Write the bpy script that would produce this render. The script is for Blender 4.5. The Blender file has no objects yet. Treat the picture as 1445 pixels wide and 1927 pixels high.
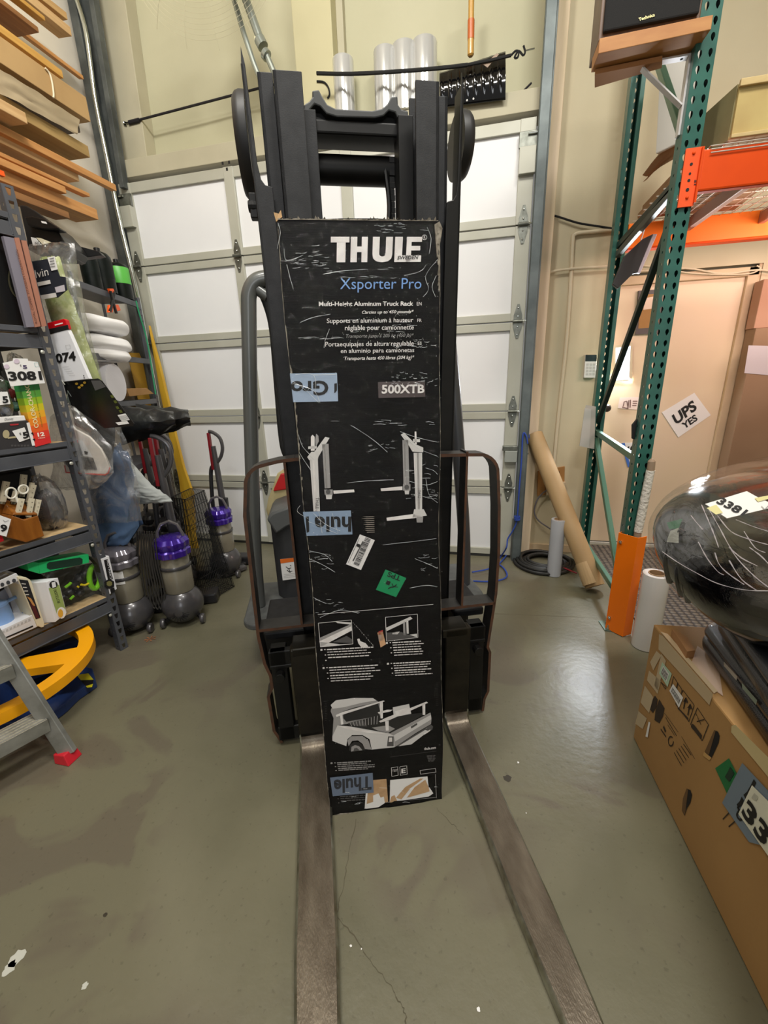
import bpy, bmesh, math, random
from mathutils import Vector, Matrix, noise
random.seed(7)
scene = bpy.context.scene
COL = scene.collection
V = Vector
def rad(a): return math.radians(a)

# ------------------------------------------------------------------ camera
PITCH, ROLL, YAW, FPX, EYE = rad(17.364), rad(1.990), rad(-13.222), 790.13, 1.5
def cam_axes():
    sy, cy = math.sin(YAW), math.cos(YAW)
    f0 = V((sy, cy, 0)); r0 = V((cy, -sy, 0)); u0 = V((0, 0, 1))
    f = f0*math.cos(PITCH) - u0*math.sin(PITCH)
    u = u0*math.cos(PITCH) + f0*math.sin(PITCH)
    d = -u
    r1 = r0*math.cos(ROLL) + d*math.sin(ROLL)
    d1 = d*math.cos(ROLL) - r0*math.sin(ROLL)
    return r1, d1, f
CR, CD, CF = cam_axes()
CAM = V((0, 0, EYE))
cd = bpy.data.cameras.new('camera'); co = bpy.data.objects.new('camera', cd); COL.objects.link(co)
co.matrix_world = Matrix(((CR.x, -CD.x, -CF.x, 0), (CR.y, -CD.y, -CF.y, 0), (CR.z, -CD.z, -CF.z, EYE), (0, 0, 0, 1)))
cd.sensor_fit = 'VERTICAL'; cd.sensor_height = 24; cd.lens = FPX*24/1927
cd.clip_start = .02; cd.clip_end = 60
scene.camera = co

# ------------------------------------------------------------------ light
w = bpy.data.worlds.new('world'); scene.world = w; w.use_nodes = True
bg = w.node_tree.nodes['Background']; bg.inputs[0].default_value = (1.0, .98, .94, 1); bg.inputs[1].default_value = .30
def area(name, loc, aim, sx, sy, watts, col):
    l = bpy.data.lights.new(name, 'AREA'); l.shape = 'RECTANGLE'; l.size = sx; l.size_y = sy; l.energy = watts; l.color = col
    o = bpy.data.objects.new(name, l); COL.objects.link(o); o.location = loc
    o.rotation_euler = (V(aim)-V(loc)).to_track_quat('-Z', 'Y').to_euler(); return o
area('ceiling_fixture_light', (1.0, .5, 4.95), (.3, 1.2, 0), 1.2, .35, 140, (1.0, .98, .92))
area('ceiling_fixture_light', (-.9, .6, 4.95), (-2.9, 2.6, 2.3), 1.2, .35, 125, (1.0, .97, .90))
area('ceiling_fixture_light', (.2, -2.2, 4.9), (-.2, 2.6, 1.4), 1.2, .35, 70, (1.0, .98, .94))
area('daylight_from_open_side', (1.6, -4.5, 2.4), (-.2, 3.5, 1.4), 1.6, 2.4, 60, (.94, .97, 1.0))
area('office_lamp_light', (2.0, 2.9, 2.2), (1.5, 3.95, 1.7), .9, .3, 20, (1.0, .72, .62))
area('door_lite_daylight', (1.115, 3.92, 1.575), (.75, 1.6, .7), .14, .36, 36, (.86, .93, 1.0))
scene.view_settings.view_transform = 'Standard'; scene.view_settings.look = 'None'
scene.view_settings.exposure = -0.38; scene.view_settings.gamma = 1.0; scene.view_settings.use_curve_mapping = False

# ------------------------------------------------------------------ materials
def lin(c):
    if isinstance(c, str):
        c = tuple(int(c[i:i+2], 16) for i in (0, 2, 4))
    c = [v/255 for v in c]
    return tuple((v/12.92 if v <= .04045 else ((v+.055)/1.055)**2.4) for v in c) + (1,)
MATS = {}
def mat(name, c, rough=.5, metal=0, c2=None, scale=8, bump=0, bscale=40, stretch=None, emit=0, coat=0, spec=.5, contrast=(.35, .65)):
    if name in MATS: return MATS[name]
    m = bpy.data.materials.new(name); m.use_nodes = True; nt = m.node_tree; b = nt.nodes['Principled BSDF']
    b.inputs['Base Color'].default_value = lin(c); b.inputs['Roughness'].default_value = rough; b.inputs['Metallic'].default_value = metal
    b.inputs['Specular IOR Level'].default_value = spec
    b.inputs['Coat Weight'].default_value = coat
    tc = nt.nodes.new('ShaderNodeTexCoord'); vec = tc.outputs['Object']
    if stretch:
        mp = nt.nodes.new('ShaderNodeMapping'); mp.inputs['Scale'].default_value = stretch
        nt.links.new(vec, mp.inputs[0]); vec = mp.outputs[0]
    if c2:
        n = nt.nodes.new('ShaderNodeTexNoise'); n.inputs['Scale'].default_value = scale; n.inputs['Detail'].default_value = 5
        nt.links.new(vec, n.inputs['Vector'])
        r = nt.nodes.new('ShaderNodeValToRGB'); r.color_ramp.elements[0].position = contrast[0]; r.color_ramp.elements[1].position = contrast[1]
        r.color_ramp.elements[0].color = lin(c); r.color_ramp.elements[1].color = lin(c2)
        nt.links.new(n.outputs['Fac'], r.inputs[0]); nt.links.new(r.outputs[0], b.inputs['Base Color'])
    if bump:
        n = nt.nodes.new('ShaderNodeTexNoise'); n.inputs['Scale'].default_value = bscale; n.inputs['Detail'].default_value = 4
        nt.links.new(vec, n.inputs['Vector'])
        bp = nt.nodes.new('ShaderNodeBump'); bp.inputs['Strength'].default_value = bump; bp.inputs['Distance'].default_value = .01
        nt.links.new(n.outputs['Fac'], bp.inputs['Height']); nt.links.new(bp.outputs[0], b.inputs['Normal'])
    if emit:
        b.inputs['Emission Color'].default_value = lin(c); b.inputs['Emission Strength'].default_value = emit
    MATS[name] = m; return m
def film(name, tint=(255, 255, 255), refl=.25, rough=.12, bump=.6, bscale=14, stretch=(1, 1, 1), haze=0.0, hazecol=(235, 235, 235)):
    """clear plastic: mostly see-through with sharp wrinkle reflections"""
    if name in MATS: return MATS[name]
    m = bpy.data.materials.new(name); m.use_nodes = True; nt = m.node_tree; nt.nodes.clear()
    out = nt.nodes.new('ShaderNodeOutputMaterial'); tr = nt.nodes.new('ShaderNodeBsdfTransparent'); gl = nt.nodes.new('ShaderNodeBsdfGlossy')
    tr.inputs[0].default_value = lin(tint); gl.inputs['Roughness'].default_value = rough
    tc = nt.nodes.new('ShaderNodeTexCoord'); mp = nt.nodes.new('ShaderNodeMapping'); mp.inputs['Scale'].default_value = stretch
    nt.links.new(tc.outputs['Object'], mp.inputs[0])
    n = nt.nodes.new('ShaderNodeTexNoise'); n.inputs['Scale'].default_value = bscale; n.inputs['Detail'].default_value = 6; n.inputs['Distortion'].default_value = 1.2
    nt.links.new(mp.outputs[0], n.inputs['Vector'])
    bp = nt.nodes.new('ShaderNodeBump'); bp.inputs['Strength'].default_value = bump; bp.inputs['Distance'].default_value = .02
    nt.links.new(n.outputs['Fac'], bp.inputs['Height']); nt.links.new(bp.outputs[0], gl.inputs['Normal'])
    lw = nt.nodes.new('ShaderNodeLayerWeight'); lw.inputs[0].default_value = .25; nt.links.new(bp.outputs[0], lw.inputs['Normal'])
    mr = nt.nodes.new('ShaderNodeMapRange'); mr.inputs['To Min'].default_value = refl*.4; mr.inputs['To Max'].default_value = min(1, refl*2.6)
    nt.links.new(lw.outputs['Facing'], mr.inputs[0])
    mx = nt.nodes.new('ShaderNodeMixShader'); nt.links.new(mr.outputs[0], mx.inputs[0]); nt.links.new(tr.outputs[0], mx.inputs[1]); nt.links.new(gl.outputs[0], mx.inputs[2])
    last = mx.outputs[0]
    if haze:
        df = nt.nodes.new('ShaderNodeBsdfDiffuse'); df.inputs[0].default_value = lin(hazecol)
        rp = nt.nodes.new('ShaderNodeMapRange'); rp.inputs['From Min'].default_value = .5; rp.inputs['From Max'].default_value = .72
        rp.inputs['To Min'].default_value = haze*.25; rp.inputs['To Max'].default_value = haze*1.8; nt.links.new(n.outputs['Fac'], rp.inputs[0])
        m2 = nt.nodes.new('ShaderNodeMixShader'); nt.links.new(rp.outputs[0], m2.inputs[0]); nt.links.new(last, m2.inputs[1]); nt.links.new(df.outputs[0], m2.inputs[2]); last = m2.outputs[0]
    nt.links.new(last, out.inputs[0]); MATS[name] = m; return m

# ------------------------------------------------------------------ planes of the room, used to read real positions
class Plane:
    def __init__(s, o, ex, ey):
        s.o = V(o); s.ex = V(ex).normalized(); s.ey = V(ey).normalized(); s.n = s.ex.cross(s.ey)
    def at(s, px, py):
        d = CR*((px-722.5)/FPX) + CD*((py-963.5)/FPX) + CF
        return CAM + d*((s.o-CAM).dot(s.n)/d.dot(s.n))
    def ab(s, px, py):
        p = s.at(px, py)-s.o; return (p.dot(s.ex), p.dot(s.ey))
    def to(s, a, b, off=0): return s.o + s.ex*a + s.ey*b + s.n*off
def PY(y): return Plane((0, y, 0), (1, 0, 0), (0, 0, 1))      # n = -Y, faces the camera
def PX(x): return Plane((x, 0, 0), (0, -1, 0), (0, 0, 1))     # n = -X
def PXr(x): return Plane((x, 0, 0), (0, 1, 0), (0, 0, 1))     # n = +X
def PZ(z): return Plane((0, 0, z), (1, 0, 0), (0, 1, 0))

# ------------------------------------------------------------------ mesh builder
class MB:
    def __init__(s): s.v = []; s.f = []; s.m = []; s.mats = []
    def mi(s, m):
        if m not in s.mats: s.mats.append(m)
        return s.mats.index(m)
    def add(s, vs, fs, m):
        k = len(s.v); i = s.mi(m); s.v += [V(p) for p in vs]
        for f in fs:
            if len(set(f)) > 2: s.f.append([q+k for q in f]); s.m.append(i)
        return s
    def hexa(s, p, m):      # 8 points: bottom loop, top loop
        return s.add(p, [(0, 3, 2, 1), (4, 5, 6, 7), (0, 1, 5, 4), (1, 2, 6, 5), (2, 3, 7, 6), (3, 0, 4, 7)], m)
    def box(s, lo, hi, m, M=None):
        x0, y0, z0 = lo; x1, y1, z1 = hi
        p = [V(q) for q in ((x0, y0, z0), (x1, y0, z0), (x1, y1, z0), (x0, y1, z0), (x0, y0, z1), (x1, y0, z1), (x1, y1, z1), (x0, y1, z1))]
        if M: p = [M @ q for q in p]
        return s.hexa(p, m)
    def bar(s, a, b, w, h, m, up=(0, 0, 1)):   # rectangular bar from a to b; w across, h along up
        a = V(a); b = V(b); t = (b-a).normalized(); u = V(up); x = t.cross(u)
        if x.length < 1e-4: x = t.cross(V((0, 1, 0)))
        x.normalize(); u = x.cross(t).normalized(); x *= w/2; u *= h/2
        return s.hexa([a-x-u, a+x-u, b+x-u, b-x-u, a-x+u, a+x+u, b+x+u, b-x+u], m)
    def prism(s, pts, off, m):                 # polygon extruded by a vector
        n = len(pts); off = V(off); pts = [V(p) for p in pts]
        fs = [tuple(range(n)), tuple(reversed(range(n, 2*n)))] + [(i, i+n, (i+1) % n+n, (i+1) % n) for i in range(n)]
        return s.add(pts+[p+off for p in pts], fs, m)
    def poly(s, pts, m): return s.add(pts, [tuple(range(len(pts)))], m)
    def tube(s, path, r, m, n=12, closed=False, cap=True):
        path = [V(p) for p in path]; N = len(path); rs = r if isinstance(r, (list, tuple)) else [r]*N
        ring = []; prev = None
        for i, p in enumerate(path):
            if closed: t = (path[(i+1) % N]-path[i-1])
            else: t = path[min(i+1, N-1)]-path[max(i-1, 0)]
            t.normalize()
            if prev is None:
                x = t.cross(V((0, 0, 1)))
                if x.length < .05: x = t.cross(V((0, 1, 0)))
            else: x = prev - t*prev.dot(t)
            x.normalize(); prev = x; y = t.cross(x)
            ring += [p + (x*math.cos(a)+y*math.sin(a))*rs[i] for a in [2*math.pi*k/n for k in range(n)]]
        fs = []
        for i in range(N if closed else N-1):
            for k in range(n):
                a = i*n+k; b = i*n+(k+1) % n; j = ((i+1) % N)*n
                fs.append((a, b, j+(k+1) % n, j+k))
        if cap and not closed: fs += [tuple(reversed(range(n))), tuple(range((N-1)*n, N*n))]
        return s.add(ring, fs, m)
    def lathe(s, prof, m, M=None, n=28, cap=True, wob=None):   # profile (r, z)
        ring = []
        for i, (r, z) in enumerate(prof):
            for k in range(n):
                a = 2*math.pi*k/n; rr = r*(wob(a, i) if wob else 1); q = V((rr*math.cos(a), rr*math.sin(a), z)); ring.append(M @ q if M else q)
        fs = [(i*n+k, i*n+(k+1) % n, (i+1)*n+(k+1) % n, (i+1)*n+k) for i in range(len(prof)-1) for k in range(n)]
        if cap: fs += [tuple(reversed(range(n))), tuple(range((len(prof)-1)*n, len(prof)*n))]
        return s.add(ring, fs, m)
    def grid(s, fn, nu, nv, m):
        vs = [fn(i/nu, j/nv) for j in range(nv+1) for i in range(nu+1)]
        return s.add(vs, [(j*(nu+1)+i, j*(nu+1)+i+1, (j+1)*(nu+1)+i+1, (j+1)*(nu+1)+i) for j in range(nv) for i in range(nu)], m)
    # flat marks on a plane, read from the photograph's own coordinates
    def mark(s, pl, px, m, off=.0012): return s.poly([pl.to(*pl.ab(*q), off) for q in px], m)
    def line(s, pl, px, w, m, off=.0012):
        q = [V(pl.ab(*p)) for p in px]
        for a, b in zip(q[:-1], q[1:]):
            d = (b-a); 
            if d.length < 1e-5: continue
            n = V((-d.y, d.x)).normalized()*w/2
            s.poly([pl.to(*(a-n), off), pl.to(*(b-n), off), pl.to(*(b+n), off), pl.to(*(a+n), off)], m)
        return s
    def text(s, st, pl, o, x, y, m, off=.0014, bold=0.0, italic=False, space=1.0):
        """the string's ink box mapped onto the plane: o bottom-left, x bottom-right, y top-left (photo coordinates)"""
        vs, fs = glyphs(st, bold, italic, space)
        O = V(pl.ab(*o)); X = V(pl.ab(*x))-O; Y = V(pl.ab(*y))-O
        return s.add([pl.to(*(O+X*a+Y*b), off) for a, b in vs], fs, m)
    def build(s, name, parent=None, world=True, bevel=0, smooth=False, solid=0, label=None, seg=2, angle=35, sub=0):
        me = bpy.data.meshes.new(name)
        inv = (PM[parent.name].inverted() if (parent is not None and world) else None)
        me.from_pydata([tuple(inv @ p) if inv else tuple(p) for p in s.v], [], s.f)
        for m in s.mats: me.materials.append(m)
        for p, i in zip(me.polygons, s.m): p.material_index = i
        me.update(); me.validate()
        o = bpy.data.objects.new(name, me); COL.objects.link(o)
        if parent is not None: o.parent = parent; PM[o.name] = PM[parent.name].copy()
        else: PM[o.name] = Matrix()
        if sub: md = o.modifiers.new('sub', 'SUBSURF'); md.levels = sub; md.render_levels = sub
        if solid: md = o.modifiers.new('solid', 'SOLIDIFY'); md.thickness = solid; md.offset = 0
        if bevel: md = o.modifiers.new('bevel', 'BEVEL'); md.width = bevel; md.segments = seg; md.limit_method = 'ANGLE'; md.angle_limit = rad(40)
        if smooth or sub:
            for p in me.polygons: p.use_smooth = True
            if not sub: me.set_sharp_from_angle(angle=rad(angle))
        if label: o['label'] = label
        return o
PM = {}
GL = {}
def glyphs(st, bold, italic, space):
    k = (st, bold, italic, space)
    if k in GL: return GL[k]
    c = bpy.data.curves.new('t', 'FONT'); c.body = st; c.size = 1; c.offset = bold; c.resolution_u = 3; c.space_character = space
    if italic: c.shear = .25
    o = bpy.data.objects.new('t', c); COL.objects.link(o); dg = bpy.context.evaluated_depsgraph_get(); dg.update()
    me = bpy.data.meshes.new_from_object(o.evaluated_get(dg))
    vs = [(v.co.x, v.co.y) for v in me.vertices]; fs = [tuple(p.vertices) for p in me.polygons]
    bpy.data.objects.remove(o); bpy.data.meshes.remove(me)
    x0 = min(v[0] for v in vs); x1 = max(v[0] for v in vs); y0 = min(v[1] for v in vs); y1 = max(v[1] for v in vs)
    vs = [((a-x0)/(x1-x0), (b-y0)/(y1-y0)) for a, b in vs]
    GL[k] = (vs, fs); return GL[k]
def thing(name, label, cat, loc=(0, 0, 0), rz=0, group=None):
    o = bpy.data.objects.new(name, None); COL.objects.link(o); o.empty_display_size = .1
    o.location = loc; o.rotation_euler = (0, 0, rz); o['label'] = label; o['category'] = cat
    if group: o['group'] = group
    PM[o.name] = Matrix.Translation(V(loc)) @ Matrix.Rotation(rz, 4, 'Z'); return o
def tag(o, label, cat, group=None):
    o['label'] = label; o['category'] = cat
    if group: o['group'] = group
    return o
def struct(o): o['kind'] = 'structure'; return o
def arc(c, r, a0, a1, n, ex=(1, 0, 0), ey=(0, 0, 1)):
    c = V(c); ex = V(ex); ey = V(ey)
    return [c + ex*(r*math.cos(rad(a0+(a1-a0)*i/n))) + ey*(r*math.sin(rad(a0+(a1-a0)*i/n))) for i in range(n+1)]
def smoothpath(pts, k=6):
    pts = [V(p) for p in pts]; out = []
    for i in range(len(pts)-1):
        p0 = pts[max(i-1, 0)]; p1 = pts[i]; p2 = pts[i+1]; p3 = pts[min(i+2, len(pts)-1)]
        for j in range(k):
            t = j/k; out.append(.5*((2*p1)+(p2-p0)*t+(2*p0-5*p1+4*p2-p3)*t*t+(3*p1-p0-3*p2+p3)*t**3))
    return out+[pts[-1]]
def holed(s, o, ex, ey, n, w, pitch, holes, m):
    """perforated strip: n cells up, each with the given hole outlines (fractions of the cell) in its columns"""
    o = V(o); ex = V(ex); ey = V(ey); c = len(holes)
    for i in range(n):
        for j, h in enumerate(holes):
            q = lambda a, b: o + ex*(w*(j+a)/c) + ey*(pitch*(i+b))
            if not h: s.poly([q(0, 0), q(1, 0), q(1, 1), q(0, 1)], m); continue
            N = len(h); outer = []
            for a, b in h:
                da, db = a-.5, b-.5; k = .5/max(abs(da), abs(db)); outer.append((.5+da*k, .5+db*k))
            # add cell corners by snapping the nearest outer point
            for cx_, cy_ in ((0, 0), (1, 0), (1, 1), (0, 1)):
                b_ = min(range(N), key=lambda t: (outer[t][0]-cx_)**2+(outer[t][1]-cy_)**2); outer[b_] = (cx_, cy_)
            s.add([q(*p) for p in h]+[q(*p) for p in outer], [(t, (t+1) % N, N+(t+1) % N, N+t) for t in range(N)], m)
TEAR = [(.5+.2*math.cos(a)*(1 if math.sin(a) > -.3 else .7), .55+(.22 if math.sin(a) > 0 else .36)*math.sin(a)) for a in [2*math.pi*(k+.5)/12 for k in range(12)]]
SLOT = [(.32, .2), (.5, .2), (.68, .2), (.68, .5), (.68, .8), (.5, .8), (.32, .8), (.32, .5)]
KEY = [(.38, .2), (.5, .2), (.62, .2), (.7, .5), (.74, .8), (.5, .8), (.26, .8), (.3, .5)]
# ------------------------------------------------------------------ shared materials
BEIGE = mat('painted_wall', (184, 180, 150), .8, c2=(194, 190, 162), scale=1.1, bump=.25, bscale=9)
PLASTER = mat('painted_partition', (202, 191, 162), .75, c2=(194, 181, 150), scale=1.5, bump=.2, bscale=12)
WOODT = mat('painted_timber', (190, 183, 158), .7, c2=(180, 173, 148), scale=3)
DPAN = mat('door_panel_white', (235, 235, 236), .5, c2=(228, 228, 229), scale=1.2)
DSTL = mat('door_stile_steel', (186, 185, 172), .45, .1, c2=(176, 175, 160), scale=3)
GALV = mat('galvanised_steel', (120, 124, 120), .4, .8, c2=(92, 96, 94), scale=9)
DGALV = mat('dark_weathered_steel', (96, 100, 98), .5, .25, c2=(66, 70, 70), scale=7)
CHROME = mat('bright_steel', (200, 205, 200), .18, 1)
BLK = mat('black_plastic', (16, 16, 17), .35)
BLKM = mat('matte_black', (14, 14, 14), .7)
INK = mat('black_ink', (18, 17, 18), .6)
PAPER = mat('white_paper', (232, 230, 228), .7)
CARD = mat('brown_cardboard', (156, 116, 66), .8, c2=(166, 126, 76), scale=5)

# ------------------------------------------------------------------ floor
def floor_mat():
    m = bpy.data.materials.new('stained_concrete'); m.use_nodes = True; nt = m.node_tree; b = nt.nodes['Principled BSDF']
    tc = nt.nodes.new('ShaderNodeTexCoord')
    def nz(sc, det, dist=0):
        n = nt.nodes.new('ShaderNodeTexNoise'); n.inputs['Scale'].default_value = sc; n.inputs['Detail'].default_value = det; n.inputs['Distortion'].default_value = dist
        nt.links.new(tc.outputs['Object'], n.inputs['Vector']); return n.outputs['Fac']
    def ramp(f, p0, c0, p1, c1):
        r = nt.nodes.new('ShaderNodeValToRGB'); e = r.color_ramp.elements; e[0].position = p0; e[1].position = p1; e[0].color = c0; e[1].color = c1
        nt.links.new(f, r.inputs[0]); return r.outputs[0]
    def mix(a, bb, f):
        x = nt.nodes.new('ShaderNodeMix'); x.data_type = 'RGBA'; nt.links.new(a, x.inputs[6]); nt.links.new(bb, x.inputs[7]); nt.links.new(f, x.inputs[0]); return x.outputs[2]
    base = ramp(nz(1.3, 6, .6), .36, lin((98, 95, 76)), .66, lin((120, 116, 96)))
    stain = ramp(nz(2.1, 3, 1.5), .48, lin((110, 106, 86)), .54, lin((102, 95, 80)))
    c = mix(base, stain, ramp(nz(.7, 2, .8), .47, (0, 0, 0, 1), .54, (1, 1, 1, 1)))
    spk = ramp(nz(60, 3), .3, lin((70, 62, 48)), .36, lin((255, 255, 255)))
    mm = nt.nodes.new('ShaderNodeMix'); mm.data_type = 'RGBA'; mm.blend_type = 'MULTIPLY'; mm.inputs[0].default_value = .22
    nt.links.new(c, mm.inputs[6]); nt.links.new(spk, mm.inputs[7]); nt.links.new(mm.outputs[2], b.inputs['Base Color'])
    mr = nt.nodes.new('ShaderNodeMapRange'); mr.inputs['To Min'].default_value = .28; mr.inputs['To Max'].default_value = .42
    nt.links.new(nz(1.6, 5, .5), mr.inputs[0]); nt.links.new(mr.outputs[0], b.inputs['Roughness'])
    bp = nt.nodes.new('ShaderNodeBump'); bp.inputs['Strength'].default_value = .12; bp.inputs['Distance'].default_value = .01
    nt.links.new(nz(30, 6), bp.inputs['Height']); nt.links.new(bp.outputs[0], b.inputs['Normal']); return m
FL = struct(MB().box((-3.1, -5.0, -.12), (3.6, 4.6, 0), floor_mat()).build('floor'))
F0 = PZ(0)
crack = mat('floor_crack', (84, 78, 60), .8)
def strip(b, pts, w, m, off=.0006):
    P = [V(F0.ab(*q)) for q in pts]; Q = []
    for i in range(len(P)-1):
        for k in range(6): Q.append(P[i].lerp(P[i+1], k/6)+V((random.uniform(-1, 1), random.uniform(-1, 1)))*.004)
    Q.append(P[-1])
    for a, c in zip(Q[:-1], Q[1:]):
        n = V((-(c-a).y, (c-a).x)).normalized()*w*random.uniform(.3, .8)
        b.poly([F0.to(*(a-n), off), F0.to(*(c-n), off), F0.to(*(c+n), off), F0.to(*(a+n), off)], m)
b = MB()
strip(b, [(671, 1540), (655, 1620), (640, 1690), (634, 1725), (672, 1770), (700, 1815), (735, 1858), (760, 1895), (764, 1927)], .0022, crack)
strip(b, [(822, 1520), (850, 1550), (872, 1572)], .0012, crack)
strip(b, [(930, 1155), (1010, 1158), (1100, 1162)], .002, crack)
oil = mat('floor_oil_spot', (58, 52, 42), .4); pale = mat('floor_pale_scuff', (190, 190, 180), .6)
def blob(b, px, r, m, n=14, sx=1):
    c = V(F0.ab(*px)); b.poly([F0.to(c.x+r*sx*math.cos(a)*random.uniform(.7, 1.2), c.y+r*math.sin(a)*random.uniform(.7, 1.2), .0007) for a in [2*math.pi*k/n for k in range(n)]], m)
blob(b, (955, 1465), .016, oil); blob(b, (915, 1460), .014, oil, sx=.6); blob(b, (198, 1722), .006, oil)
blob(b, (30, 1805), .02, pale); blob(b, (18, 1822), .016, pale); blob(b, (660, 1780), .0035, PAPER); blob(b, (680, 1786), .002, PAPER); blob(b, (900, 1900), .005, PAPER)
blob(b, (975, 1435), .004, PAPER); blob(b, (160, 1855), .008, pale); blob(b, (990, 1530), .002, PAPER)
b.build('crack', FL)

# ------------------------------------------------------------------ walls
T = .12
b = MB()
b.box((-3.22, 3.72, 3.20), (.45, 3.84, 5.3), BEIGE)            # above the roller door
b.box((-3.22, 3.72, 0), (-3.02, 3.84, 3.20), BEIGE)            # left of it
b.box((.34, 3.72, 0), (.86, 3.84, 5.3), PLASTER)               # right of it, up to the corner
b.box((.86, 3.95, 2.22), (3.6, 4.07, 5.3), PLASTER)            # above the side door
b.box((1.95, 3.95, 0), (3.6, 4.07, 2.22), PLASTER)
b.box((.80, 3.84, 0), (.86, 4.07, 5.3), PLASTER)
struct(b.build('wall_back'))
struct(MB().box((-3.22, -5.0, 0), (-3.1, 3.84, 5.3), mat('side_wall_paint', (234, 226, 212), .8, c2=(224, 215, 198), scale=1.4, bump=.25, bscale=8)).build('wall_left'))
struct(MB().box((3.6, -5.0, 0), (3.72, 4.07, 5.3), BEIGE).build('wall_right'))
struct(MB().box((-3.22, -5.0, 5.3), (3.72, 4.07, 5.4), mat('ceiling_paint', (205, 198, 180), .9)).build('ceiling'))
# timber trim round the opening and up the wall
b = MB(); b.box((-3.06, 3.52, 3.14), (.36, 3.72, 3.26), WOODT); struct(b.build('trim_1', bevel=.004))
b = MB(); b.hexa([V(q) for q in ((-2.96, 3.6, 3.16), (-2.72, 3.6, 3.16), (-2.72, 3.72, 3.16), (-2.96, 3.72, 3.16), (-2.86, 3.6, 5.3), (-2.64, 3.6, 5.3), (-2.64, 3.72, 5.3), (-2.86, 3.72, 5.3))], WOODT); struct(b.build('trim_2', bevel=.004))
b = MB(); b.box((-1.36, 3.55, 3.26), (-1.08, 3.72, 5.3), mat('pale_column_paint', (196, 188, 150), .7)); b.box((-1.08, 3.66, 3.26), (-1.03, 3.72, 5.3), WOODT); struct(b.build('trim_3', bevel=.004))
b = MB(); b.box((.375, 3.60, 0), (.45, 3.72, 5.2), mat('pink_beige_timber', (222, 200, 172), .7, c2=(204, 184, 150), scale=4, stretch=(5, 5, .5))); struct(b.build('trim_4', bevel=.004))

# ------------------------------------------------------------------ sectional overhead door
DY = 3.51
X0, X1 = -2.95, .285
Zs = [0.02, .627, 1.24, 1.882, 2.495, 3.10]
door = thing('door_1', 'white overhead sectional door', 'door', (-1.33, DY, 0)); door['kind'] = 'structure'; del door['category']; del door['label']
GP = PY(DY)
def zat(px, py): return GP.at(px, py).z
stx = [(X0, -2.845), (-2.0, -1.91), (-1.05, -.96), (-.1, -.01), (.185, X1)]
stx = [(X0, -2.845), (-1.995, -1.912), (-1.06, -.975), (.185, X1)]
for i in range(5):
    z0, z1 = Zs[i]+.004, Zs[i+1]-.004
    p = MB().box((X0, DY+.012, z0), (X1, DY+.045, z1), DPAN)
    pn = p.build('door_panel', door)
    r = MB()
    e = .055 if i < 4 else .07
    r.box((X0, DY-.008, z1-e), (X1, DY+.012, z1), DSTL); r.box((X0, DY-.008, z0), (X1, DY+.012, z0+.055), DSTL)
    for a, c in stx: r.box((a, DY-.014, z0), (c, DY+.012, z1), DSTL)
    r.build('panel_frame', pn, bevel=.003)
b = MB().box((X0, DY-.005, .0), (X1, DY+.05, .026), mat('rubber_seal', (40, 40, 38), .7)); b.build('bottom_seal', door)
HINGE = mat('hinge_steel', (128, 130, 122), .4, .7, c2=(104, 106, 98), scale=30)
for i in range(1, 5):
    z = Zs[i]
    for a, c in stx:
        xc = (a+c)/2; h = MB()
        for sgn in (1, -1):
            h.prism([V((xc-.028, DY-.017, z+sgn*.012)), V((xc-.03, DY-.017, z+sgn*.04)), V((xc-.008, DY-.017, z+sgn*.115)), V((xc+.008, DY-.017, z+sgn*.115)), V((xc+.03, DY-.017, z+sgn*.04)), V((xc+.028, DY-.017, z+sgn*.012))], (0, -.004, 0), HINGE)
            h.lathe([(.006, 0), (.006, .006), (.003, .008)], CHROME, Matrix.Translation((xc, DY-.02, z+sgn*.09)) @ Matrix.Rotation(rad(90), 4, 'X'), n=8)
            h.lathe([(.006, 0), (.006, .006), (.003, .008)], CHROME, Matrix.Translation((xc, DY-.02, z+sgn*.035)) @ Matrix.Rotation(rad(90), 4, 'X'), n=8)
        h.tube([(xc-.035, DY-.032, z), (xc+.035, DY-.032, z)], .011, HINGE, n=10)
        if (a, c) in (stx[0], stx[-1]):
            sg = 1 if xc > -1 else -1; h.tube([(xc, DY-.034, z), (xc+sg*.11, DY-.034, z)], .006, CHROME, n=8)
        h.build('hinge', door, smooth=True)
for xc, sg in ((-2.9, -1), (.235, 1)):       # top roller brackets
    h = MB(); h.box((xc-.055, DY-.03, 2.93), (xc+.06, DY-.012, 3.02), HINGE); h.box((xc-.05, DY-.05, 2.78), (xc+.055, DY-.012, 2.93), DSTL); h.tube([(xc, DY-.04, 3.0), (xc+sg*.12, DY-.04, 3.0)], .007, CHROME, n=8)
    h.build('roller_bracket', door, bevel=.003)
h = MB(); c = GP.at(962, 842)                 # side lock box
h.box((c.x-.07, DY-.05, c.z-.02), (c.x+.045, DY-.012, c.z+.018), HINGE); h.box((c.x-.05, DY-.06, c.z-.11), (c.x+.045, DY-.012, c.z-.02), mat('lock_case', (150, 154, 148), .5)); h.bar((c.x+.04, DY-.04, c.z-.04), (c.x+.13, DY-.04, c.z-.04), .012, .02, GALV)
h.build('side_lock', door, bevel=.004)
h = MB(); PD = mat('punched_hole', (24, 22, 20), .8)
for q in ((421, 309), (433, 307), (429, 320), ): 
    c = GP.at(*q); h.box((c.x-.008, DY-.0155, c.z-.01), (c.x+.008, DY-.0145, c.z+.01), PD)
h.build('bolt_hole', door)
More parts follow.
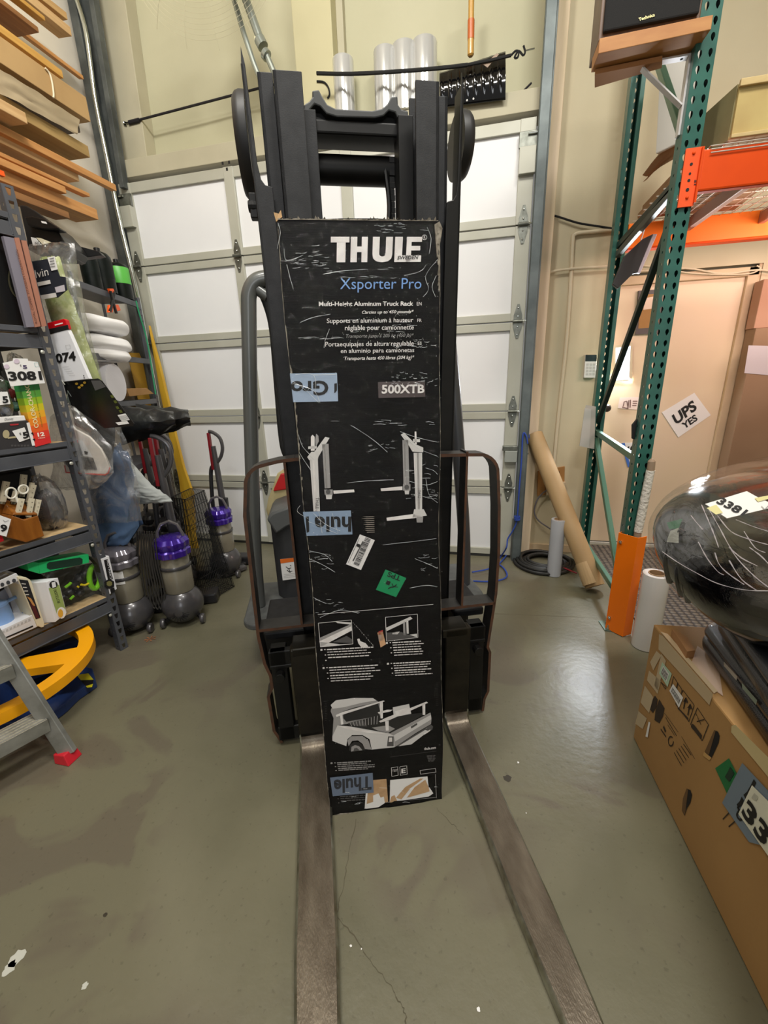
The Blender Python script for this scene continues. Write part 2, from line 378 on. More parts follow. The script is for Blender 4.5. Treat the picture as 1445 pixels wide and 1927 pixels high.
# tracks
def track(x, sg, name, label):
    t = thing(name, label, 'door track', (x, DY-.04, 0))
    m = DGALV if sg < 0 else mat('track_blue_grey', (104, 112, 112), .45, .35, c2=(84, 92, 92), scale=8)
    b = MB()
    b.box((x-.03, DY-.075, 0), (x+.03, DY-.070, 5.1), m); b.box((x-.034, DY-.075, 0), (x-.030, DY-.02, 5.1), m); b.box((x+.030, DY-.075, 0), (x+.034, DY-.02, 5.1), m)
    b.build('track_channel', t, bevel=.002)
    b = MB(); b.box((x+sg*.034-.004, DY-.07, 0), (x+sg*.034+.004, 3.6, 5.1), m); b.box((min(x+sg*.034, x+sg*.055), 3.585, 0), (max(x+sg*.034, x+sg*.055), 3.59, 5.1), m)
    b.build('mounting_angle', t, bevel=.001)
    return t
track(.325, 1, 'door_track', 'grey steel vertical door track to the right of the white door')
b = MB(); b.hexa([V(q) for q in ((-2.985, 3.50, 3.02), (-2.86, 3.50, 3.02), (-2.86, 3.506, 3.02), (-2.985, 3.506, 3.02), (-2.985, 3.50, 5.1), (-2.80, 3.50, 5.1), (-2.80, 3.506, 5.1), (-2.985, 3.506, 5.1))], DGALV)
b.hexa([V(q) for q in ((-2.90, 3.45, 3.05), (-2.86, 3.45, 3.05), (-2.86, 3.50, 3.05), (-2.90, 3.50, 3.05), (-2.84, 3.45, 5.1), (-2.80, 3.45, 5.1), (-2.80, 3.50, 5.1), (-2.84, 3.50, 5.1))], DGALV)
struct(b.build('trim_5', bevel=.002))
track(-3.0, -1, 'door_track', 'dark steel vertical door track left of the white door, beside the chrome pipe')
b = MB(); L = PY(3.42)
pp = [L.at(*q) for q in ((135, -30), (160, 50), (172, 130), (180, 190), (200, 290), (216, 372), (231, 440), (246, 500), (262, 570))]
pp.append(V((pp[-1].x, pp[-1].y, 0)))
for q in pp: q.x = max(q.x, -3.07)
tag(MB().tube(smoothpath(pp[:-1], 5)+[pp[-1]], .017, CHROME, n=12).build('conduit_pipe', smooth=True), 'thin bright metal pipe running up the left corner of the room', 'pipe')
# ------------------------------------------------------------------ forklift (pallet stacker) seen from its fork end
TH = rad(22); FO = V((-.356, 1.415, 0)); FU = V((math.cos(TH), math.sin(TH), 0)); FW = V((-math.sin(TH), math.cos(TH), 0))
FM = Matrix.Translation(FO) @ Matrix.Rotation(TH, 4, 'Z')
def LP(v): return Plane(FO+FW*v, FU, (0, 0, 1))
def L(px, py, v):                  # photo point on the truck's cross plane at depth v -> truck coordinates
    p = LP(v).at(px, py)-FO; return V((p.dot(FU), p.dot(FW), p.z))
fork = thing('forklift', 'dark grey pallet stacker with a tall mast and two steel forks on the floor', 'forklift', FO, TH)
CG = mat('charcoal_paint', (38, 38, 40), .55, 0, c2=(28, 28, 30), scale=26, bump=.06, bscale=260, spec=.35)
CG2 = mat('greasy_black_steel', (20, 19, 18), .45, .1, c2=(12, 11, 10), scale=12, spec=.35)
GP2 = mat('guard_grey_paint', (88, 90, 88), .35, .1, coat=.3)
RUST = mat('rust_edge', (96, 62, 42), .65, .2, c2=(74, 54, 42), scale=30)
SHK = mat('worn_shank_steel', (52, 48, 40), .3, .6, c2=(34, 32, 28), scale=9)
BLD = mat('worn_blade_steel', (122, 112, 98), .34, .6, c2=(88, 78, 66), scale=7, stretch=(3, 1, 2), bump=.12, bscale=90, contrast=(.32, .7))
EDGE = mat('polished_edge_steel', (190, 192, 182), .28, .9, c2=(140, 136, 120), scale=18)
def fb(b, name, parent=fork, **k): return b.build(name, parent, world=False, **k)
# forks
for sgn in (-1, 1):
    ui, uo = sgn*.25, sgn*.368
    if sgn > 0: ui, uo = .262, .372
    a, c = min(ui, uo), max(ui, uo)
    prof = [(.05, .51), (0, .51)] + [(p.x, p.z) for p in arc((-.045, 0, .085), .045, 0, -1, 1)]
    prof = [(.05, .51), (.0, .51), (0, .085), (-.008, .062), (-.03, .050), (-.07, .045), (-.6, .040), (-1.0, .030), (-1.09, .020), (-1.10, .008), (-1.08, .003), (.03, .003), (.05, .02)]
    prof = [(v, z, k) for k, (v, z) in enumerate(prof)]
    b = MB()
    def tw(v): return 1.0 if v > -.75 else max(.72, 1-(-.75-v)*.8)
    m = (a+c)/2; hw = (c-a)/2
    top = prof[1:10]; bot = [(.05, .003)]
    # shank
    b.hexa([V(q) for q in ((a, 0, .07), (c, 0, .07), (c, .05, .07), (a, .05, .07), (a, 0, .51), (c, 0, .51), (c, .05, .51), (a, .05, .51))], SHK)
    fb(b, 'fork_shank', bevel=.006)
    b = MB(); pts = [(.05, .10), (0, .10), (0, .085), (-.008, .062), (-.03, .050), (-.07, .045), (-.35, .043), (-.7, .040), (-.9, .034), (-1.06, .024), (-1.10, .012)]
    n = len(pts)
    vs = []
    for v, z in pts:
        h = hw*tw(v); e = .007
        zb = .003
        vs += [(m-h, v, zb), (m-h, v, max(z-e, zb)), (m-h+e, v, z), (m+h-e, v, z), (m+h, v, max(z-e, zb)), (m+h, v, zb)]
    fs = []; ed = []
    for i in range(n-1):
        for k in range(6):
            q = (i*6+k, i*6+(k+1) % 6, (i+1)*6+(k+1) % 6, (i+1)*6+k)
            (ed if k in (0, 1, 3, 4) else fs).append(q)
    b.add(vs, fs+[tuple(range(6)), tuple(reversed(range((n-1)*6, n*6)))], BLD); b.add(vs, ed, EDGE)
    fb(b, 'fork_blade', smooth=True, angle=50)
# carriage
b = MB()
b.box((-.46, .052, .41), (.46, .085, .475), CG2); b.box((-.46, .052, .03), (.46, .085, .10), CG2)
b.box((-.46, .050, .395), (.46, .075, .412), CG2)
for s_ in (-1, 1):
    b.box((min(s_*.455, s_*.39), .052, .03), (max(s_*.455, s_*.39), .12, .475), CG2)
    b.box((min(s_*.33, s_*.25), .09, .1), (max(s_*.33, s_*.25), .14, .45), CG2)
fb(b, 'carriage', bevel=.004)
for s_ in (-1, 1):                          # hooks over the carriage bar, catch plates
    b = MB(); u = s_*.305; b.box((u-.055, .0, .475), (u+.055, .10, .512), SHK); fb(b, 'fork_hook', bevel=.004)
    b = MB(); u2 = s_*.42; b.lathe([(.02, 0), (.02, .03)], CG2, Matrix.Translation((u2, .05, .37)) @ Matrix.Rotation(rad(90), 4, 'X'), n=12)
    fb(b, 'fork_pin', bevel=.002)
for s_ in (-1, 1):
    b = MB(); p = L(545 if s_ < 0 else 873, 1215 if s_ < 0 else 1168, .28)
    b.box((p.x-.09, .16, .46), (p.x+.13 if s_ < 0 else p.x+.05, .46, .50), CG); fb(b, 'frame_shoulder', bevel=.01)
    b = MB(); b.poly([(p.x-.03, .21, .5015), (p.x+.035, .22, .5015), (p.x+.03, .245, .5015), (p.x+.01, .25, .5015), (p.x-.012, .238, .5015), (p.x-.035, .24, .5015)], PAPER); fb(b, 'torn_sticker', label='torn white sticker')
# load backrest of flat bar
def flat(b, path, dv=.075, t=.012, v=.06, m=None, me=RUST):
    m = m or mat('bar_grey_paint', (58, 56, 54), .5, .1, c2=(44, 42, 40), scale=16)
    P = [V((p[0], 0, p[1])) for p in path]
    ring = []
    for i, p in enumerate(P):
        tn = (P[min(i+1, len(P)-1)]-P[max(i-1, 0)]).normalized(); nn = V((-tn.z, 0, tn.x))*t/2
        ring.append((p+nn, p-nn))
    vs = []
    for o_, i_ in ring: vs += [(o_.x, v, o_.z), (o_.x, v+dv, o_.z), (i_.x, v+dv, i_.z), (i_.x, v, i_.z)]
    n = len(P); side = []; front = []
    for i in range(n-1):
        for k in range(4):
            q = (i*4+k, i*4+(k+1) % 4, (i+1)*4+(k+1) % 4, (i+1)*4+k); (front if k == 3 else side).append(q)
    b.add(vs, side+[(0, 1, 2, 3), tuple(reversed(range(4*n-4, 4*n)))], m); b.add(vs, front, me)
left = [(-.28, 1.245), (-.34, 1.24)] + [(p.x, p.z) for p in arc((-.385, 0, 1.155), .075, 100, 180, 6)] + [(-.476, 1.05), (-.482, .8), (-.488, .55), (-.478, .42), (-.462, .36), (-.462, .30), (-.482, .26), (-.478, .08), (-.462, .04), (-.452, -.0+.01)]
right = [(.28, 1.225), (.36, 1.222)] + [(p.x, p.z) for p in arc((.405, 0, 1.14), .08, 80, 0, 6)] + [(.497, 1.0), (.505, .8), (.502, .62), (.49, .5), (.476, .36), (.488, .33), (.488, .12), (.472, .08), (.466, .012)]
b = MB(); flat(b, [(.28, 1.225), (-.28, 1.245)]); fb(b, 'backrest_top_bar')
b = MB(); flat(b, left); fb(b, 'backrest_side_bar', label='left rusty-edged side bar of the load backrest')
b = MB(); flat(b, right); fb(b, 'backrest_side_bar', label='right rusty-edged side bar of the load backrest')
b = MB(); flat(b, [(-.482, .575), (.50, .575)]); fb(b, 'backrest_cross_bar')
for u in (-.315, .352):
    b = MB(); flat(b, [(u+(-.002 if u < 0 else .006), 1.235), (u, .58)], dv=.07, t=.009); fb(b, 'backrest_upright')
# mast
def rail(name, u0, u1, v0, v1, z0, z1, m=CG, lip=None):
    b = MB(); b.box((u0, v0, z0), (u1, v0+.012, z1), m)
    uo = u0 if abs(u0) > abs(u1) else u1
    b.box((min(uo, uo-math.copysign(.012, uo)), v0, z0), (max(uo, uo-math.copysign(.012, uo)), v1, z1), m)
    b.box((u0, v1-.012, z0), (u1, v1, z1), m); return fb(b, name, bevel=.002)
rail('inner_mast_rail', -.240, -.155, .15, .25, .05, 2.385)
rail('inner_mast_rail', .192, .268, .15, .25, .05, 2.385)
rail('middle_mast_rail', -.288, -.242, .20, .31, .06, 2.405)
rail('middle_mast_rail', .270, .312, .20, .31, .06, 2.375)
# narrow inner flanges showing beside the inner rails
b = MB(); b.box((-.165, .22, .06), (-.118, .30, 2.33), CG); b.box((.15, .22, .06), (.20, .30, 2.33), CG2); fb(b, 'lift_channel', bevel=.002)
for s_ in (-1, 1):                      # outer channels with the cut-away flange at the top
    b = MB(); D = .16
    o_, i_ = (-.368, -.268) if s_ < 0 else (.385, .300)
    if s_ < 0: prof = [(-.366, .03), (-.325+.0, 2.10), (-.325, 2.10), (-.268, 2.10), (-.30, .03)]
    xs = [(o_, .03), (o_+s_*(-.0), 1.0)]
    if s_ < 0: poly = [(-.316, .03), (-.317, 1.1), (-.322, 2.0), (-.330, 2.38), (-.325, 2.44), (-.318, 2.40), (-.312, 2.16), (-.305, 2.115), (-.294, 2.10), (-.272, 2.095), (-.270, 1.5), (-.268, .03)]
    else: poly = [(.272, .03), (.285, 1.5), (.298, 2.05), (.302, 2.07), (.322, 2.075), (.332, 2.09), (.337, 2.13), (.341, 2.34), (.345, 2.42), (.352, 2.36), (.345, 2.0), (.330, 1.1), (.318, .03)]
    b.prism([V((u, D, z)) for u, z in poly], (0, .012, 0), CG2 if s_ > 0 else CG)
    o1 = poly[0] if s_ < 0 else poly[-1]; o2 = (-.330, 2.40) if s_ < 0 else (.352, 2.39)
    b.hexa([V(q) for q in ((o1[0], D, .03), (o1[0]-s_*.012, D, .03), (o1[0]-s_*.012, D+.07, .03), (o1[0], D+.07, .03), (o2[0], D, o2[1]), (o2[0]-s_*.008, D, o2[1]), (o2[0]-s_*.008, D+.07, o2[1]), (o2[0], D+.07, o2[1]))], CG2)
    fb(b, 'outer_mast_channel', bevel=.002)
b = MB(); p = L(478, 380, .16); b.lathe([(.0, 0), (.017, 0), (.02, .02), (.017, .035), (0, .035)], CG2, Matrix.Translation((p.x+.012, .20, p.z)) @ Matrix.Rotation(rad(-90), 4, 'Y'), n=12, cap=False); b.box((p.x-.018, .185, p.z-.035), (p.x+.006, .22, p.z+.035), CG2)
fb(b, 'channel_lug', bevel=.003)
# scalloped crosshead, tie plate, hydraulic cross tube
b = MB(); v = .24
top = [(572, 196), (582, 190), (588, 182), (587, 170), (600, 168), (606, 180), (616, 196), (632, 204), (700, 208), (718, 204), (728, 196), (736, 182), (748, 180), (749, 196), (756, 206), (768, 208)]
bot = [(768, 232), (752, 232), (744, 212), (732, 208), (722, 218), (706, 222), (634, 220), (614, 214), (602, 200), (592, 196), (582, 208), (572, 212)]
b.prism([L(x, y, v) for x, y in top+bot], (0, .05, 0), mat('crosshead_grey', (52, 53, 53), .5))
fb(b, 'crosshead', bevel=.004)
b = MB(); a_ = L(588, 205, .28); c_ = L(765, 262, .28)
b.box((-.155, .27, c_.z+.005), (.19, .34, a_.z-.01), CG2); b.box((-.155, .25, c_.z-.008), (.19, .36, c_.z+.03), CG2)
fb(b, 'tie_plate', bevel=.006)
b = MB(); a_ = L(600, 318, .34); b.tube([(-.16, .345, a_.z), (.19, .345, a_.z)], .045, CG2, n=24); fb(b, 'cross_tube', smooth=True)
b = MB()                                     # chain and hoses on the right
for k in range(34):
    z = 2.24-k*.019; b.box((.132, .30+(.004 if k % 2 else 0), z-.008), (.150, .316, z+.008), CG2)
b.tube(smoothpath([(.118, .31, 2.22), (.128, .30, 2.1), (.118, .30, 1.98), (.13, .31, 1.8), (.13, .31, 1.5)]), .009, BLK, n=8)
b.tube(smoothpath([(.165, .30, 2.26), (.16, .30, 2.1), (.165, .30, 1.9), (.16, .31, 1.5)]), .008, BLK, n=8)
fb(b, 'chain_and_hoses', smooth=True)
# round lamp-shaped side housings at the top of the mast
for s_ in (-1, 1):
    b = MB(); z = 2.265 if s_ < 0 else 2.285; r = .145 if s_ < 0 else .10
    u = -.335 if s_ < 0 else .372; k = .04
    M = Matrix.Translation((u, .33 if s_ < 0 else .30, z)) @ Matrix.Rotation(rad(90*s_), 4, 'Y')
    b.lathe([(r, 0), (r, k*.5), (r*.97, k*.8), (r*.9, k), (r*.5, k*1.02), (.001, k*1.02)], mat('pulley_black', (26, 25, 26), .5), M, n=40)
    fb(b, 'round_side_cover', smooth=True, label='left round black cover at the top of the mast' if s_ < 0 else 'right round black cover at the top of the mast')
# overhead guard
b = MB(); v = .80
b.tube(smoothpath([(-.30, v, 1.965), (-.37, v, 1.97), (-.42, v, 1.955), (-.452, v, 1.91), (-.465, v, 1.83), (-.50, v, 1.5), (-.545, v, 1.05), (-.585, v, .6), (-.60, v, .29)], 5), .036, GP2, n=20)
b.tube([(-.36, v, 1.955), (-.25, v, 1.955)], .03, GP2, n=16); fb(b, 'guard_tube', smooth=True, label='left bent grey guard tube')
b = MB(); b.tube(smoothpath([(-.40, v, 1.93), (-.375, v+.02, 1.86), (-.36, v+.02, 1.75), (-.365, v+.02, 1.5), (-.37, v+.02, 1.25), (-.36, v+.02, 1.15), (-.32, v+.02, 1.07), (-.29, v+.02, 1.03)], 5), .023, CG, n=16)
b.tube([(-.42, v, 1.93), (-.372, v, 1.895)], .026, GP2, n=14); fb(b, 'grab_tube', smooth=True)
b = MB(); b.tube(smoothpath([(.40, v, 1.96), (.46, v, 1.90), (.50, v, 1.78), (.54, v, 1.5), (.585, v, 1.05), (.625, v, .6), (.635, v, .29)], 5), [.036]*31, mat('guard_dark_grey', (62, 63, 66), .35, .1, coat=.3), n=20)
fb(b, 'guard_tube', smooth=True, label='right bent dark guard tube')
b = MB(); b.tube(smoothpath([(.53, v+.012, 1.68), (.56, v+.012, 1.42), (.578, v+.012, 1.28)], 4), .012, RUST, n=8); fb(b, 'guard_trim_strip', smooth=True)
# chassis
b = MB()
for s_ in (-1, 1):
    x0 = -.68 if s_ < 0 else .30; x1 = -.28 if s_ < 0 else .705
    pts = []
    if s_ < 0: pts = [(-.28, .62), (-.45, .60)] + [(p.x, p.y) for p in arc((-.58, .68, 0), .09, 250, 170, 6, ex=(1, 0, 0), ey=(0, 1, 0))] + [(-.67, 1.1), (-.28, 1.1)]
    else: pts = [(.30, .62), (.52, .60)] + [(p.x, p.y) for p in arc((.61, .69, 0), .095, 290, 370, 6, ex=(1, 0, 0), ey=(0, 1, 0))] + [(.70, 1.1), (.30, 1.1)]
    pts = [V((x, y, .25)) for x, y in pts]
    b.prism(pts, (0, 0, .035), mat('deck_grey', (92, 95, 94), .5, c2=(78, 80, 80), scale=20))
b.box((-.28, .55, .25), (.30, 1.1, .28), CG)
fb(b, 'operator_deck', bevel=.008)
b = MB(); b.box((-.60, .66, .06), (.62, 1.08, .25), CG2); b.box((-.30, .35, .05), (.32, .66, .48), CG2); b.box((-.26, .34, .48), (.30, .5, 1.0), CG2)
fb(b, 'chassis', bevel=.02)
# straddle frame behind the carriage
b = MB(); 
for s_ in (-1, 1): b.box((min(s_*.24, s_*.34), .15, .02), (max(s_*.24, s_*.34), .9, .16), CG2)
fb(b, 'base_leg', bevel=.01)
b = MB()
for s_ in (-1, 1): b.lathe([(.001, -.03), (.075, -.03), (.08, -.02), (.08, .02), (.075, .03), (.001, .03)], BLKM, Matrix.Translation((s_*.40, .86, .08)) @ Matrix.Rotation(rad(90), 4, 'Y'), n=24)
fb(b, 'load_wheel', smooth=True)
# curved motor hood with warning label
hood = MB(); HG = mat('hood_dark_grey', (50, 51, 54), .55)
hp = [(-.50, .96), (-.495, .90), (-.47, .86), (-.42, .835), (-.25, .825), (-.25, 1.1), (-.50, 1.1)]
hood.prism([V((x, y, .28)) for x, y in hp], (0, 0, .50), HG)
hood.prism([V((-.50, .80, .80)), V((-.47, .80, .835)), (V((-.35, .80, .87))), V((-.22, .80, .88)), V((-.22, .80, .77)), V((-.33, .80, .77)), V((-.40, .80, .745)), V((-.46, .80, .71))], (0, .3, 0), mat('hood_rim_grey', (84, 86, 86), .45))
fb(hood, 'motor_hood', bevel=.012, smooth=True)
b = MB(); lp = Plane(FO+FW*.826, FU, (0, 0, 1))
q = [(527, 1052), (556, 1049), (562, 1088), (532, 1092)]
b.mark(lp, q, PAPER, .002); b.mark(lp, [(527, 1052), (556, 1049), (557, 1056), (528, 1060)], mat('warning_orange', (226, 110, 30), .5), .003)
b.line(lp, [(538, 1066), (543, 1070), (548, 1068)], .004, INK, .003); b.line(lp, [(540, 1072), (544, 1076), (550, 1074)], .004, INK, .003); b.line(lp, [(543, 1069), (546, 1077)], .004, INK, .003); b.line(lp, [(546, 1063), (548, 1065)], .004, INK, .003)
for k in range(3): b.line(lp, [(534, 1081+3*k), (558, 1078+3*k)], .001, INK, .003)
b.build('warning_label', fork, world=True)

# ------------------------------------------------------------------ tall carton leaning on the mast
a20, ln = rad(20), rad(3.0)
bu = V((math.cos(a20), math.sin(a20), 0)); bn = V((-math.sin(a20), math.cos(a20), 0)); bup = V((0, 0, 1))*math.cos(ln)+bn*math.sin(ln)
BW, BL, BD = .412, 1.90, .245
bc = (V((-.479, 1.050, 0))+V((-.097, 1.183, 0)))/2
bo = bc - bu*BW/2
BX = Plane(bo, bu, bup)            # its normal points to the camera
carton = thing('tall_carton', 'tall black printed carton standing on end between the forks, wrapped in clear film', 'box', bc+V((0, 0, .0)))
BCK = mat('black_print_board', (8, 7, 8), .5, c2=(13, 11, 11), scale=5, bump=.12, bscale=120, stretch=(.2, .2, 6), spec=.12)
KR = mat('torn_kraft_edge', (158, 150, 136), .9, c2=(96, 88, 76), scale=60)
b = MB(); NX, NZ = 5, 46
def shell(a, c, d):               # slightly dented outline
    e = .003*math.sin(c*9+d*7)+.002*math.sin(c*23+a*11); s_ = -1 if a < .5 else 1
    ww = BW/2+ (e if c > 0 else 0); x = BW/2 + (a-.5)*2*ww
    return BX.to(x, c*BL - (0.0 if c < .99 else .002*math.sin(a*9)), -d*BD)
for d0, d1, A in ((0, 0, None),):
    b.grid(lambda i, j: shell(i, j, 0), NX, NZ, BCK); 
b.grid(lambda i, j: shell(1, j, i), 3, NZ, BCK); b.grid(lambda i, j: shell(1-i, j, 1), NX, NZ, BCK); b.grid(lambda i, j: shell(0, j, 1-i), 3, NZ, BCK)
b.grid(lambda i, j: shell(i, 1, j), NX, 3, BCK); b.grid(lambda i, j: shell(i, 0, 1-j), NX, 3, BCK)
b.build('box_shell', carton)
# scuffed pale edges
b = MB(); rnd = random.Random(3)
def edge(side, z0, z1, n, w0, w1):
    for k in range(n):
        za = z0+(z1-z0)*k/n; zb = z0+(z1-z0)*(k+1)/n
        for (z_, zz) in ((za, zb),):
            wa = rnd.uniform(w0, w1); e = .003*math.sin(z_/BL*9)+.002*math.sin(z_/BL*23+(11 if side else 0)); x = (BW+e+.0005) if side else (-e-.0005); s_ = -1 if side else 1
            b.poly([BX.to(x, z_, .0022), BX.to(x+s_*wa, z_, .0022), BX.to(x+s_*wa*rnd.uniform(.5, 1.4), zz, .0022), BX.to(x, zz, .0022)], KR)
edge(0, .04, 1.88, 120, .0004, .0022); edge(0, 1.20, 1.55, 40, .0015, .005); edge(1, .3, 1.85, 80, .0003, .0016); edge(1, 1.73, 1.88, 12, .004, .009)
for k in range(60):
    x = BW*k/60; hgt = rnd.uniform(.001, .004); b.poly([BX.to(x, BL-.004, .0024), BX.to(x+BW/60, BL-.004, .0024), BX.to(x+BW/60, BL-.004+hgt, .0024), BX.to(x, BL-.004+rnd.uniform(.001, .003), .0024)], KR)
for k in range(26):
    x = rnd.uniform(0, BW); z = BL+rnd.uniform(0, .002); b.poly([BX.to(x, z, -.01), BX.to(x+.012, z, -.02), BX.to(x+rnd.uniform(0, .01), z+rnd.uniform(.004, .012), -.012)], KR)
b.prism([BX.to(-.004, BL-.008, -.004), BX.to(.012, BL+.002, -.004), BX.to(.010, BL+.018, -.006), BX.to(.004, BL+.010, -.006), BX.to(-.008, BL+.012, -.004)], BX.n*.006, mat('torn_corner_tan', (186, 150, 108), .9))
b.prism([BX.to(BW-.004, BL-.09, -.004), BX.to(BW+.006, BL-.05, -.004), BX.to(BW+.012, BL-.02, -.006), BX.to(BW+.004, BL-.004, -.006), BX.to(BW-.010, BL-.012, -.004)], BX.n*.006, KR)
b.build('torn_edges', carton)
# printing
WH = mat('white_print', (232, 228, 226), .45, c2=(214, 208, 206), scale=30); BLU = mat('blue_print', (112, 152, 210), .45)
GR1 = mat('grey_print_light', (205, 202, 200), .45); GR2 = mat('grey_print_mid', (150, 147, 146), .45); GR3 = mat('grey_print_dark', (78, 76, 76), .45)
b = MB()
O, X, Y = [V(BX.ab(*q)) for q in ((622, 494), (791.5, 493), (622.5, 446))]
X -= O; Y -= O
def U(pts, m=WH, off=.0015): b.poly([BX.to(*(O+X*p+Y*q), off) for p, q in pts], m)
def rr(x0, x1, y0, y1): U([(x0, y0), (x1, y0), (x1, y1), (x0, y1)])
rr(0, .20, .78, 1); rr(.065, .16, 0, .80)                     # T
rr(.215, .285, 0, 1); rr(.335, .40, 0, 1); rr(.285, .335, .40, .62)      # H
rr(.455, .53, .30, 1); rr(.60, .675, .30, 1)                  # U
U([(.455, .30), (.53, .30), (.545, .24), (.565, .22), (.585, .24), (.60, .30), (.675, .30), (.665, .14), (.63, .03), (.565, -.01), (.50, .03), (.465, .14)])
rr(.70, .785, 0, 1); rr(.785, .83, 0, .26)                    # L
rr(.83, .885, 0, 1); rr(.885, 1.0, .80, 1); rr(.885, .985, .46, .64); rr(.83, 1.0, 0, .26)   # E with base bar
b.text('SWEDEN', BX, (747, 489), (787, 488), (747, 482), INK, .0022, bold=.02, italic=True)
b.text('R', BX, (797, 450), (800.5, 450), (797, 444), WH); 
for k in range(14):
    a = 2*math.pi*k/14; c = 2*math.pi*(k+1)/14; b.line(BX, [(798.5+4.4*math.cos(a), 447+4.6*math.sin(a)), (798.5+4.4*math.cos(c), 447+4.6*math.sin(c))], .0010, WH)
b.text('Xsporter Pro', BX, (640, 551), (792, 550), (640, 524), BLU, bold=-.003)
b.text('Multi-Height Aluminum Truck Rack', BX, (600, 579), (777, 578), (600, 568), WH, bold=.02)
b.text('EN', BX, (784, 575), (793, 575), (784, 568.5), WH)
b.text('Carries up to 450 pounds*', BX, (681, 592.5), (778, 591), (681, 584.5), WH, bold=.015, italic=True)
b.text('Supports en aluminium à hauteur', BX, (615, 611), (777, 609), (615, 599.5), WH, bold=.004)
b.text('FR', BX, (785, 606), (793, 606), (785, 600), WH)
b.text('réglable pour camionnette', BX, (649, 624.5), (778, 623), (649, 612.5), WH, bold=.004)
b.text('Transporte jusqu’à 205 kg (450 lb)*', BX, (651, 638), (778, 636), (651, 629), GR2, italic=True)
b.text('Portaequipajes de altura regulable', BX, (612, 655), (778, 653), (612, 643.5), WH, bold=.004)
b.text('ES', BX, (786, 649), (793, 649), (786, 643), WH)
b.text('en aluminio para camionetas', BX, (641, 667), (779, 665), (641, 656.5), WH, bold=.004)
b.text('Transporta hasta 450 libras (204 kg)*', BX, (648, 680), (779, 677.5), (648, 671), WH, bold=.008, italic=True)
b.text('500XTB', BX, (718, 741), (798, 740), (718, 724), WH, .0022, bold=.03)
b.mark(BX, [(711, 719), (799, 717), (800, 747), (712, 749)], mat('brown_grey_print', (70, 58, 57), .4))
# two rack drawings
def bar(px, m): b.mark(BX, px, m, .0016)
for (p) in [([(583, 866), (598, 864), (602, 962), (590, 962)], GR1), ([(588, 866), (592, 866), (597, 962), (593, 962)], WH), ([(606, 836), (618, 835), (622, 918), (611, 919)], GR2), ([(609, 838), (611, 838), (616, 918), (613, 918)], WH), ([(578, 860), (586, 850), (602, 850), (598, 864), (582, 866)], GR1), ([(590, 852), (612, 822), (620, 824), (600, 858)], GR1), ([(585, 848), (592, 848), (592, 822), (588, 818), (585, 822)], WH), ([(594, 842), (600, 830), (599, 820), (595, 816), (593, 828)], GR2), ([(580, 840), (596, 839), (596, 844), (580, 845)], GR1), ([(610, 921), (626, 921), (626, 931), (611, 931)], GR2), ([(627, 923), (666, 921), (667, 926), (628, 929)], WH), ([(613, 931), (625, 931), (624, 939), (614, 939)], GR1),
            ([(778, 852), (794, 852), (794, 958), (782, 958)], GR1), ([(784, 852), (788, 852), (790, 958), (786, 958)], WH), ([(757, 828), (768, 828), (770, 912), (759, 912)], GR2), ([(760, 830), (762, 830), (764, 912), (762, 912)], WH), ([(754, 818), (760, 814), (782, 836), (796, 842), (796, 851), (776, 850), (770, 840)], GR1), ([(780, 812), (783, 812), (784, 836), (780, 836)], WH), ([(777, 826), (790, 826), (790, 832), (777, 832)], GR1), ([(716, 919), (757, 915), (757, 922), (717, 924)], WH), ([(758, 911), (772, 911), (772, 923), (758, 923)], GR2), ([(761, 923), (770, 923), (769, 930), (762, 930)], GR1), ([(779, 958), (797, 958), (803, 970), (776, 974)], GR1), ([(727, 974), (778, 967), (796, 972), (778, 975), (728, 980)], WH), ([(783, 973), (796, 972), (795, 983), (784, 983)], GR2)]: bar(*p)
b.text('THULE', BX, (594, 936), (594, 957), (600, 936), INK, .003); b.text('THULE', BX, (786, 922), (786, 937), (791, 922), GR3, .003)
for c in ((617.5, 925), (765, 916.5)): b.mark(BX, [(c[0]+4.5*math.cos(t*.63), c[1]+4.5*math.sin(t*.63)) for t in range(10)], GR3, .003)
b.line(BX, [(598, 1156), (815, 1137)], .0014, WH)
# small framed pictures
def frame(px): b.line(BX, px+[px[0]], .0014, WH, .0022)
frame([(599, 1172), (661, 1166), (664, 1211), (603, 1217)]); frame([(725, 1161), (785, 1155), (786, 1199), (727, 1206)])
bar([(601, 1206), (661, 1178), (662, 1186), (603, 1217)], WH); bar([(601, 1200), (660, 1174), (661, 1178), (602, 1206)], GR2); bar([(602, 1207), (640, 1212), (662, 1211), (603, 1217)], GR1); bar([(630, 1169), (661, 1171), (660, 1175), (635, 1172)], GR1); bar([(626, 1208), (652, 1196), (663, 1203), (663, 1210)], GR3)
bar([(726, 1181), (772, 1160), (776, 1164), (728, 1187)], GR1); bar([(758, 1170), (762, 1169), (763, 1195), (759, 1195)], GR2); bar([(764, 1168), (768, 1167), (769, 1192), (765, 1192)], GR1); bar([(727, 1190), (755, 1189), (783, 1199), (756, 1202), (728, 1205)], GR3); bar([(770, 1194), (784, 1192), (785, 1199)], GR1); bar([(738, 1190), (752, 1188), (748, 1193), (738, 1193)], WH)
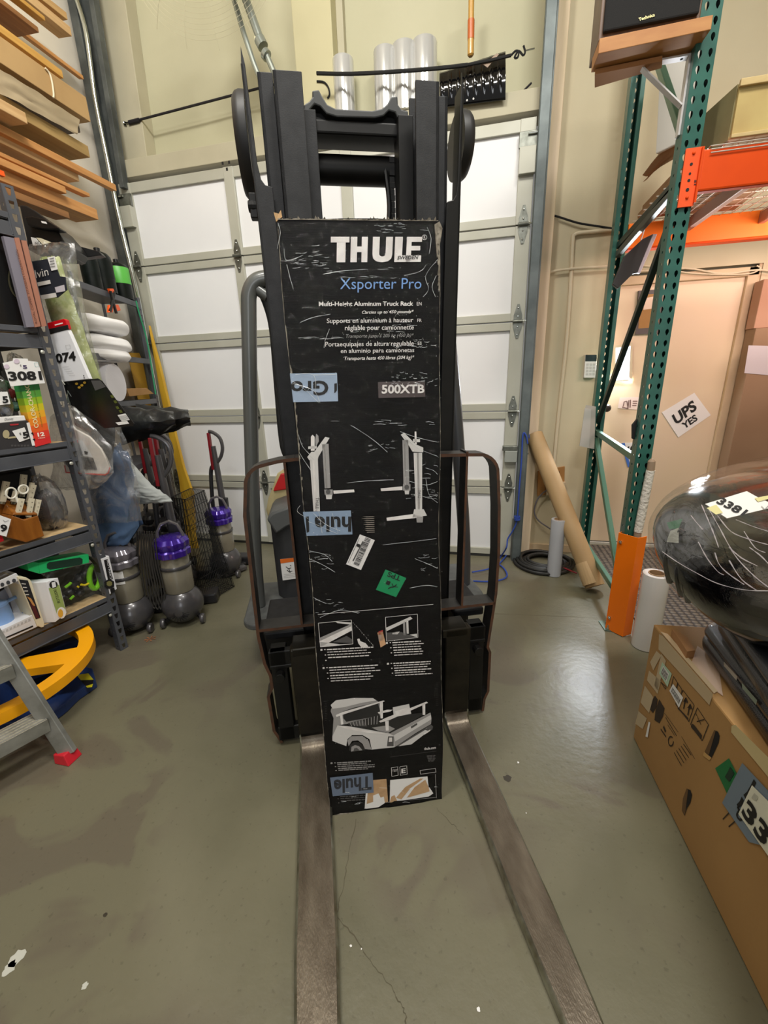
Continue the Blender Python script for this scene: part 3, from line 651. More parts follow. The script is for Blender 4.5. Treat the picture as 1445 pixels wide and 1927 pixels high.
# copy in small type
def para(x0, y0, x1, rows, tilt=-.055, pitch=5.1, seed=1, m=WH, tick=True):
    r = random.Random(seed)
    for k in range(rows):
        x = x0+k*.7; y = y0+k*pitch; xe = x1-r.uniform(0, .22)*(x1-x0)
        while x < xe:
            wd = min(r.uniform(3, 11), xe-x); hh = 1.5 if k % 3 else 2.0
            if wd < 1.5: break
            b.mark(BX, [(x, y+(x-x0)*tilt), (x+wd, y+(x+wd-x0)*tilt), (x+wd, y+hh+(x+wd-x0)*tilt), (x, y+hh+(x-x0)*tilt)], m, .0016); x += wd+1.1
    if tick:
        b.mark(BX, [(x0-12, y0), (x0-8.5, y0-.3), (x0-8.3, y0+3), (x0-12, y0+3.3)], m, .0016)
        for k in range(3): b.mark(BX, [(x0-5+k, y0+k*pitch*2), (x0-2.5+k, y0+k*pitch*2), (x0-2.5+k, y0+1.7+k*pitch*2), (x0-5+k, y0+1.7+k*pitch*2)], m, .0016)
para(615, 1221, 705, 4, seed=1); para(738, 1208, 806, 6, seed=2, pitch=4.8); para(619, 1255, 716, 6, seed=3); para(740, 1247, 814, 6, seed=4, pitch=4.6)
para(634, 1434, 708, 5, seed=5, m=GR2, pitch=3.6); para(639, 1494, 700, 4, seed=6, m=GR3, pitch=3.8)
b.text('thule.com', BX, (798, 1411), (820, 1408.5), (798, 1406), WH, bold=.02); b.line(BX, [(734, 1424), (820, 1413)], .0009, GR3)
para(803, 1421, 820, 5, seed=8, m=GR3, pitch=2.6, tick=False)
# pickup truck drawing
def S(pts, m, off=.0016): b.mark(BX, [(560+x/4.587, 1120+y/4.588) for x, y in pts], m, off)
S([(285, 945), (330, 905), (480, 885), (650, 886), (682, 908), (560, 925), (400, 965), (300, 978)], GR1)
S([(290, 975), (400, 965), (560, 925), (690, 910), (720, 1000), (720, 1060), (560, 1090), (430, 1110), (345, 1120), (350, 1240), (300, 1220), (310, 1060), (285, 1000)], GR2, .0014)
S([(390, 1000), (480, 970), (690, 920), (715, 1000), (700, 1040), (420, 1090), (395, 1060)], mat('print_near_black', (28, 27, 28), .4), .0018)
S([(345, 1120), (450, 1130), (790, 1190), (830, 1210), (835, 1310), (640, 1330), (620, 1240), (560, 1205), (470, 1205), (430, 1240), (420, 1300), (300, 1255), (300, 1215)], GR1)
S([(345, 1125), (450, 1132), (600, 1165), (760, 1195), (600, 1185), (420, 1150)], WH, .0018)
S([(430, 1250), (460, 1215), (560, 1212), (610, 1250), (635, 1320), (640, 1330), (580, 1325), (560, 1280), (520, 1250), (470, 1255), (440, 1300)], GR2, .0019)
S([(445, 1340), (450, 1290), (490, 1262), (530, 1265), (570, 1300), (585, 1335)], mat('print_near_black', (28, 27, 28), .4), .002)
S([(460, 1345), (465, 1305), (495, 1290), (530, 1300), (560, 1335)], GR2, .0022); S([(480, 1345), (488, 1318), (510, 1312), (535, 1335)], GR3, .0024)
S([(430, 1105), (720, 1030), (720, 1075), (1000, 1020), (1120, 1010), (800, 1190), (640, 1160), (450, 1130)], mat('print_near_black', (28, 27, 28), .4), .0018)
S([(440, 1100), (560, 1068), (600, 1130), (500, 1125)], GR3, .0020); S([(640, 1140), (780, 1120), (840, 1150), (780, 1185), (690, 1165)], GR2, .0020)
S([(795, 1190), (1145, 1010), (1155, 1060), (1150, 1110), (1030, 1180), (850, 1300), (835, 1310), (830, 1210)], GR2, .0018)
S([(830, 1205), (1148, 1030), (1150, 1070), (840, 1260)], GR1, .0020); S([(975, 1130), (1030, 1098), (1032, 1115), (980, 1148)], GR3, .0022); S([(780, 1215), (828, 1215), (828, 1300), (770, 1300)], GR3, .0022)
S([(790, 1225), (815, 1225), (815, 1260), (785, 1262)], WH, .0024)
S([(850, 1300), (1150, 1115), (1168, 1130), (1160, 1160), (940, 1285), (880, 1300)], GR3, .0017); S([(870, 1300), (1100, 1160), (1130, 1170), (980, 1285)], GR1, .0019); S([(1085, 1190), (1145, 1155), (1140, 1170), (1095, 1200)], WH, .0021)
for q in ([(330, 1030), (400, 1000), (740, 905), (752, 912), (405, 1022), (335, 1048)], [(700, 1085), (760, 1055), (1110, 915), (1125, 925), (790, 1075), (715, 1095)], [(705, 920), (735, 915), (735, 1060), (715, 1060)], [(755, 1085), (785, 1080), (785, 1165), (760, 1165)], [(1075, 935), (1100, 930), (1100, 1030), (1078, 1030)], [(365, 1030), (385, 1025), (395, 1110), (375, 1115)], [(690, 1008), (770, 985), (820, 985), (800, 1000), (700, 1020)]): S(q, WH, .0024)
S([(820, 965), (960, 935), (980, 1020), (830, 1050)], GR1, .0023); S([(840, 1000), (960, 960), (975, 1015), (850, 1045)], WH, .0025)
for k in range(10): S([(450+k*26, 1100-k*7), (456+k*26, 1098-k*7), (470+k*24, 1128-k*2), (464+k*24, 1129-k*2)], GR2, .0022)
# scuffs and the small tube picture
bar([(710, 1190), (720, 1188), (726, 1212), (716, 1218)], mat('tan_print', (206, 160, 120), .5)); bar([(711, 1194), (721, 1194), (722, 1204), (713, 1206)], WH); bar([(712, 1188), (720, 1185), (721, 1193), (712, 1195)], mat('red_print', (170, 40, 48), .5))
bar([(672, 1202), (676, 1201), (678, 1206), (688, 1210), (695, 1219), (680, 1218), (674, 1210)], WH)
for k in range(14):
    t = k/13; x, y = 664+t*36, 1170+t*42; bar([(x, y), (x+rnd.uniform(.6, 2.4), y+rnd.uniform(.5, 1.5)), (x+rnd.uniform(0, 2), y+rnd.uniform(2, 3.5))], GR1)
for k in range(9): y = 972+k*3.6; bar([(684+k*.8-rnd.uniform(0, 6), y), (702+k*.3, y-.5), (705, y+.7), (690, y+1.2)], mat('scratch_grey', (150, 140, 130), .5))
# logo boxes near the foot
frame([(736, 1444), (748, 1442), (749, 1458), (737, 1460)]); frame([(752, 1442), (765, 1440), (766, 1456), (753, 1458)]); b.text('TEST', BX, (738, 1452), (748, 1451), (738, 1448), WH); b.text('E', BX, (755, 1455), (763, 1454), (755, 1446), WH, bold=.03)
frame([(790, 1449), (819, 1445), (820, 1452), (791, 1456)]); b.line(BX, [(819, 1456), (821, 1501)], .001, GR1); b.line(BX, [(700, 1512), (820, 1500)], .001, GR1)
for k in range(12): b.line(BX, [(611, 1320+k*3.2), (615, 1319.6+k*3.2)], .0006, GR3); b.line(BX, [(820, 1285+k*3.8), (824, 1284.6+k*3.8)], .0006, GR3)
b.build('printed_graphics', carton)
# labels stuck on
b = MB(); TPB = mat('blue_grey_tape', (132, 152, 178), .35, coat=.3)
b.mark(BX, [(545.5, 703), (634, 702), (636, 755), (552, 757)], TPB, .003); b.text('Gro', BX, (618, 716), (547, 717), (618, 744), INK, .0036, bold=.03); b.mark(BX, [(629, 722), (634, 721), (634, 735), (629, 741)], INK, .0036)
b.build('packing_tape', carton, label='upper strip of blue-grey printed tape')
b = MB(); b.mark(BX, [(570, 963), (660, 960), (663, 1005), (577, 1008)], TPB, .003); b.text('hule', BX, (661, 971), (592, 971), (661, 1000), INK, .0036, bold=.03); b.mark(BX, [(575, 972), (581, 971), (582, 1000), (577, 1002)], INK, .0036)
b.build('packing_tape', carton, label='middle strip of blue-grey printed tape')
b = MB(); b.mark(BX, [(621, 1462), (701, 1453), (703, 1490), (626, 1497)], mat('dull_blue_tape', (104, 118, 140), .35), .003); b.text('Thule', BX, (699, 1458), (628, 1466), (699, 1484), mat('dim_ink', (40, 42, 50), .5), .0036, bold=.03)
b.build('packing_tape', carton, label='lowest strip of blue-grey printed tape')
b = MB(); LW = mat('glossy_label', (225, 222, 222), .35)
b.mark(BX, [(677, 1005), (705, 1016), (679, 1072), (651, 1061)], LW, .003)
rnd = random.Random(5)
A, Bq = V((694, 1013)), V((671, 1064)); t = 0
while t < 1:
    wv = rnd.uniform(.008, .03); p = A.lerp(Bq, t); q = A.lerp(Bq, min(1, t+wv)); d = V((10, 4.2)); p -= d*.1; q -= d*.1
    b.mark(BX, [tuple(p-d*.55), tuple(p+d*.45), tuple(q+d*.45), tuple(q-d*.55)], INK, .0036); t += wv+rnd.uniform(.008, .025)
b.line(BX, [(676, 1012), (655, 1058)], .0012, INK, .0036); b.line(BX, [(683, 1018), (664, 1055)], .004, GR3, .0034); b.mark(BX, [(672, 1022), (678, 1024), (676, 1030), (670, 1027)], INK, .0038)
b.build('barcode_label', carton)
b = MB(); GN = mat('green_label', (16, 138, 86), .45)
b.mark(BX, [(725, 1071), (764, 1087), (745, 1123), (707, 1109)], GN, .003); b.text('TPS', BX, (755, 1084), (731, 1074.5), (751.5, 1093), INK, .0036, bold=.02)
b.mark(BX, [(728, 1091), (735, 1094), (732, 1101), (725, 1098)], INK, .0036); b.line(BX, [(746, 1099), (740, 1104), (735, 1104), (730, 1107)], .0035, INK, .0037); b.line(BX, [(737, 1097), (740, 1103), (748, 1104)], .0025, INK, .0037)
b.build('handling_label', carton, label='green square label')
b = MB(); TAN = mat('exposed_kraft', (196, 160, 120), .8, c2=(180, 144, 104), scale=30); 
b.mark(BX, [(690, 1468), (727, 1465), (730, 1508), (686, 1520)], TAN, .0018); b.mark(BX, [(690, 1466), (694, 1466), (689, 1520), (686, 1521)], PAPER, .0022); b.mark(BX, [(702, 1496), (712, 1492), (716, 1500), (722, 1498), (724, 1510), (712, 1518), (688, 1521), (690, 1512), (702, 1508)], PAPER, .0022)
b.mark(BX, [(734, 1467), (804, 1460), (806, 1478), (815, 1492), (806, 1498), (733, 1509)], PAPER, .0022)
b.mark(BX, [(745, 1500), (762, 1480), (790, 1464), (796, 1464), (772, 1482), (755, 1503)], TAN, .0028); b.mark(BX, [(765, 1500), (780, 1480), (800, 1466), (806, 1480), (808, 1488), (780, 1496)], TAN, .0028); b.mark(BX, [(748, 1508), (733, 1509), (736, 1498), (742, 1495)], TAN, .0026)
b.mark(BX, [(806, 1463), (816, 1460), (815, 1482), (806, 1480)], BCK, .003); b.mark(BX, [(720, 1518), (742, 1506), (806, 1502), (808, 1505), (760, 1518)], BCK, .003)
b.mark(BX, [(628, 1534), (640, 1529), (760, 1522), (826, 1510), (827, 1513), (760, 1527), (640, 1533)], KR, .003)
b.build('torn_paper_patch', carton)
# stretch film
b = MB(); F1 = film('stretch_film', refl=.015, rough=.07, bump=1.0, bscale=5, stretch=(2.2, 2.2, 9), haze=.0)
def ff(i, j):
    q = (i, j*5); d = .0048+.0016*noise.noise(V((i*7, j*60, 0)))+.0008*noise.noise(V((i*30, j*160, 3)))
    return BX.to(-.003+(BW+.006)*i, .01+(BL-.02)*j, d)
b.grid(ff, 40, 180, F1); b.grid(lambda i, j: BX.to(-.005, .01+(BL-.02)*j, .004-(BD+.006)*i), 6, 60, F1); b.grid(lambda i, j: BX.to(BW+.005, .01+(BL-.02)*j, .004-(BD+.006)*(1-i)), 6, 60, F1)
b.build('stretch_film_wrap', carton, smooth=True)
# rope-like ridges of gathered film, and pale streaks painting its highlights
b = MB(); RG = mat('film_ridge_and_highlight', (205, 208, 210), .2, spec=.6); rnd = random.Random(11)
def ridge_streak(px, r=.0006):
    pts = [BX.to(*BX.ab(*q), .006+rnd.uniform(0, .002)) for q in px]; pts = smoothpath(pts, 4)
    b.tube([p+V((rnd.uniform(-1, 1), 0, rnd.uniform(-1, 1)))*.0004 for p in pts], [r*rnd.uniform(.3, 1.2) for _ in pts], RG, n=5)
for q in ([(548, 716), (570, 730), (600, 758)], [(552, 722), (590, 735), (602, 758)], [(556, 705), (590, 706), (594, 740)], [(590, 706), (633, 705)], [(660, 800), (700, 826), (728, 850)], [(563, 850), (575, 870), (600, 905)], [(752, 812), (780, 822), (822, 832)], [(756, 818), (790, 845), (822, 858)], [(580, 980), (600, 988), (635, 1003)], [(590, 965), (612, 985), (640, 998)], [(600, 962), (606, 1002)], [(625, 965), (636, 1002)], [(540, 500), (545, 520), (552, 545)], [(535, 470), (540, 492), (570, 482)], [(524, 422), (528, 440), (522, 470)], [(822, 490), (800, 520), (805, 545), (795, 560)], [(820, 520), (812, 540), (818, 560)], [(802, 430), (810, 450), (806, 480)], [(582, 1035), (610, 1042), (625, 1055)], [(582, 1050), (605, 1060), (630, 1075)], [(590, 1122), (600, 1128), (614, 1134)], [(602, 1160), (640, 1146), (674, 1152)], [(800, 880), (815, 885), (822, 892)], [(780, 925), (800, 935), (822, 930)], [(770, 905), (800, 912), (822, 905)], [(800, 900), (806, 930), (822, 945)], [(562, 818), (570, 840), (590, 862)], [(654, 908), (690, 904), (740, 902)], [(565, 950), (560, 962), (580, 975)], [(720, 1024), (790, 1016), (820, 1012)], [(770, 1105), (800, 1100), (822, 1102)], [(780, 1050), (800, 1058), (822, 1068)], [(610, 655), (612, 640), (620, 620)], [(565, 608), (590, 598), (622, 592)], [(608, 518), (640, 512), (690, 508)], [(760, 520), (790, 512), (800, 500)]): ridge_streak(q)
rnd = random.Random(21)  # short random streaks: film highlights drawn as thin pale tubes
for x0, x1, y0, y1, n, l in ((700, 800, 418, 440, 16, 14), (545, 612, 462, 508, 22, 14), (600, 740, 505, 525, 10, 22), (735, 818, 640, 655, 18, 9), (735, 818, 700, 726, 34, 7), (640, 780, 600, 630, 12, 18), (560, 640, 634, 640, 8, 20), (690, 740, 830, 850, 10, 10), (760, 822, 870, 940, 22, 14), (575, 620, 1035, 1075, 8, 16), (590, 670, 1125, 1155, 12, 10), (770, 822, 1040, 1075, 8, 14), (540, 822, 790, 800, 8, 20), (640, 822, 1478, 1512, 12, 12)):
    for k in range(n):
        x = rnd.uniform(x0, x1); y = rnd.uniform(y0, y1); e = min(x+l*rnd.uniform(.4, 1.2), 822); ridge_streak([(x, y), ((x+e)/2, y-rnd.uniform(-1, 1)), (e, y-rnd.uniform(-1.5, 2.5))], .0004)
b.build('film_ridges_and_highlights', carton, smooth=True)
# ------------------------------------------------------------------ side door beyond the rack
d2 = thing('door_2', 'beige side door', 'door', (1.4, 3.95, 0)); d2['kind'] = 'structure'; del d2['category']; del d2['label']
DP = mat('side_door_paint', (220, 198, 172), .55, c2=(220, 200, 168), scale=1.6)
FR = mat('door_frame_paint', (206, 184, 150), .6, c2=(194, 170, 138), scale=5)
YD = 3.965
b = MB(); b.box((.90, YD, .02), (1.86, YD+.05, 2.14), DP); b.build('door_leaf', d2, bevel=.003)
b = MB(); b.box((1.86, YD-.03, 0), (1.93, YD+.06, 2.20), FR); b.box((.86, YD-.03, 0), (.90, YD+.06, 2.20), FR); b.box((.86, YD-.03, 2.14), (1.93, YD+.06, 2.20), FR); b.box((1.93, YD-.005, 0), (1.99, YD+.06, 2.23), FR); b.build('door_frame', d2, bevel=.005)
W = PY(YD-.004)
b = MB(); q = [(1154, 651), (1190, 645), (1189, 718), (1154, 720)]
b.mark(W, q, mat('lite_frame', (205, 192, 165), .5), .004); b.build('lite_frame', d2)
b = MB(); b.mark(W, [(1158, 655), (1186, 651), (1183, 714), (1158, 716)], mat('bright_window_glass', (225, 240, 255), .3, emit=1.6), .006); b.build('lite_glass', d2)
b = MB(); c = W.at(1138, 767); b.lathe([(.02, 0), (.012, .03), (.03, .045), (.032, .07), (.02, .085), (.001, .088)], mat('dark_bronze', (54, 46, 40), .4, .6), Matrix.Translation(c) @ Matrix.Rotation(rad(90), 4, 'X'), n=18); b.build('door_knob', d2, smooth=True)
b = MB(); b.box((.34, 3.70, 0), (.86, 3.72, .06), FR); struct(b.build('baseboard_back'))
b = MB(); b.box((.86, 3.93, 0), (2.1, 3.945, .02), mat('threshold', (190, 186, 176), .4)); b.build('threshold', d2)
# signs and papers on the far wall
def sheet(name, label, cat, pl, px, m, t=.0015, off=.002):
    b = MB(); b.prism([pl.to(*pl.ab(*q), off) for q in px], pl.n*t, m); return b
W2 = PY(YD-.002)
b = sheet('x', '', '', W2, [(1245, 776), (1306, 739), (1337, 781), (1276, 823)], PAPER)
b.text('UPS', W2, (1272, 800), (1312, 770), (1263, 782), INK, .006, bold=.035, space=1.0)
b.text('YES', W2, (1287, 808), (1313, 790), (1281, 797), INK, .006, bold=.03)
tag(b.build('paper_sign'), 'white tilted paper sign reading UPS YES on the beige door', 'sign')
b = sheet('x', '', '', W2, [(1166, 748), (1204, 747), (1198, 771), (1162, 768)], mat('pink_white_card', (226, 206, 196), .7))
SK = mat('sepia_ink', (120, 92, 84), .7)
for p in ([(1172, 765), (1174, 756), (1179, 755), (1181, 764)], [(1183, 753), (1181, 768)], [(1186, 752), (1185, 767)], [(1190, 755), (1199, 755)], [(1190, 759), (1198, 759)], [(1189, 763), (1197, 763)], [(1170, 766), (1182, 769)]): b.line(W2, p, .008, SK, .006)
tag(b.build('small_card'), 'small white card with a sepia sketch taped to the door', 'card')
b = sheet('x', '', '', W2, [(1168, 834), (1200, 832), (1200, 876), (1181, 879)], PAPER)
b.mark(W2, [(1168, 834), (1175, 833), (1186, 878), (1181, 879)], mat('blue_tape', (66, 112, 200), .5), .006)
b.text('US', W2, (1196, 876), (1192, 838), (1184, 877), INK, .006, bold=.03)
tag(b.build('blue_edged_sign'), 'white sign with a blue edge partly hidden behind the green front post', 'sign')
b = sheet('x', '', '', W2, [(1200, 548), (1246, 545), (1240, 628), (1194, 630)], mat('dark_picture_frame', (74, 66, 66), .5), t=.02)
b.mark(W2, [(1204, 556), (1242, 553), (1236, 616), (1199, 619)], CARD, .024); b.mark(W2, [(1212, 562), (1240, 557), (1239, 580), (1208, 584)], mat('creamy_tape', (222, 200, 180), .5), .026)
tag(b.build('framed_cardboard'), 'brown cardboard with pale tape in a dark frame high on the door', 'frame')
b = MB(); W3 = PY(3.72)
b.prism([W3.to(*W3.ab(*q), 0) for q in [(1100, 668), (1121, 668), (1119, 711), (1097, 711)]], (0, -.03, 0), mat('alarm_white', (228, 226, 222), .4))
b.mark(W3, [(1100, 668), (1121, 668), (1120.5, 680), (1099.5, 680)], BLK, .032)
for r in range(4):
    for k in range(3): 
        x, y = 1102+k*6-.3*r, 684+r*6; b.mark(W3, [(x, y), (x+4, y), (x+3.8, y+4), (x-.2, y+4)], mat('key_grey', (196, 194, 190), .5), .032)
tag(b.build('alarm_keypad', bevel=.002), 'white alarm keypad with a black display on the wall left of the green rack', 'keypad')
# conduits and cords
CP = mat('painted_conduit', (214, 200, 172), .5)
b = MB(); b.tube(smoothpath([W3.to(*W3.ab(*q), .02) for q in [(1165, 432), (1120, 437), (1090, 440), (1080, 444), (1077, 454), (1071, 560), (1063, 660), (1050, 780), (1036, 930)]], 5), .013, CP, n=10)
b.tube(smoothpath([W3.to(*W3.ab(*q), .035) for q in [(1150, 503), (1100, 506), (1055, 510), (1032, 515), (1018, 524), (1011, 534)]], 5), .009, CP, n=10)
tag(b.build('wall_conduit', smooth=True), 'beige painted conduit bending down the wall beside the roller door track', 'conduit')
b = MB(); W4 = PY(3.92); 
b.tube(smoothpath([W4.to(*W4.ab(*q), .0) for q in [(1130, 500), (1200, 510), (1290, 505), (1360, 515), (1425, 508), (1460, 512)]], 5), .006, CP, n=8)
b.tube(smoothpath([W4.to(*W4.ab(*q), .0) for q in [(1130, 508), (1210, 500), (1300, 514), (1400, 516), (1430, 506), (1424, 500)]], 5), .005, CP, n=8)
tag(b.build('cable_bundle', smooth=True), 'thin pale cables strung above the side door frame', 'cable')
b = MB(); b.tube(smoothpath([W3.to(*W3.ab(*q), .03) for q in [(1017, 402), (1050, 411), (1085, 422), (1120, 428), (1160, 434)]], 4), .007, BLKM, n=8)
tag(b.build('power_cable', smooth=True), 'black cord crossing the wall from the door track to the green rack', 'cord')
b = MB(); b.tube(smoothpath([W3.to(*W3.ab(*q), .03) for q in [(1037, 172), (1039, 200), (1035, 225), (1033, 240)]], 4), .006, BLKM, n=6)
tag(b.build('cord_loop', smooth=True), 'short black cord loop peeking from behind the right door trim', 'cord')
# dark sheets / boxes at the right beyond the door
b = MB(); KB = mat('taupe_cardboard', (150, 122, 96), .85, c2=(138, 110, 84), scale=2)
xk = PY(3.8).at(1405, 700); zk = PY(3.8).at(1420, 618).z; b.box((xk.x, 3.8, .013), (2.75, 3.93, zk), KB); t = thing('tall_flat_carton', 'large plain taupe carton standing flat against the wall behind the wrapped item', 'box', (2.3, 3.86, .013)); b.build('box_body', t, bevel=.004)
b = MB(); bp = PY(3.8); b.mark(bp, [(1408, 650), (1445, 651), (1445, 706), (1400, 702)], mat('pale_label', (196, 190, 196), .6), .003); b.build('paper_label', t, label='large pale label')
b = MB(); b.box((PY(3.8).at(1432, 560).x, 3.81, zk+.001), (2.7, 3.92, zk+.32), mat('pinkish_cardboard', (176, 136, 112), .85)); tag(b.build('upper_carton', bevel=.004), 'pinkish brown carton on top of the large taupe carton', 'box')

# ------------------------------------------------------------------ pallet rack
rk = thing('pallet_rack', 'green perforated pallet rack upright with orange beams and a wire deck', 'rack', (.85, 2.95, 0))
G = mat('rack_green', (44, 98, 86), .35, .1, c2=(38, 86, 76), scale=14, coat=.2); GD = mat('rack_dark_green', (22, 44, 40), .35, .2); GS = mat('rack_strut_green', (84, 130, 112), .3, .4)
OR = mat('beam_orange', (224, 76, 0), .55, c2=(214, 70, 0), scale=5, spec=.25); OG = mat('guard_orange', (242, 118, 8), .4)
xl, xr = .812, .889
b = MB(); holed(b, (xl, 2.47, .03), (1, 0, 0), (0, 0, 1), 72, xr-xl, .0508, [TEAR, TEAR], G)
b.build('post_face', rk, solid=.002)
b = MB(); tiny = [(.5+(p-.5)*.5, .5+(q-.5)*.35) for p, q in SLOT]
holed(b, (xl, 2.545, .03), (0, -1, 0), (0, 0, 1), 72, .075, .0508, [tiny], G); b.build('post_side', rk, solid=.002)
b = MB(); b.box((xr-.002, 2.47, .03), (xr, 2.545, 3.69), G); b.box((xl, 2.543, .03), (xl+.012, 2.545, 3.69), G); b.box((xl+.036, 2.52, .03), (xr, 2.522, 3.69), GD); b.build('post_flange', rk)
b = MB(); y0 = 3.45; X2 = .06; holed(b, (xl, y0+.07, .03), (1, 0, 0), (0, 0, 1), 84, xr-xl, .0508, [None if 0 else [(.5+(p-.5)*.8, q) for p, q in TEAR]], G)
b.build('rear_post_web', rk, solid=.002)
b = MB(); b.box((xl-.002, y0, .03), (xl, y0+.07, 4.29), G); b.box((xr, y0, .03), (xr+.002, y0+.07, 4.29), G); b.box((xl, y0, .03), (xl+.026, y0+.002, 4.29), G); b.box((xr-.022, y0, .03), (xr, y0+.002, 4.29), G); b.build('rear_post_flange', rk)
def zy(px, py, y): return PY(y).at(px, py).z
def strut(name, r, f, m, yr=3.46, yf=2.54, w=.03, h=.038):
    b = MB(); b.bar((.85, yr, zy(*r, yr)), (.85, yf, zy(*f, yf)), w, h, m); b.build(name, rk, bevel=.004)
strut('cross_strut', (1132, 813), (1218, 866), GS); strut('diagonal_brace', (1132, 826), (1172, 1100), GS); strut('cross_strut', (1104, 1020), (1162, 1118), GS)
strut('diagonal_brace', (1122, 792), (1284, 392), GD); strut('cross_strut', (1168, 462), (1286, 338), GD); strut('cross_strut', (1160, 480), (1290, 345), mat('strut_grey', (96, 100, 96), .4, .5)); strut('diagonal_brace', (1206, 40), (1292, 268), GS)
# base plates and guard
F0_ = PZ(0)
b = MB(); P = [F0_.at(*q) for q in ((1126, 1170), (1138, 1188), (1186, 1192), (1166, 1168))]; b.prism([p+V((0, 0, .001)) for p in P], (0, 0, .006), mat('plate_green_grey', (104, 122, 112), .35, .5))
for q in ((1141, 1174), (1143, 1186)):
    c = F0_.at(*q); b.lathe([(.009, 0), (.009, .012), (.005, .013), (.005, .03), (.001, .031)], CHROME, Matrix.Translation((c.x, c.y, .007)), n=10)
b.build('base_plate', rk, smooth=True)
b = MB(); b.box((.77, 3.43, 0), (.92, 3.54, .008), GS); b.build('base_plate', rk)
b = MB(); A, B_, C_ = V((.788, 2.478, 0)), V((.862, 2.402, 0)), V((.918, 2.438, 0)); u = (B_-A).normalized()
D_ = A + V((-u.y, u.x, 0))*.03
for p, q in ((A, B_), (B_, C_), (A, D_)):
    n = (q-p); n = V((-n.y, n.x, 0)).normalized()*.004; b.hexa([p+V((0, 0, .004)), q+V((0, 0, .004)), q+n+V((0, 0, .004)), p+n+V((0, 0, .004)), p+V((0, 0, .63)), q+V((0, 0, .63)), q+n+V((0, 0, .63)), p+n+V((0, 0, .63))], OG)
b.build('post_guard', rk, bevel=.0015)
b = MB()
for z in (.09, .58):
    c = A.lerp(B_, .12); b.lathe([(.009, 0), (.009, .006), (.005, .007), (.005, .016), (.001, .017)], CHROME, Matrix.Translation((c.x, c.y, z)) @ Matrix.Rotation(rad(100), 4, 'X'), n=8)
b.build('guard_bolt', rk)
# beams
b = MB(); b.box((xr+.004, 2.445, 2.25), (3.55, 2.49, 2.405), OR); b.build('load_beam', rk, bevel=.008)
b = MB(); b.box((xl+.018, 2.458, 2.20), (xr+.004, 2.466, 2.42), mat('connector_orange', (236, 84, 22), .4)); b.box((xr+.0, 2.445, 2.21), (xr+.008, 2.53, 2.415), OR)
for z in (2.40, 2.235): b.lathe([(.007, 0), (.005, .006), (.001, .007)], OR, Matrix.Translation((xl+.05, 2.458, z)) @ Matrix.Rotation(rad(90), 4, 'X'), n=10)
for z, r in ((2.36, .006), (2.325, .005), (2.30, .006), (2.265, .007)): b.lathe([(r, 0), (r, .001)], BLKM, Matrix.Translation((xl+.047, 2.4575, z)) @ Matrix.Rotation(rad(90), 4, 'X'), n=10)
b.text('16', PY(2.4572), (1305.5, 348), (1306.5, 338), (1309.5, 348), INK, .001, bold=.03)
b.build('beam_connector', rk, bevel=.003)
b = MB(); b.box((xr+.004, 3.44, 2.275), (3.55, 3.49, 2.42), mat('rear_beam_orange', (250, 122, 8), .45)); b.box((xr+.004, 3.42, 2.262), (3.55, 3.49, 2.275), OR); b.build('load_beam', rk, bevel=.005)
WR = mat('deck_wire', (226, 218, 206), .3, .5); b = MB()
for k in range(10): y = 2.50+k*.10; b.tube([(.90, y, 2.42), (3.5, y, 2.42)], .0028, WR, n=6)
for k in range(48): x = .92+k*.054; b.tube([(x, 2.445, 2.414), (x, 3.49, 2.414)], .002, WR, n=5)
for k in range(3): b.tube([(.92+.0*k, 2.438, 2.41-.012*k), (3.5, 2.438, 2.41-.012*k)], .0024, WR, n=6)
b.build('wire_deck', rk)
for x in (1.22, 1.62, 2.1, 2.7, 3.2): b = MB(); b.box((x, 2.49, 2.345), (x+.035, 3.44, 2.41), mat('deck_support', (176, 150, 136), .5, .2)); b.build('deck_support', rk, bevel=.004)
# right-hand frame of the rack, outside the view, carries the beams
for y in (2.47, 3.45): b = MB(); b.box((3.5, y, 0), (3.58, y+.075, 3.7), G); b.build('far_post', rk)
# things on the deck
PINE = mat('raw_pine', (206, 182, 130), .65, c2=(190, 164, 112), scale=4, stretch=(2, 8, 8)); OLV = mat('olive_board', (132, 122, 84), .8, c2=(116, 106, 70), scale=6)
cr = thing('wooden_crate', 'shallow pine crate on the wire deck of the rack', 'crate', (1.4, 2.6, 2.425))
b = MB(); b.box((.99, 2.445, 2.437), (2.4, 2.462, 2.62), mat('crate_front', (190, 168, 108), .7, c2=(176, 150, 94), scale=5)); b.box((1.17, 2.4405, 2.46), (2.38, 2.445, 2.60), mat('crate_pink_panel', (214, 180, 156), .7)); b.build('front_board', cr, bevel=.003)
b = MB(); b.box((.985, 2.43, 2.426), (2.4, 2.462, 2.44), PINE); b.box((.985, 2.43, 2.60), (2.4, 2.445, 2.625), PINE); b.build('rim_strip', cr, bevel=.002)
b = MB(); b.hexa([V(q) for q in ((.92, 2.72, 2.43), (.985, 2.46, 2.43), (.995, 2.46, 2.43), (.93, 2.72, 2.43), (.92, 2.72, 2.60), (.985, 2.46, 2.62), (.995, 2.46, 2.62), (.93, 2.72, 2.60))], OLV); b.box((.995, 2.47, 2.43), (2.4, 3.0, 2.44), PINE); b.build('end_board', cr)
rnd = random.Random(9)
PINK = mat('aged_cardboard', (178, 140, 104), .85, c2=(160, 124, 90), scale=5)
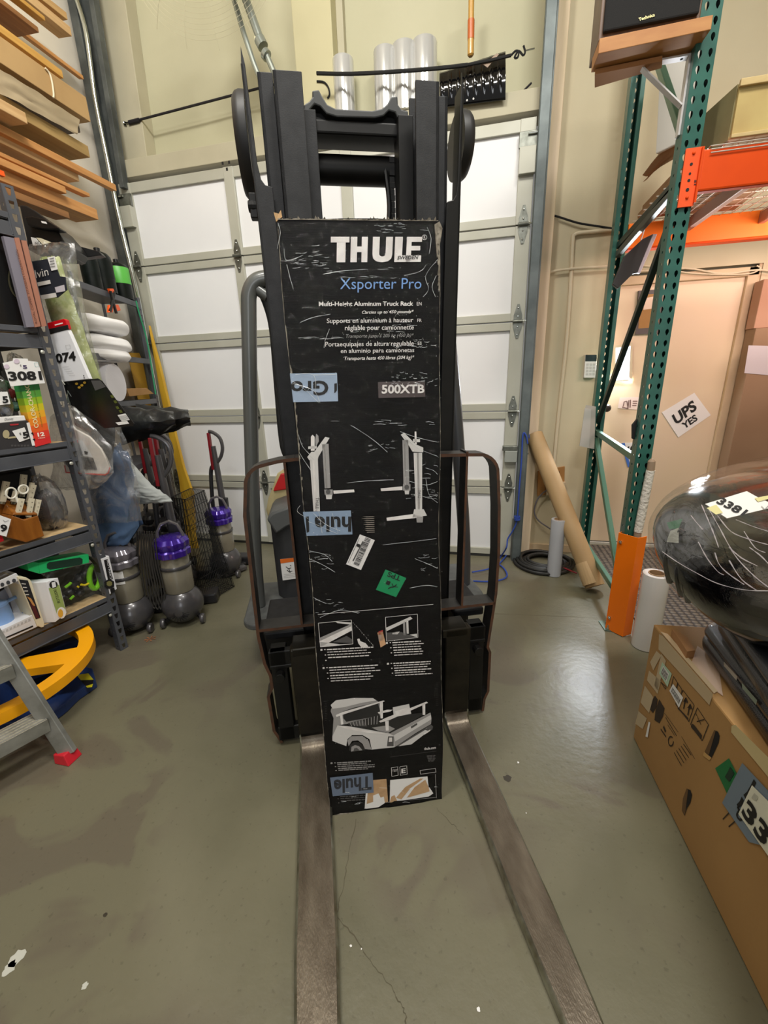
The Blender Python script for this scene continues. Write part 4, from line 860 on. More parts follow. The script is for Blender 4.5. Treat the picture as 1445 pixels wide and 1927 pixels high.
for k in range(5):
    b = MB(); z = 2.428+k*.035; x0 = .90+rnd.uniform(0, .05)+k*.03; y1 = 3.42-k*.05; y0_ = 2.9+rnd.uniform(-.1, .1)
    b.prism([V((x0, y0_, z)), V((x0+.5, y0_-.04, z+rnd.uniform(-.002, .004))), V((x0+.55, y1, z)), V((x0+.0, y1-.03, z))], (0, 0, rnd.uniform(.02, .03)), PINK)
    tag(b.build('flattened_carton', bevel=.003), ['bottom flattened carton of the pile on the rack deck', 'second flattened carton from the bottom of the pile on the rack deck', 'middle flattened carton of the pile on the rack deck', 'second flattened carton from the top of the pile on the rack deck', 'topmost flattened carton of the pile on the rack deck'][k], 'cardboard', 'flattened cartons on the rack deck')
b = MB()
b.grid(lambda i, j: V((.93+.42*i+.02*math.sin(j*9), 3.40-.46*i-.05*math.sin(j*3), 2.60+.22*math.sin(math.pi*min(1, i*1.2+.1))*(.4+.6*j)+.01*noise.noise(V((i*6, j*6, 0))))), 14, 12, PINK); b.build('paper_sack').name = 'paper_sack'
tag(bpy.data.objects['paper_sack'], 'crumpled brown paper sack on top of the flattened cartons', 'paper sack')
b = MB(); s3 = PY(3.2); q = [(1240, 150), (1252, 60), (1330, 50), (1320, 200), (1290, 262), (1233, 290)]; b.prism([s3.at(*p) for p in q], (.02, .015, 0), mat('grey_white_foam', (196, 192, 184), .8))
tag(b.build('white_sheet', bevel=.006), 'tall off-white sheet leaning behind the green front post above the deck', 'sheet')
# hanging panel and string
s = PY(3.05); b = MB(); b.prism([s.at(*p) for p in [(1153, 535), (1175, 482), (1210, 449), (1229, 440), (1200, 513), (1191, 515), (1163, 543)]], (.0, .03, 0), mat('dark_panel', (44, 42, 42), .5)); b.prism([s.at(*p) for p in [(1229, 440), (1237, 440), (1205, 514), (1199, 513)]], (0, .03, 0), mat('pale_panel_edge', (198, 186, 196), .5))
t = thing('hanging_panel', 'dark flat panel hanging on a white string under the rack beam', 'panel', s.at(1195, 520)); b.build('panel_body', t, bevel=.003)
b = MB(); b.tube([s.at(1206, 452), s.at(1219, 412), s.at(1222, 402)], .003, PAPER, n=6); b.tube([s.at(1203, 410), s.at(1222, 415)], .003, PAPER, n=6); b.build('string', t)
# torn papers on the rear post
s = PY(3.40); b = MB(); b.prism([s.at(*p) for p in [(1102, 762), (1121, 765), (1118, 845), (1102, 842), (1090, 838), (1097, 795)]], (0, -.002, 0), mat('grey_paper', (176, 172, 164), .7)); b.prism([s.at(*p) for p in [(1100, 768), (1112, 770), (1108, 843), (1090, 839)]], (0, -.006, 0), mat('grey_paper_light', (190, 188, 182), .7))
tag(b.build('torn_papers'), 'torn grey papers taped to the rear green post', 'paper')
b = MB(); s = PY(2.52); b.prism([s.at(*p) for p in [(1190, 800), (1203, 784), (1205, 790), (1200, 828), (1190, 826)]], (0, .02, 0), BLKM); tag(b.build('black_holder', bevel=.002), 'small black holder fixed to the green front post', 'holder')
# speaker shelf
sh = thing('bracket_shelf', 'orange-brown board shelf on a white bracket high on the green post', 'shelf', (.62, 2.55, 2.8))
OB = mat('orange_brown_board', (182, 128, 72), .6, c2=(168, 112, 60), scale=3, stretch=(2, 8, 8)); OB2 = mat('board_underside', (176, 124, 76), .7, c2=(164, 112, 66), scale=3)
Zt = PZ(2.785); a = PY(2.40).at(1134, 95); c = Zt.at(1112, 138); 
rl = PZ(2.775).at(1112, 137); rr_ = PZ(2.785).at(1300, 110)
b = MB(); b.hexa([V(q) for q in ((.425, 2.40, 2.775), (.835, 2.40, 2.785), (rr_.x, rr_.y, 2.785), (rl.x, rl.y, 2.775), (.425, 2.40, 2.825), (.835, 2.40, 2.83), (rr_.x, rr_.y, 2.83), (rl.x, rl.y, 2.825))], OB); b.build('shelf_board', sh, bevel=.002)
l1, l2, l3, l4 = [PZ(2.755).at(*q) for q in ((1119, 140), (1119, 165), (1245, 128), (1245, 115))]
b = MB(); b.prism([l1, l2, l3, l4], (0, 0, .018), OB2); b.build('lower_board', sh)
b = MB(); BRW = mat('bracket_white', (206, 202, 200), .35, .3); b.box((.53, 2.50, 2.766), (.81, 2.535, 2.773), BRW); b.box((.803, 2.50, 2.49), (.811, 2.535, 2.766), BRW); b.bar((.62, 2.517, 2.764), (.803, 2.517, 2.60), .032, .006, BRW)
for x in (.56, .68, .78): b.lathe([(.006, -.001), (.006, 0)], BLKM, Matrix.Translation((x, 2.517, 2.7655)), n=8)
b.build('bracket', sh, bevel=.001)
sp = thing('loudspeaker', 'black loudspeaker with a wood-look cabinet on the high bracket shelf', 'speaker', (.62, 2.5, 2.83))
b = MB(); b.box((.425, 2.43, 2.832), (.80, 2.60, 3.45), mat('speaker_cabinet', (112, 84, 62), .4, c2=(92, 66, 48), scale=4, stretch=(8, 8, 1))); b.build('cabinet', sp, bevel=.004)
b = MB(); b.box((.438, 2.41, 2.85), (.788, 2.43, 3.44), mat('speaker_grille', (20, 19, 19), .9, bump=.3, bscale=700)); b.build('grille', sp, bevel=.006)
b = MB(); b.text('Technics', PY(2.408), (1202, 40), (1232, 31), (1201, 34), mat('gold_badge', (226, 214, 150), .35, .4), .001, bold=.02); b.build('badge', sp)
# wrapped stick beside the guard
b = MB(); s = PY(2.447); p0 = s.at(1200, 1003); p1 = s.at(1224, 885); p2 = s.at(1226, 868); p0.z = .20 if 0 else p0.z
d = (p1-p0); b0 = p0-d*1.0
t = thing('wrapped_pole', 'wooden pole wrapped in white cloth behind the orange guard', 'pole', (b0.x, b0.y, 0))
for p in (b0, p0, p1, p2): p.y += .0
b.tube([p0+d*.02, p0+d*.25, p0+d*.5, p0+d*.8, p1], [.021, .022, .022, .021, .021], mat('white_cloth_wrap', (214, 208, 198), .8, bump=.8, bscale=60), n=16); b.build('cloth_wrap', t, smooth=True)
b = MB(); b.tube([V((p0.x, p0.y, 0)), p0, p1, p2, p2+V((0, 0, .012))], [.019, .019, .019, .018, .008], mat('weathered_wood', (150, 128, 106), .7), n=14); b.build('wooden_pole', t, smooth=True)
# rubber mat
def mat_rubber():
    m = bpy.data.materials.new('scalloped_rubber'); m.use_nodes = True; nt = m.node_tree; b = nt.nodes['Principled BSDF']; b.inputs['Roughness'].default_value = .55
    tc = nt.nodes.new('ShaderNodeTexCoord'); mp = nt.nodes.new('ShaderNodeMapping'); mp.inputs['Scale'].default_value = (24, 30, 1); nt.links.new(tc.outputs['Object'], mp.inputs[0])
    v = nt.nodes.new('ShaderNodeTexVoronoi'); v.inputs['Scale'].default_value = 1; v.inputs['Randomness'].default_value = .15; nt.links.new(mp.outputs[0], v.inputs['Vector'])
    r = nt.nodes.new('ShaderNodeValToRGB'); e = r.color_ramp.elements; e[0].position = .30; e[0].color = lin((100, 90, 78)); e[1].position = .46; e[1].color = lin((46, 40, 36)); nt.links.new(v.outputs['Distance'], r.inputs[0]); nt.links.new(r.outputs[0], b.inputs['Base Color'])
    bp = nt.nodes.new('ShaderNodeBump'); bp.inputs['Distance'].default_value = .006; bp.invert = True; nt.links.new(v.outputs['Distance'], bp.inputs['Height']); nt.links.new(bp.outputs[0], b.inputs['Normal']); return m
b = MB(); b.box((.99, 2.40, .001), (2.5, 3.88, .012), mat_rubber()); b.box((.975, 2.385, .001), (2.52, 2.40, .007), mat('mat_edge', (120, 104, 88), .7)); tag(b.build('rubber_mat'), 'dark scalloped rubber floor mat beneath the rack', 'mat')
# rolls of stretch film
def roll(x, y, r, h, label, m):
    t = thing('film_roll', label, 'roll', (x, y, 0), group=None)
    b = MB(); b.lathe([(r*.55, .004), (r, .004), (r, h*.3), (r, h*.7), (r, h-.004), (r*.985, h), (r*.62, h), (r*.60, h-.002)], m, Matrix.Translation((x, y, 0)), n=40, cap=False); b.build('wound_film', t, smooth=True)
    b = MB(); b.lathe([(r*.60, .0), (r*.60, h+.004), (r*.53, h+.004), (r*.53, .0)], mat('core_cardboard', (160, 128, 92), .8), Matrix.Translation((x, y, 0)), n=30, cap=False); b.build('cardboard_core', t, smooth=True)
WRP = mat('clear_film_roll', (214, 212, 210), .22, coat=.6, bump=.05, bscale=30, stretch=(.4, .4, 10)); WRP2 = mat('clear_film_roll_grey', (176, 178, 184), .25, coat=.5, bump=.08, bscale=30, stretch=(.4, .4, 8))
roll(.955, 2.335, .066, .455, 'white roll of stretch film standing right of the orange guard', WRP)
roll(.595, 3.21, .052, .46, 'greyish roll of stretch film standing inside the black hose coil', WRP2)
# hose coil
b = MB(); rnd = random.Random(4); pts = []
for k in range(6*28):
    a = 2*math.pi*k/28; r = .245-.022*(k/28)+.006*math.sin(k*.7); pts.append(V((.545+r*math.cos(a), 3.40+r*.95*math.sin(a), .018+.012*((k//28) % 3)+.004*math.sin(k*.3))))
b.tube(pts, .0135, mat('black_rubber_hose', (30, 29, 27), .5), n=10); b.tube(smoothpath([(.60, 3.33, .035), (.68, 3.26, .04), (.76, 3.20, .03)], 5), .006, mat('red_hose', (150, 40, 50), .4), n=8)
tag(b.build('coiled_hose', smooth=True), 'coil of black rubber hose on the floor by the door track', 'hose')
# cardboard tube
b = MB(); A = V((.425, 3.62, 1.035)); B_ = V((.835, 2.965, .045)); dd = (B_-A).normalized(); TB = mat('kraft_tube', (178, 148, 106), .65, c2=(166, 136, 94), scale=3)
b.tube([A, A+dd*.2, A.lerp(B_, .5), B_], .066, TB, n=32, cap=False); b.tube([A, B_], .060, CARD, n=24, cap=False)
t = thing('cardboard_tube', 'long kraft cardboard tube leaning between the door track and the floor', 'tube', (B_.x, B_.y, 0)); b.build('tube_body', t, smooth=True)
b = MB(); e = B_-dd*.02; sx = dd.cross(V((0, 0, 1))).normalized(); sy = sx.cross(dd)
b.grid(lambda i, j: e + (sx*math.cos(-.9+1.9*i)+sy*math.sin(-.9+1.9*i))*(.069+.035*j*i) - dd*(.16*(1-j)) , 8, 3, mat('kraft_flap', (190, 160, 118), .7)); b.build('paper_flap', t, solid=.002)
# plywood box and cable
b = MB(); s = PY(3.72); b.prism([s.at(*p) for p in [(1012, 886), (1062, 877), (1061, 912), (1060, 926), (1010, 932)]], (0, -.018, 0), mat('plywood', (176, 128, 70), .6, c2=(160, 112, 60), scale=5)); b.prism([s.at(*p) for p in [(1026, 909), (1063, 905), (1061, 924), (1026, 930)]], (0, -.05, 0), mat('beige_socket', (196, 176, 146), .5)); c = s.at(1050, 888); b.box((c.x-.008, 3.698, c.z-.008), (c.x+.008, 3.703, c.z+.008), INK)
tag(b.build('socket_board', bevel=.002), 'small plywood board with a socket low on the wall behind the cardboard tube', 'board')
b = MB(); b.tube(smoothpath([s.to(*s.ab(*q), .06) for q in [(1040, 912), (1020, 924), (1008, 940), (1004, 960), (1012, 976), (1032, 990), (1045, 1002)]], 5), .006, mat('grey_cable', (110, 106, 112), .5), n=8); tag(b.build('grey_cable', smooth=True), 'grey cable looping down from the plywood socket board', 'cable')
b = MB(); s = PY(3.42); RB = mat('blue_rope', (44, 76, 168), .7, bump=.6, bscale=300)
up = [s.to(*s.ab(*q), 0) for q in [(993, 835), (990, 820), (985, 815), (983, 830), (981, 870), (977, 920), (974, 965), (971, 985), (964, 1000), (955, 1015)]]
lo = [F0_.at(*q)+V((0, 0, .012)) for q in [(942, 1050), (935, 1060), (948, 1072), (954, 1085), (945, 1093), (920, 1097), (890, 1096)]]
b.tube(smoothpath(up+[V((.24, 3.36, .15))]+lo, 4), .006, RB, n=8)
b.tube(smoothpath([F0_.at(*q)+V((0, 0, .02)) for q in [(888, 1081), (915, 1076), (935, 1068), (948, 1055), (955, 1045)]], 4), .006, RB, n=8)
b.tube(smoothpath([s.to(*s.ab(*q), -.15) for q in [(988, 815), (996, 818), (1001, 832), (1005, 850)]], 4), .006, RB, n=8)
for k in range(4): c = s.at(973, 972+k*2); b.tube(arc((c.x, c.y, c.z), .02, 0, 360, 12, ey=(0, 1, 0)), .005, RB, n=6)
tag(b.build('blue_rope', smooth=True), 'blue rope tied to the right door track and trailing on the floor', 'rope')

# ------------------------------------------------------------------ big carton at the lower right
CB = Plane((.684, 1.625, 0), (.055, -1, 0), (0, 0, 1)); cdx = CB.ex; cn = -CB.n
bc_ = thing('long_carton', 'long brown cardboard carton with handling symbols at the lower right', 'box', CB.to(.7, 0, -.3))
H_ = .558; LN = 1.5; DPT = .62
b = MB(); p = [CB.to(0, 0), CB.to(LN, 0), CB.to(LN, 0)+cn*DPT, CB.to(0, 0)+cn*DPT]
CBD = mat('carton_board', (172, 132, 80), .75, c2=(162, 122, 72), scale=2, bump=.05, bscale=60)
# side panel with two hand holes: build as strips around the openings
def cab(px, py): return V(CB.ab(px, py))
h1 = [cab(*q) for q in ((1347, 1373), (1355, 1378), (1354, 1396), (1338, 1426), (1328, 1417), (1333, 1402))]
b.add([V((0, 0, 0))]*0, [], CBD)
b.hexa([q+V((0, 0, .001)) for q in p]+[q+V((0, 0, H_)) for q in p], CBD); b.build('box_body', bc_, bevel=.006)
DKH = mat('hand_hole_dark', (22, 16, 12), .9); b = MB()
b.mark(CB, [(1345, 1374), (1352, 1377), (1355, 1385), (1353, 1398), (1340, 1426), (1334, 1422), (1327, 1415), (1338, 1396)], DKH, .0015); b.mark(CB, [(1345, 1374), (1348, 1375), (1335, 1421), (1327, 1415)], mat('hole_lip', (104, 76, 44), .8), .002); b.mark(CB, [(1326, 1415), (1340, 1426), (1336, 1431), (1324, 1422)], mat('hole_lip_pale', (196, 156, 96), .7), .002); b.build('hand_hole', bc_); b = MB()
b.mark(CB, [(1293, 1484), (1300, 1487), (1303, 1496), (1300, 1510), (1293, 1522), (1289, 1535), (1284, 1526), (1286, 1503)], DKH, .0015); b.mark(CB, [(1293, 1484), (1296, 1486), (1290, 1534), (1284, 1526), (1286, 1503)], mat('hole_lip', (104, 76, 44), .8), .002)
b.build('hand_hole', bc_)
b = MB(); PR = mat('brown_black_print', (52, 38, 24), .8)
def fr(px, w=.003): b.line(CB, px+[px[0]], w, PR, .0015)
fr([(1242, 1282), (1254, 1292), (1253, 1297), (1243, 1282)]); fr([(1268, 1273), (1284, 1298), (1280, 1322), (1262, 1300)]); fr([(1286, 1299), (1307, 1327), (1297, 1358), (1272, 1325)]); fr([(1313, 1332), (1334, 1364), (1322, 1394), (1300, 1363)])
for x, y in ((1288, 1314), (1296, 1326)): b.line(CB, [(x+3, y), (x-1, y+20)], .006, PR, .0017); b.mark(CB, [(x-2, y+6), (x+4, y-2), (x+8, y+9)], PR, .0017)
b.line(CB, [(1276, 1332), (1296, 1353)], .006, PR, .0017); b.mark(CB, [(1303, 1362), (1307, 1364), (1322, 1384), (1320, 1392), (1301, 1368)], PR, .0017); b.line(CB, [(1310, 1342), (1320, 1364)], .003, PR, .0017); b.line(CB, [(1326, 1354), (1312, 1358)], .003, PR, .0017)
b.line(CB, [(1276, 1286), (1272, 1302)], .006, PR, .0017)
b.mark(CB, [(1233, 1309), (1238, 1316), (1236, 1330), (1229, 1342), (1223, 1334), (1226, 1322)], PR, .0015); b.mark(CB, [(1241, 1316), (1251, 1333), (1248, 1348), (1241, 1361), (1232, 1355), (1234, 1337)], PR, .0015)
b.line(CB, [(1251, 1342), (1277, 1378)], .002, PR, .0015); b.line(CB, [(1253, 1350), (1274, 1385)], .003, PR, .0015); b.line(CB, [(1257, 1364), (1270, 1384)], .002, PR, .0015)
b.line(CB, [(1249, 1367), (1253, 1377)], .012, PR, .0015); b.line(CB, [(1244, 1372), (1254, 1387)], .006, PR, .0015)
cc = (1263, 1395)
for k in range(9): a = .6*k; b.line(CB, [(cc[0]+5*math.cos(a), cc[1]+9*math.sin(a)), (cc[0]+5*math.cos(a+.6), cc[1]+9*math.sin(a+.6))], .005, PR, .0015)
for k in range(5): b.line(CB, [(1269+k*4.4, 1416-k*4), (1283+k*4.6, 1441-k*5)], .0035, PR, .0015)
b.line(CB, [(1283, 1386), (1308, 1428)], .002, PR, .0015); b.line(CB, [(1361, 1542), (1376, 1526), (1382, 1530)], .003, PR, .0015); b.line(CB, [(1372, 1556), (1395, 1536)], .003, PR, .0015)
b.build('printed_symbols', bc_)
b = MB(); TP = film('clear_tape_sheen', refl=.25, rough=.35, bump=.2, bscale=20, haze=.35, hazecol=(214, 190, 160)); TPW = mat('cloudy_tape', (192, 170, 136), .35, coat=.3)
b.mark(CB, [(1241, 1193), (1248, 1197), (1343, 1306), (1336, 1327), (1240, 1222)], TPW, .002); b.mark(CB, [(1378, 1366), (1385, 1364), (1470, 1448), (1470, 1490), (1377, 1378)], mat('cloudy_tape_pale', (204, 186, 138), .4), .002)
for q in ([(1236, 1225), (1245, 1233), (1230, 1262), (1224, 1246)], [(1222, 1262), (1244, 1282), (1238, 1306), (1218, 1280)], [(1214, 1290), (1230, 1312), (1222, 1342), (1206, 1322)], [(1202, 1338), (1218, 1352), (1210, 1372), (1196, 1362)], [(1245, 1230), (1254, 1244), (1238, 1300), (1232, 1290)]): b.mark(CB, q, TPW, .0016)
b.mark(CB, [(1222, 1358), (1225, 1360), (1220, 1388), (1216, 1386)], PAPER, .003)
b.build('packing_tape', bc_)
b = MB(); LGN = mat('mint_label', (180, 206, 180), .5)
b.mark(CB, [(1247, 1246), (1265, 1268), (1257, 1293), (1241, 1267)], LGN, .002); b.mark(CB, [(1249, 1253), (1260, 1268), (1255, 1283), (1245, 1266)], PAPER, .0026)
for k in range(6): b.line(CB, [(1250+k*1.6, 1256+k*2.4), (1246+k*1.6, 1268+k*2.4)], .003, PR, .0032)
b.mark(CB, [(1268, 1287), (1287, 1313), (1279, 1332), (1261, 1300)], PAPER, .0028)
for k in range(9): b.line(CB, [(1268+k*1.7, 1294+k*2.7), (1265+k*1.7, 1303+k*2.7)], .0028, INK, .0034)
b.build('shipping_label', bc_, label='two small white barcode labels')
b = MB(); b.mark(CB, [(1373, 1427), (1388, 1456), (1370, 1495), (1347, 1446)], mat('deep_green_label', (8, 112, 58), .45), .002); b.mark(CB, [(1376, 1443), (1384, 1456), (1374, 1472), (1366, 1462), (1372, 1452)], mat('green_ink_dark', (10, 50, 34), .5), .003); b.build('handling_label', bc_, label='green square label')
b = MB(); b.mark(CB, [(1399, 1436), (1470, 1512), (1470, 1600), (1412, 1585), (1361, 1511)], mat('steel_blue_tape', (116, 132, 148), .45), .0032)
BK2 = INK; b.line(CB, [(1424, 1470), (1418, 1482), (1411, 1494), (1404, 1500)], .010, BK2, .0042); b.line(CB, [(1401, 1503), (1397, 1512), (1391, 1518), (1396, 1530)], .010, BK2, .0042); b.text('U', CB, (1386, 1535), (1397, 1549), (1393, 1523), BK2, .0042, bold=.05)
b.build('blue_tape_label', bc_)
b = MB(); b.mark(CB, [(1419, 1478), (1470, 1528), (1470, 1640), (1393, 1532)], mat('cream_paper_tag', (224, 224, 206), .7), .005)
b.text('33', CB, (1399, 1531), (1442, 1596), (1413, 1502), INK, .0065, bold=.04); b.mark(CB, [(1424, 1493), (1432, 1500), (1428, 1508), (1419, 1502)], mat('smudge_grey', (186, 186, 172), .7), .0062)
b.build('number_tag', bc_, label='white paper tag numbered 33')
b = MB(); z = H_+.002; TPP = mat('pale_flap', (196, 168, 146), .7); TOPB = mat('shadowed_lid_board', (112, 78, 44), .8)
Z5 = PZ(z)
b.prism([Z5.at(*q) for q in ((1243, 1190), (1256, 1194), (1350, 1302), (1343, 1306))], (0, 0, .003), TPW)
b.prism([Z5.at(*q) for q in ((1300, 1250), (1312, 1216), (1350, 1245), (1360, 1310), (1340, 1296))], (0, 0, .002), TPP); b.prism([Z5.at(*q) for q in ((1262, 1196), (1290, 1212), (1305, 1238), (1290, 1240))], (0, 0, .03), mat('torn_flap_brown', (168, 122, 78), .8))
b.build('lid_flap', bc_)
b = MB(); q0 = F0_.at(1283, 1562); q1 = F0_.at(1302, 1592); b.tube([q0+V((0, 0, .012)), q1+V((.0, 0, .012))], .011, mat('tan_dowel', (176, 142, 88), .6), n=12); tag(b.build('wooden_dowel', smooth=True), 'short tan wooden dowel on the floor at the foot of the long carton', 'dowel')

# black moulded cases
CA = mat('moulded_black_case', (20, 22, 26), .26, bump=.35, bscale=300, coat=.4)
def case(zs, l, dep, name, label):
    z0, z1 = zs; A, B_ = [PZ(z1).at(*q) for q in l]; d = (B_-A).normalized(); B_ = A+d*1.1; n = V((-d.y, d.x, 0)); n = n if n.x > 0 else -n
    pts = [A+d*.04, A+n*.04+d*.0, A+n*dep*.9, A+n*dep+d*.05, B_+n*dep, B_]
    t = thing(name, label, 'case', V((A.x+.2, A.y-.2, z0)))
    h = (z1-z0)
    b = MB(); lo = [V((p.x, p.y, z0)) for p in pts]
    c = sum(lo, V())/6; lo2 = [V((c.x+(p.x-c.x)*.97, c.y+(p.y-c.y)*.98, z0)) for p in lo]
    vs = lo2+[V((p.x, p.y, z0+h*.55)) for p in lo]; n6 = 6
    b.add(vs, [tuple(reversed(range(6))), tuple(range(6, 12))]+[(i, (i+1) % 6, (i+1) % 6+6, i+6) for i in range(6)], CA); b.build('case_base', t, bevel=.022, smooth=True, seg=4)
    b = MB(); vs = [V((p.x, p.y, z0+h*.56)) for p in lo]+[V((c.x+(p.x-c.x)*.98, c.y+(p.y-c.y)*.985, z1)) for p in lo]
    b.add(vs, [tuple(reversed(range(6))), tuple(range(6, 12))]+[(i, (i+1) % 6, (i+1) % 6+6, i+6) for i in range(6)], CA); b.build('case_lid', t, bevel=.026, smooth=True, seg=4)
    return t, A, d, n
t, A, d, n = case((.562, .665), ((1314, 1160), (1445, 1332)), .50, 'black_case', 'lower black moulded case on the long carton, with two small labels')
sp_ = Plane(V((A.x, A.y, 0)), d, (0, 0, 1)); 
if sp_.n.x > 0: sp_ = Plane(V((A.x, A.y, 0)), -d, (0, 0, 1))
b = MB(); b.mark(sp_, [(1364, 1245), (1389, 1273), (1388, 1281), (1364, 1253)], mat('worn_label', (166, 158, 146), .6), .003); b.mark(sp_, [(1398, 1285), (1427, 1318), (1425, 1327), (1399, 1296)], mat('grey_green_label', (130, 142, 128), .6), .003); b.build('case_label', t)
case((.667, .77), ((1345, 1125), (1445, 1262)), .45, 'black_case', 'upper black moulded case under the film-wrapped item')
# film-wrapped black item with tag 3381
wi = thing('wrapped_item', 'bulky glossy black item wrapped in clear film with paper tag 3381', 'wrapped item', (1.0, 1.5, .775))
BG = mat('gloss_black_shell', (10, 9, 11), .14, coat=.4)
ctr = V((1.085, 1.47, 1.0))
def se(u, v, sx, sy, sz, e=.75):
    a = (u-.5)*2*math.pi; c = (v-.5)*math.pi
    f = lambda w_: math.copysign(abs(w_)**e, w_)
    return V((sx*f(math.cos(c))*f(math.cos(a)), sy*f(math.cos(c))*f(math.sin(a)), sz*f(math.sin(c))))
R_ = Matrix.Rotation(rad(-14), 3, 'Y') @ Matrix.Rotation(rad(6), 3, 'X')
b = MB(); b.grid(lambda i, j: ctr+V((.01, 0, -.02))+R_ @ se(i, j, .475, .45, .185), 48, 24, BG); b.build('shell', wi, smooth=True)
b = MB(); rnd = random.Random(2)
for k in range(16):
    a = rnd.uniform(2.4, 4.6); p = [ctr+R_ @ V((.47*math.cos(a)*f_, .45*math.sin(a)*f_, h_)) for f_, h_ in ((.98, -.10), (.99, .0), (.88, .10))]; b.tube(smoothpath(p, 4), .010, mat('black_trim_plastic', (26, 25, 26), .3), n=8)
b.build('black_trim', wi, smooth=True)
b = MB(); FW_ = film('wrap_film', refl=.13, rough=.05, bump=.5, bscale=3, stretch=(1.2, 1.2, 2.2), haze=.0, hazecol=(230, 226, 232))
b.grid(lambda i, j: ctr+R_ @ (se(i, j, .495, .47, .215, .85)*(1+.012*noise.noise(V((i*9, j*4, 0)))+.004*noise.noise(V((i*50, j*12, 4))))), 110, 48, FW_); b.build('clear_film', wi, smooth=True)
b = MB(); RGL = mat('film_fold', (176, 168, 172), .15, coat=.5); rnd = random.Random(8)
W5 = PY(.93)
def skin(px, k=1.06):
    pts = []
    for q in px:
        dr = CR*((q[0]-722.5)/FPX)+CD*((q[1]-963.5)/FPX)+CF; o = R_.transposed() @ (CAM-ctr); dd_ = R_.transposed() @ dr
        s_ = V((1/.505, 1/.478, 1/.222)); o2 = V((o.x*s_.x, o.y*s_.y, o.z*s_.z)); d2_ = V((dd_.x*s_.x, dd_.y*s_.y, dd_.z*s_.z))
        A_ = d2_.dot(d2_); B2 = 2*o2.dot(d2_); C2 = o2.dot(o2)-k; D2 = B2*B2-4*A_*C2
        if D2 < 0: continue
        pts.append(CAM+dr*((-B2-math.sqrt(D2))/2/A_))
    return pts
def fold(px, r=.0016):
    pts = skin(px)
    if len(pts) > 1: pts = smoothpath(pts, 4); b.tube(pts, [r*rnd.uniform(.4, 1.3) for _ in pts], RGL, n=5)
for q in ([(1320, 950), (1335, 985), (1345, 1010), (1352, 1030)], [(1335, 960), (1352, 990), (1368, 1020), (1388, 1052), (1420, 1085), (1445, 1105)], [(1350, 970), (1375, 1000), (1410, 1015), (1445, 1025)], [(1372, 1030), (1395, 1050), (1425, 1065)], [(1314, 1020), (1330, 1050), (1350, 1075), (1362, 1082)], [(1372, 1055), (1395, 1090), (1425, 1112)], [(1385, 978), (1415, 990), (1445, 1000)], [(1300, 970), (1312, 985), (1322, 996)], [(1345, 1040), (1352, 1060), (1368, 1078), (1400, 1100)], [(1410, 1030), (1430, 1045), (1445, 1060)], [(1400, 1000), (1420, 1030), (1440, 1040)], [(1246, 1038), (1275, 1058), (1310, 1078), (1350, 1098), (1400, 1110), (1445, 1112)]): fold(q)
b.build('film_folds', wi, smooth=True)
tp = Plane(PY(1.10).at(1345, 960), (1, .10, 0), (-.1, .72, .69)); b = MB()
b.prism([tp.at(*q) for q in ((1326, 949), (1404, 925), (1424, 936), (1450, 948), (1450, 956), (1367, 976), (1352, 966))], tp.n*.002, mat('tag_paper', (228, 224, 218), .6))
b.text('3381', tp, (1345, 947), (1394, 972), (1357, 936), INK, .004, bold=.03)
YT = mat('masking_tape', (206, 198, 140), .6); b.mark(tp, [(1328, 958), (1346, 951), (1358, 966), (1345, 970)], YT, .004); b.mark(tp, [(1418, 937), (1450, 930), (1450, 936), (1424, 944)], YT, .004)
b.line(tp, [(1430, 952), (1436, 958), (1446, 948)], .002, mat('pencil', (150, 150, 150), .6), .004)
b.build('number_tag', wi)
b = MB()
for px, m in (([(1255, 984), (1284, 977), (1277, 994), (1260, 996)], mat('green_sticker_dim', (30, 92, 60), .5)), ([(1262, 1000), (1277, 994), (1277, 1022), (1255, 1020)], mat('grey_sticker', (150, 150, 140), .5))):
    b.prism(skin(px, .90), (0, .004, 0), m)
b.build('worn_sticker', wi, label='torn green and grey stickers')
# ------------------------------------------------------------------ shelving unit on the left, near
PO = V((-2.066, 1.753, 0)); SD = V((.232, .973, 0)).normalized(); SN = V((-SD.y, SD.x, 0)); ZZ = V((0, 0, 1))
def SHP(d=0): return Plane(PO+SN*d, SD, ZZ)
SG = mat('shelf_grey_steel', (92, 94, 100), .45, .3, c2=(82, 84, 90), scale=8); PB = mat('particle_board', (196, 168, 124), .8, c2=(182, 152, 108), scale=30)
def sp3(a, d, z): return PO+SD*a+SN*d+ZZ*z          # a: away from the camera, d: into the shelf
def sbox(b, a0, a1, d0, d1, z0, z1, m): return b.hexa([sp3(a0, d0, z0), sp3(a1, d0, z0), sp3(a1, d1, z0), sp3(a0, d1, z0), sp3(a0, d0, z1), sp3(a1, d0, z1), sp3(a1, d1, z1), sp3(a0, d1, z1)], m)
su = thing('shelving_unit', 'grey slotted steel shelving unit at the left, near the camera', 'shelving', (-2.4, 1.2, 0))
LEN, DEP, HT = 1.45, .50, 2.36
for a0, d0, name in ((0, 0, 'corner_post'), (0, DEP, 'corner_post'), (-LEN-.045, 0, 'corner_post'), (-LEN-.045, DEP, 'corner_post')):
    b = MB()
    if a0 == 0 and d0 == 0:
        holed(b, sp3(0.0, 0, .0), SD, ZZ, 47, .045, .0505, [KEY], SG)
        holed(b, sp3(0.0, .0, .0), SN, ZZ, 47, .045, .0505, [[(.5+(p-.5)*.6, .5+(q-.5)*.4) for p, q in SLOT]], SG)
        b.build(name, su, solid=.0025)
    else:
        sbox(b, a0, a0+.045, d0, d0+.003, 0, HT, SG); sbox(b, a0+.042, a0+.045, d0-.0, d0+.045, 0, HT, SG); b.build(name, su)
TOPS = [.362, .800, 1.255, 1.795, 2.262]
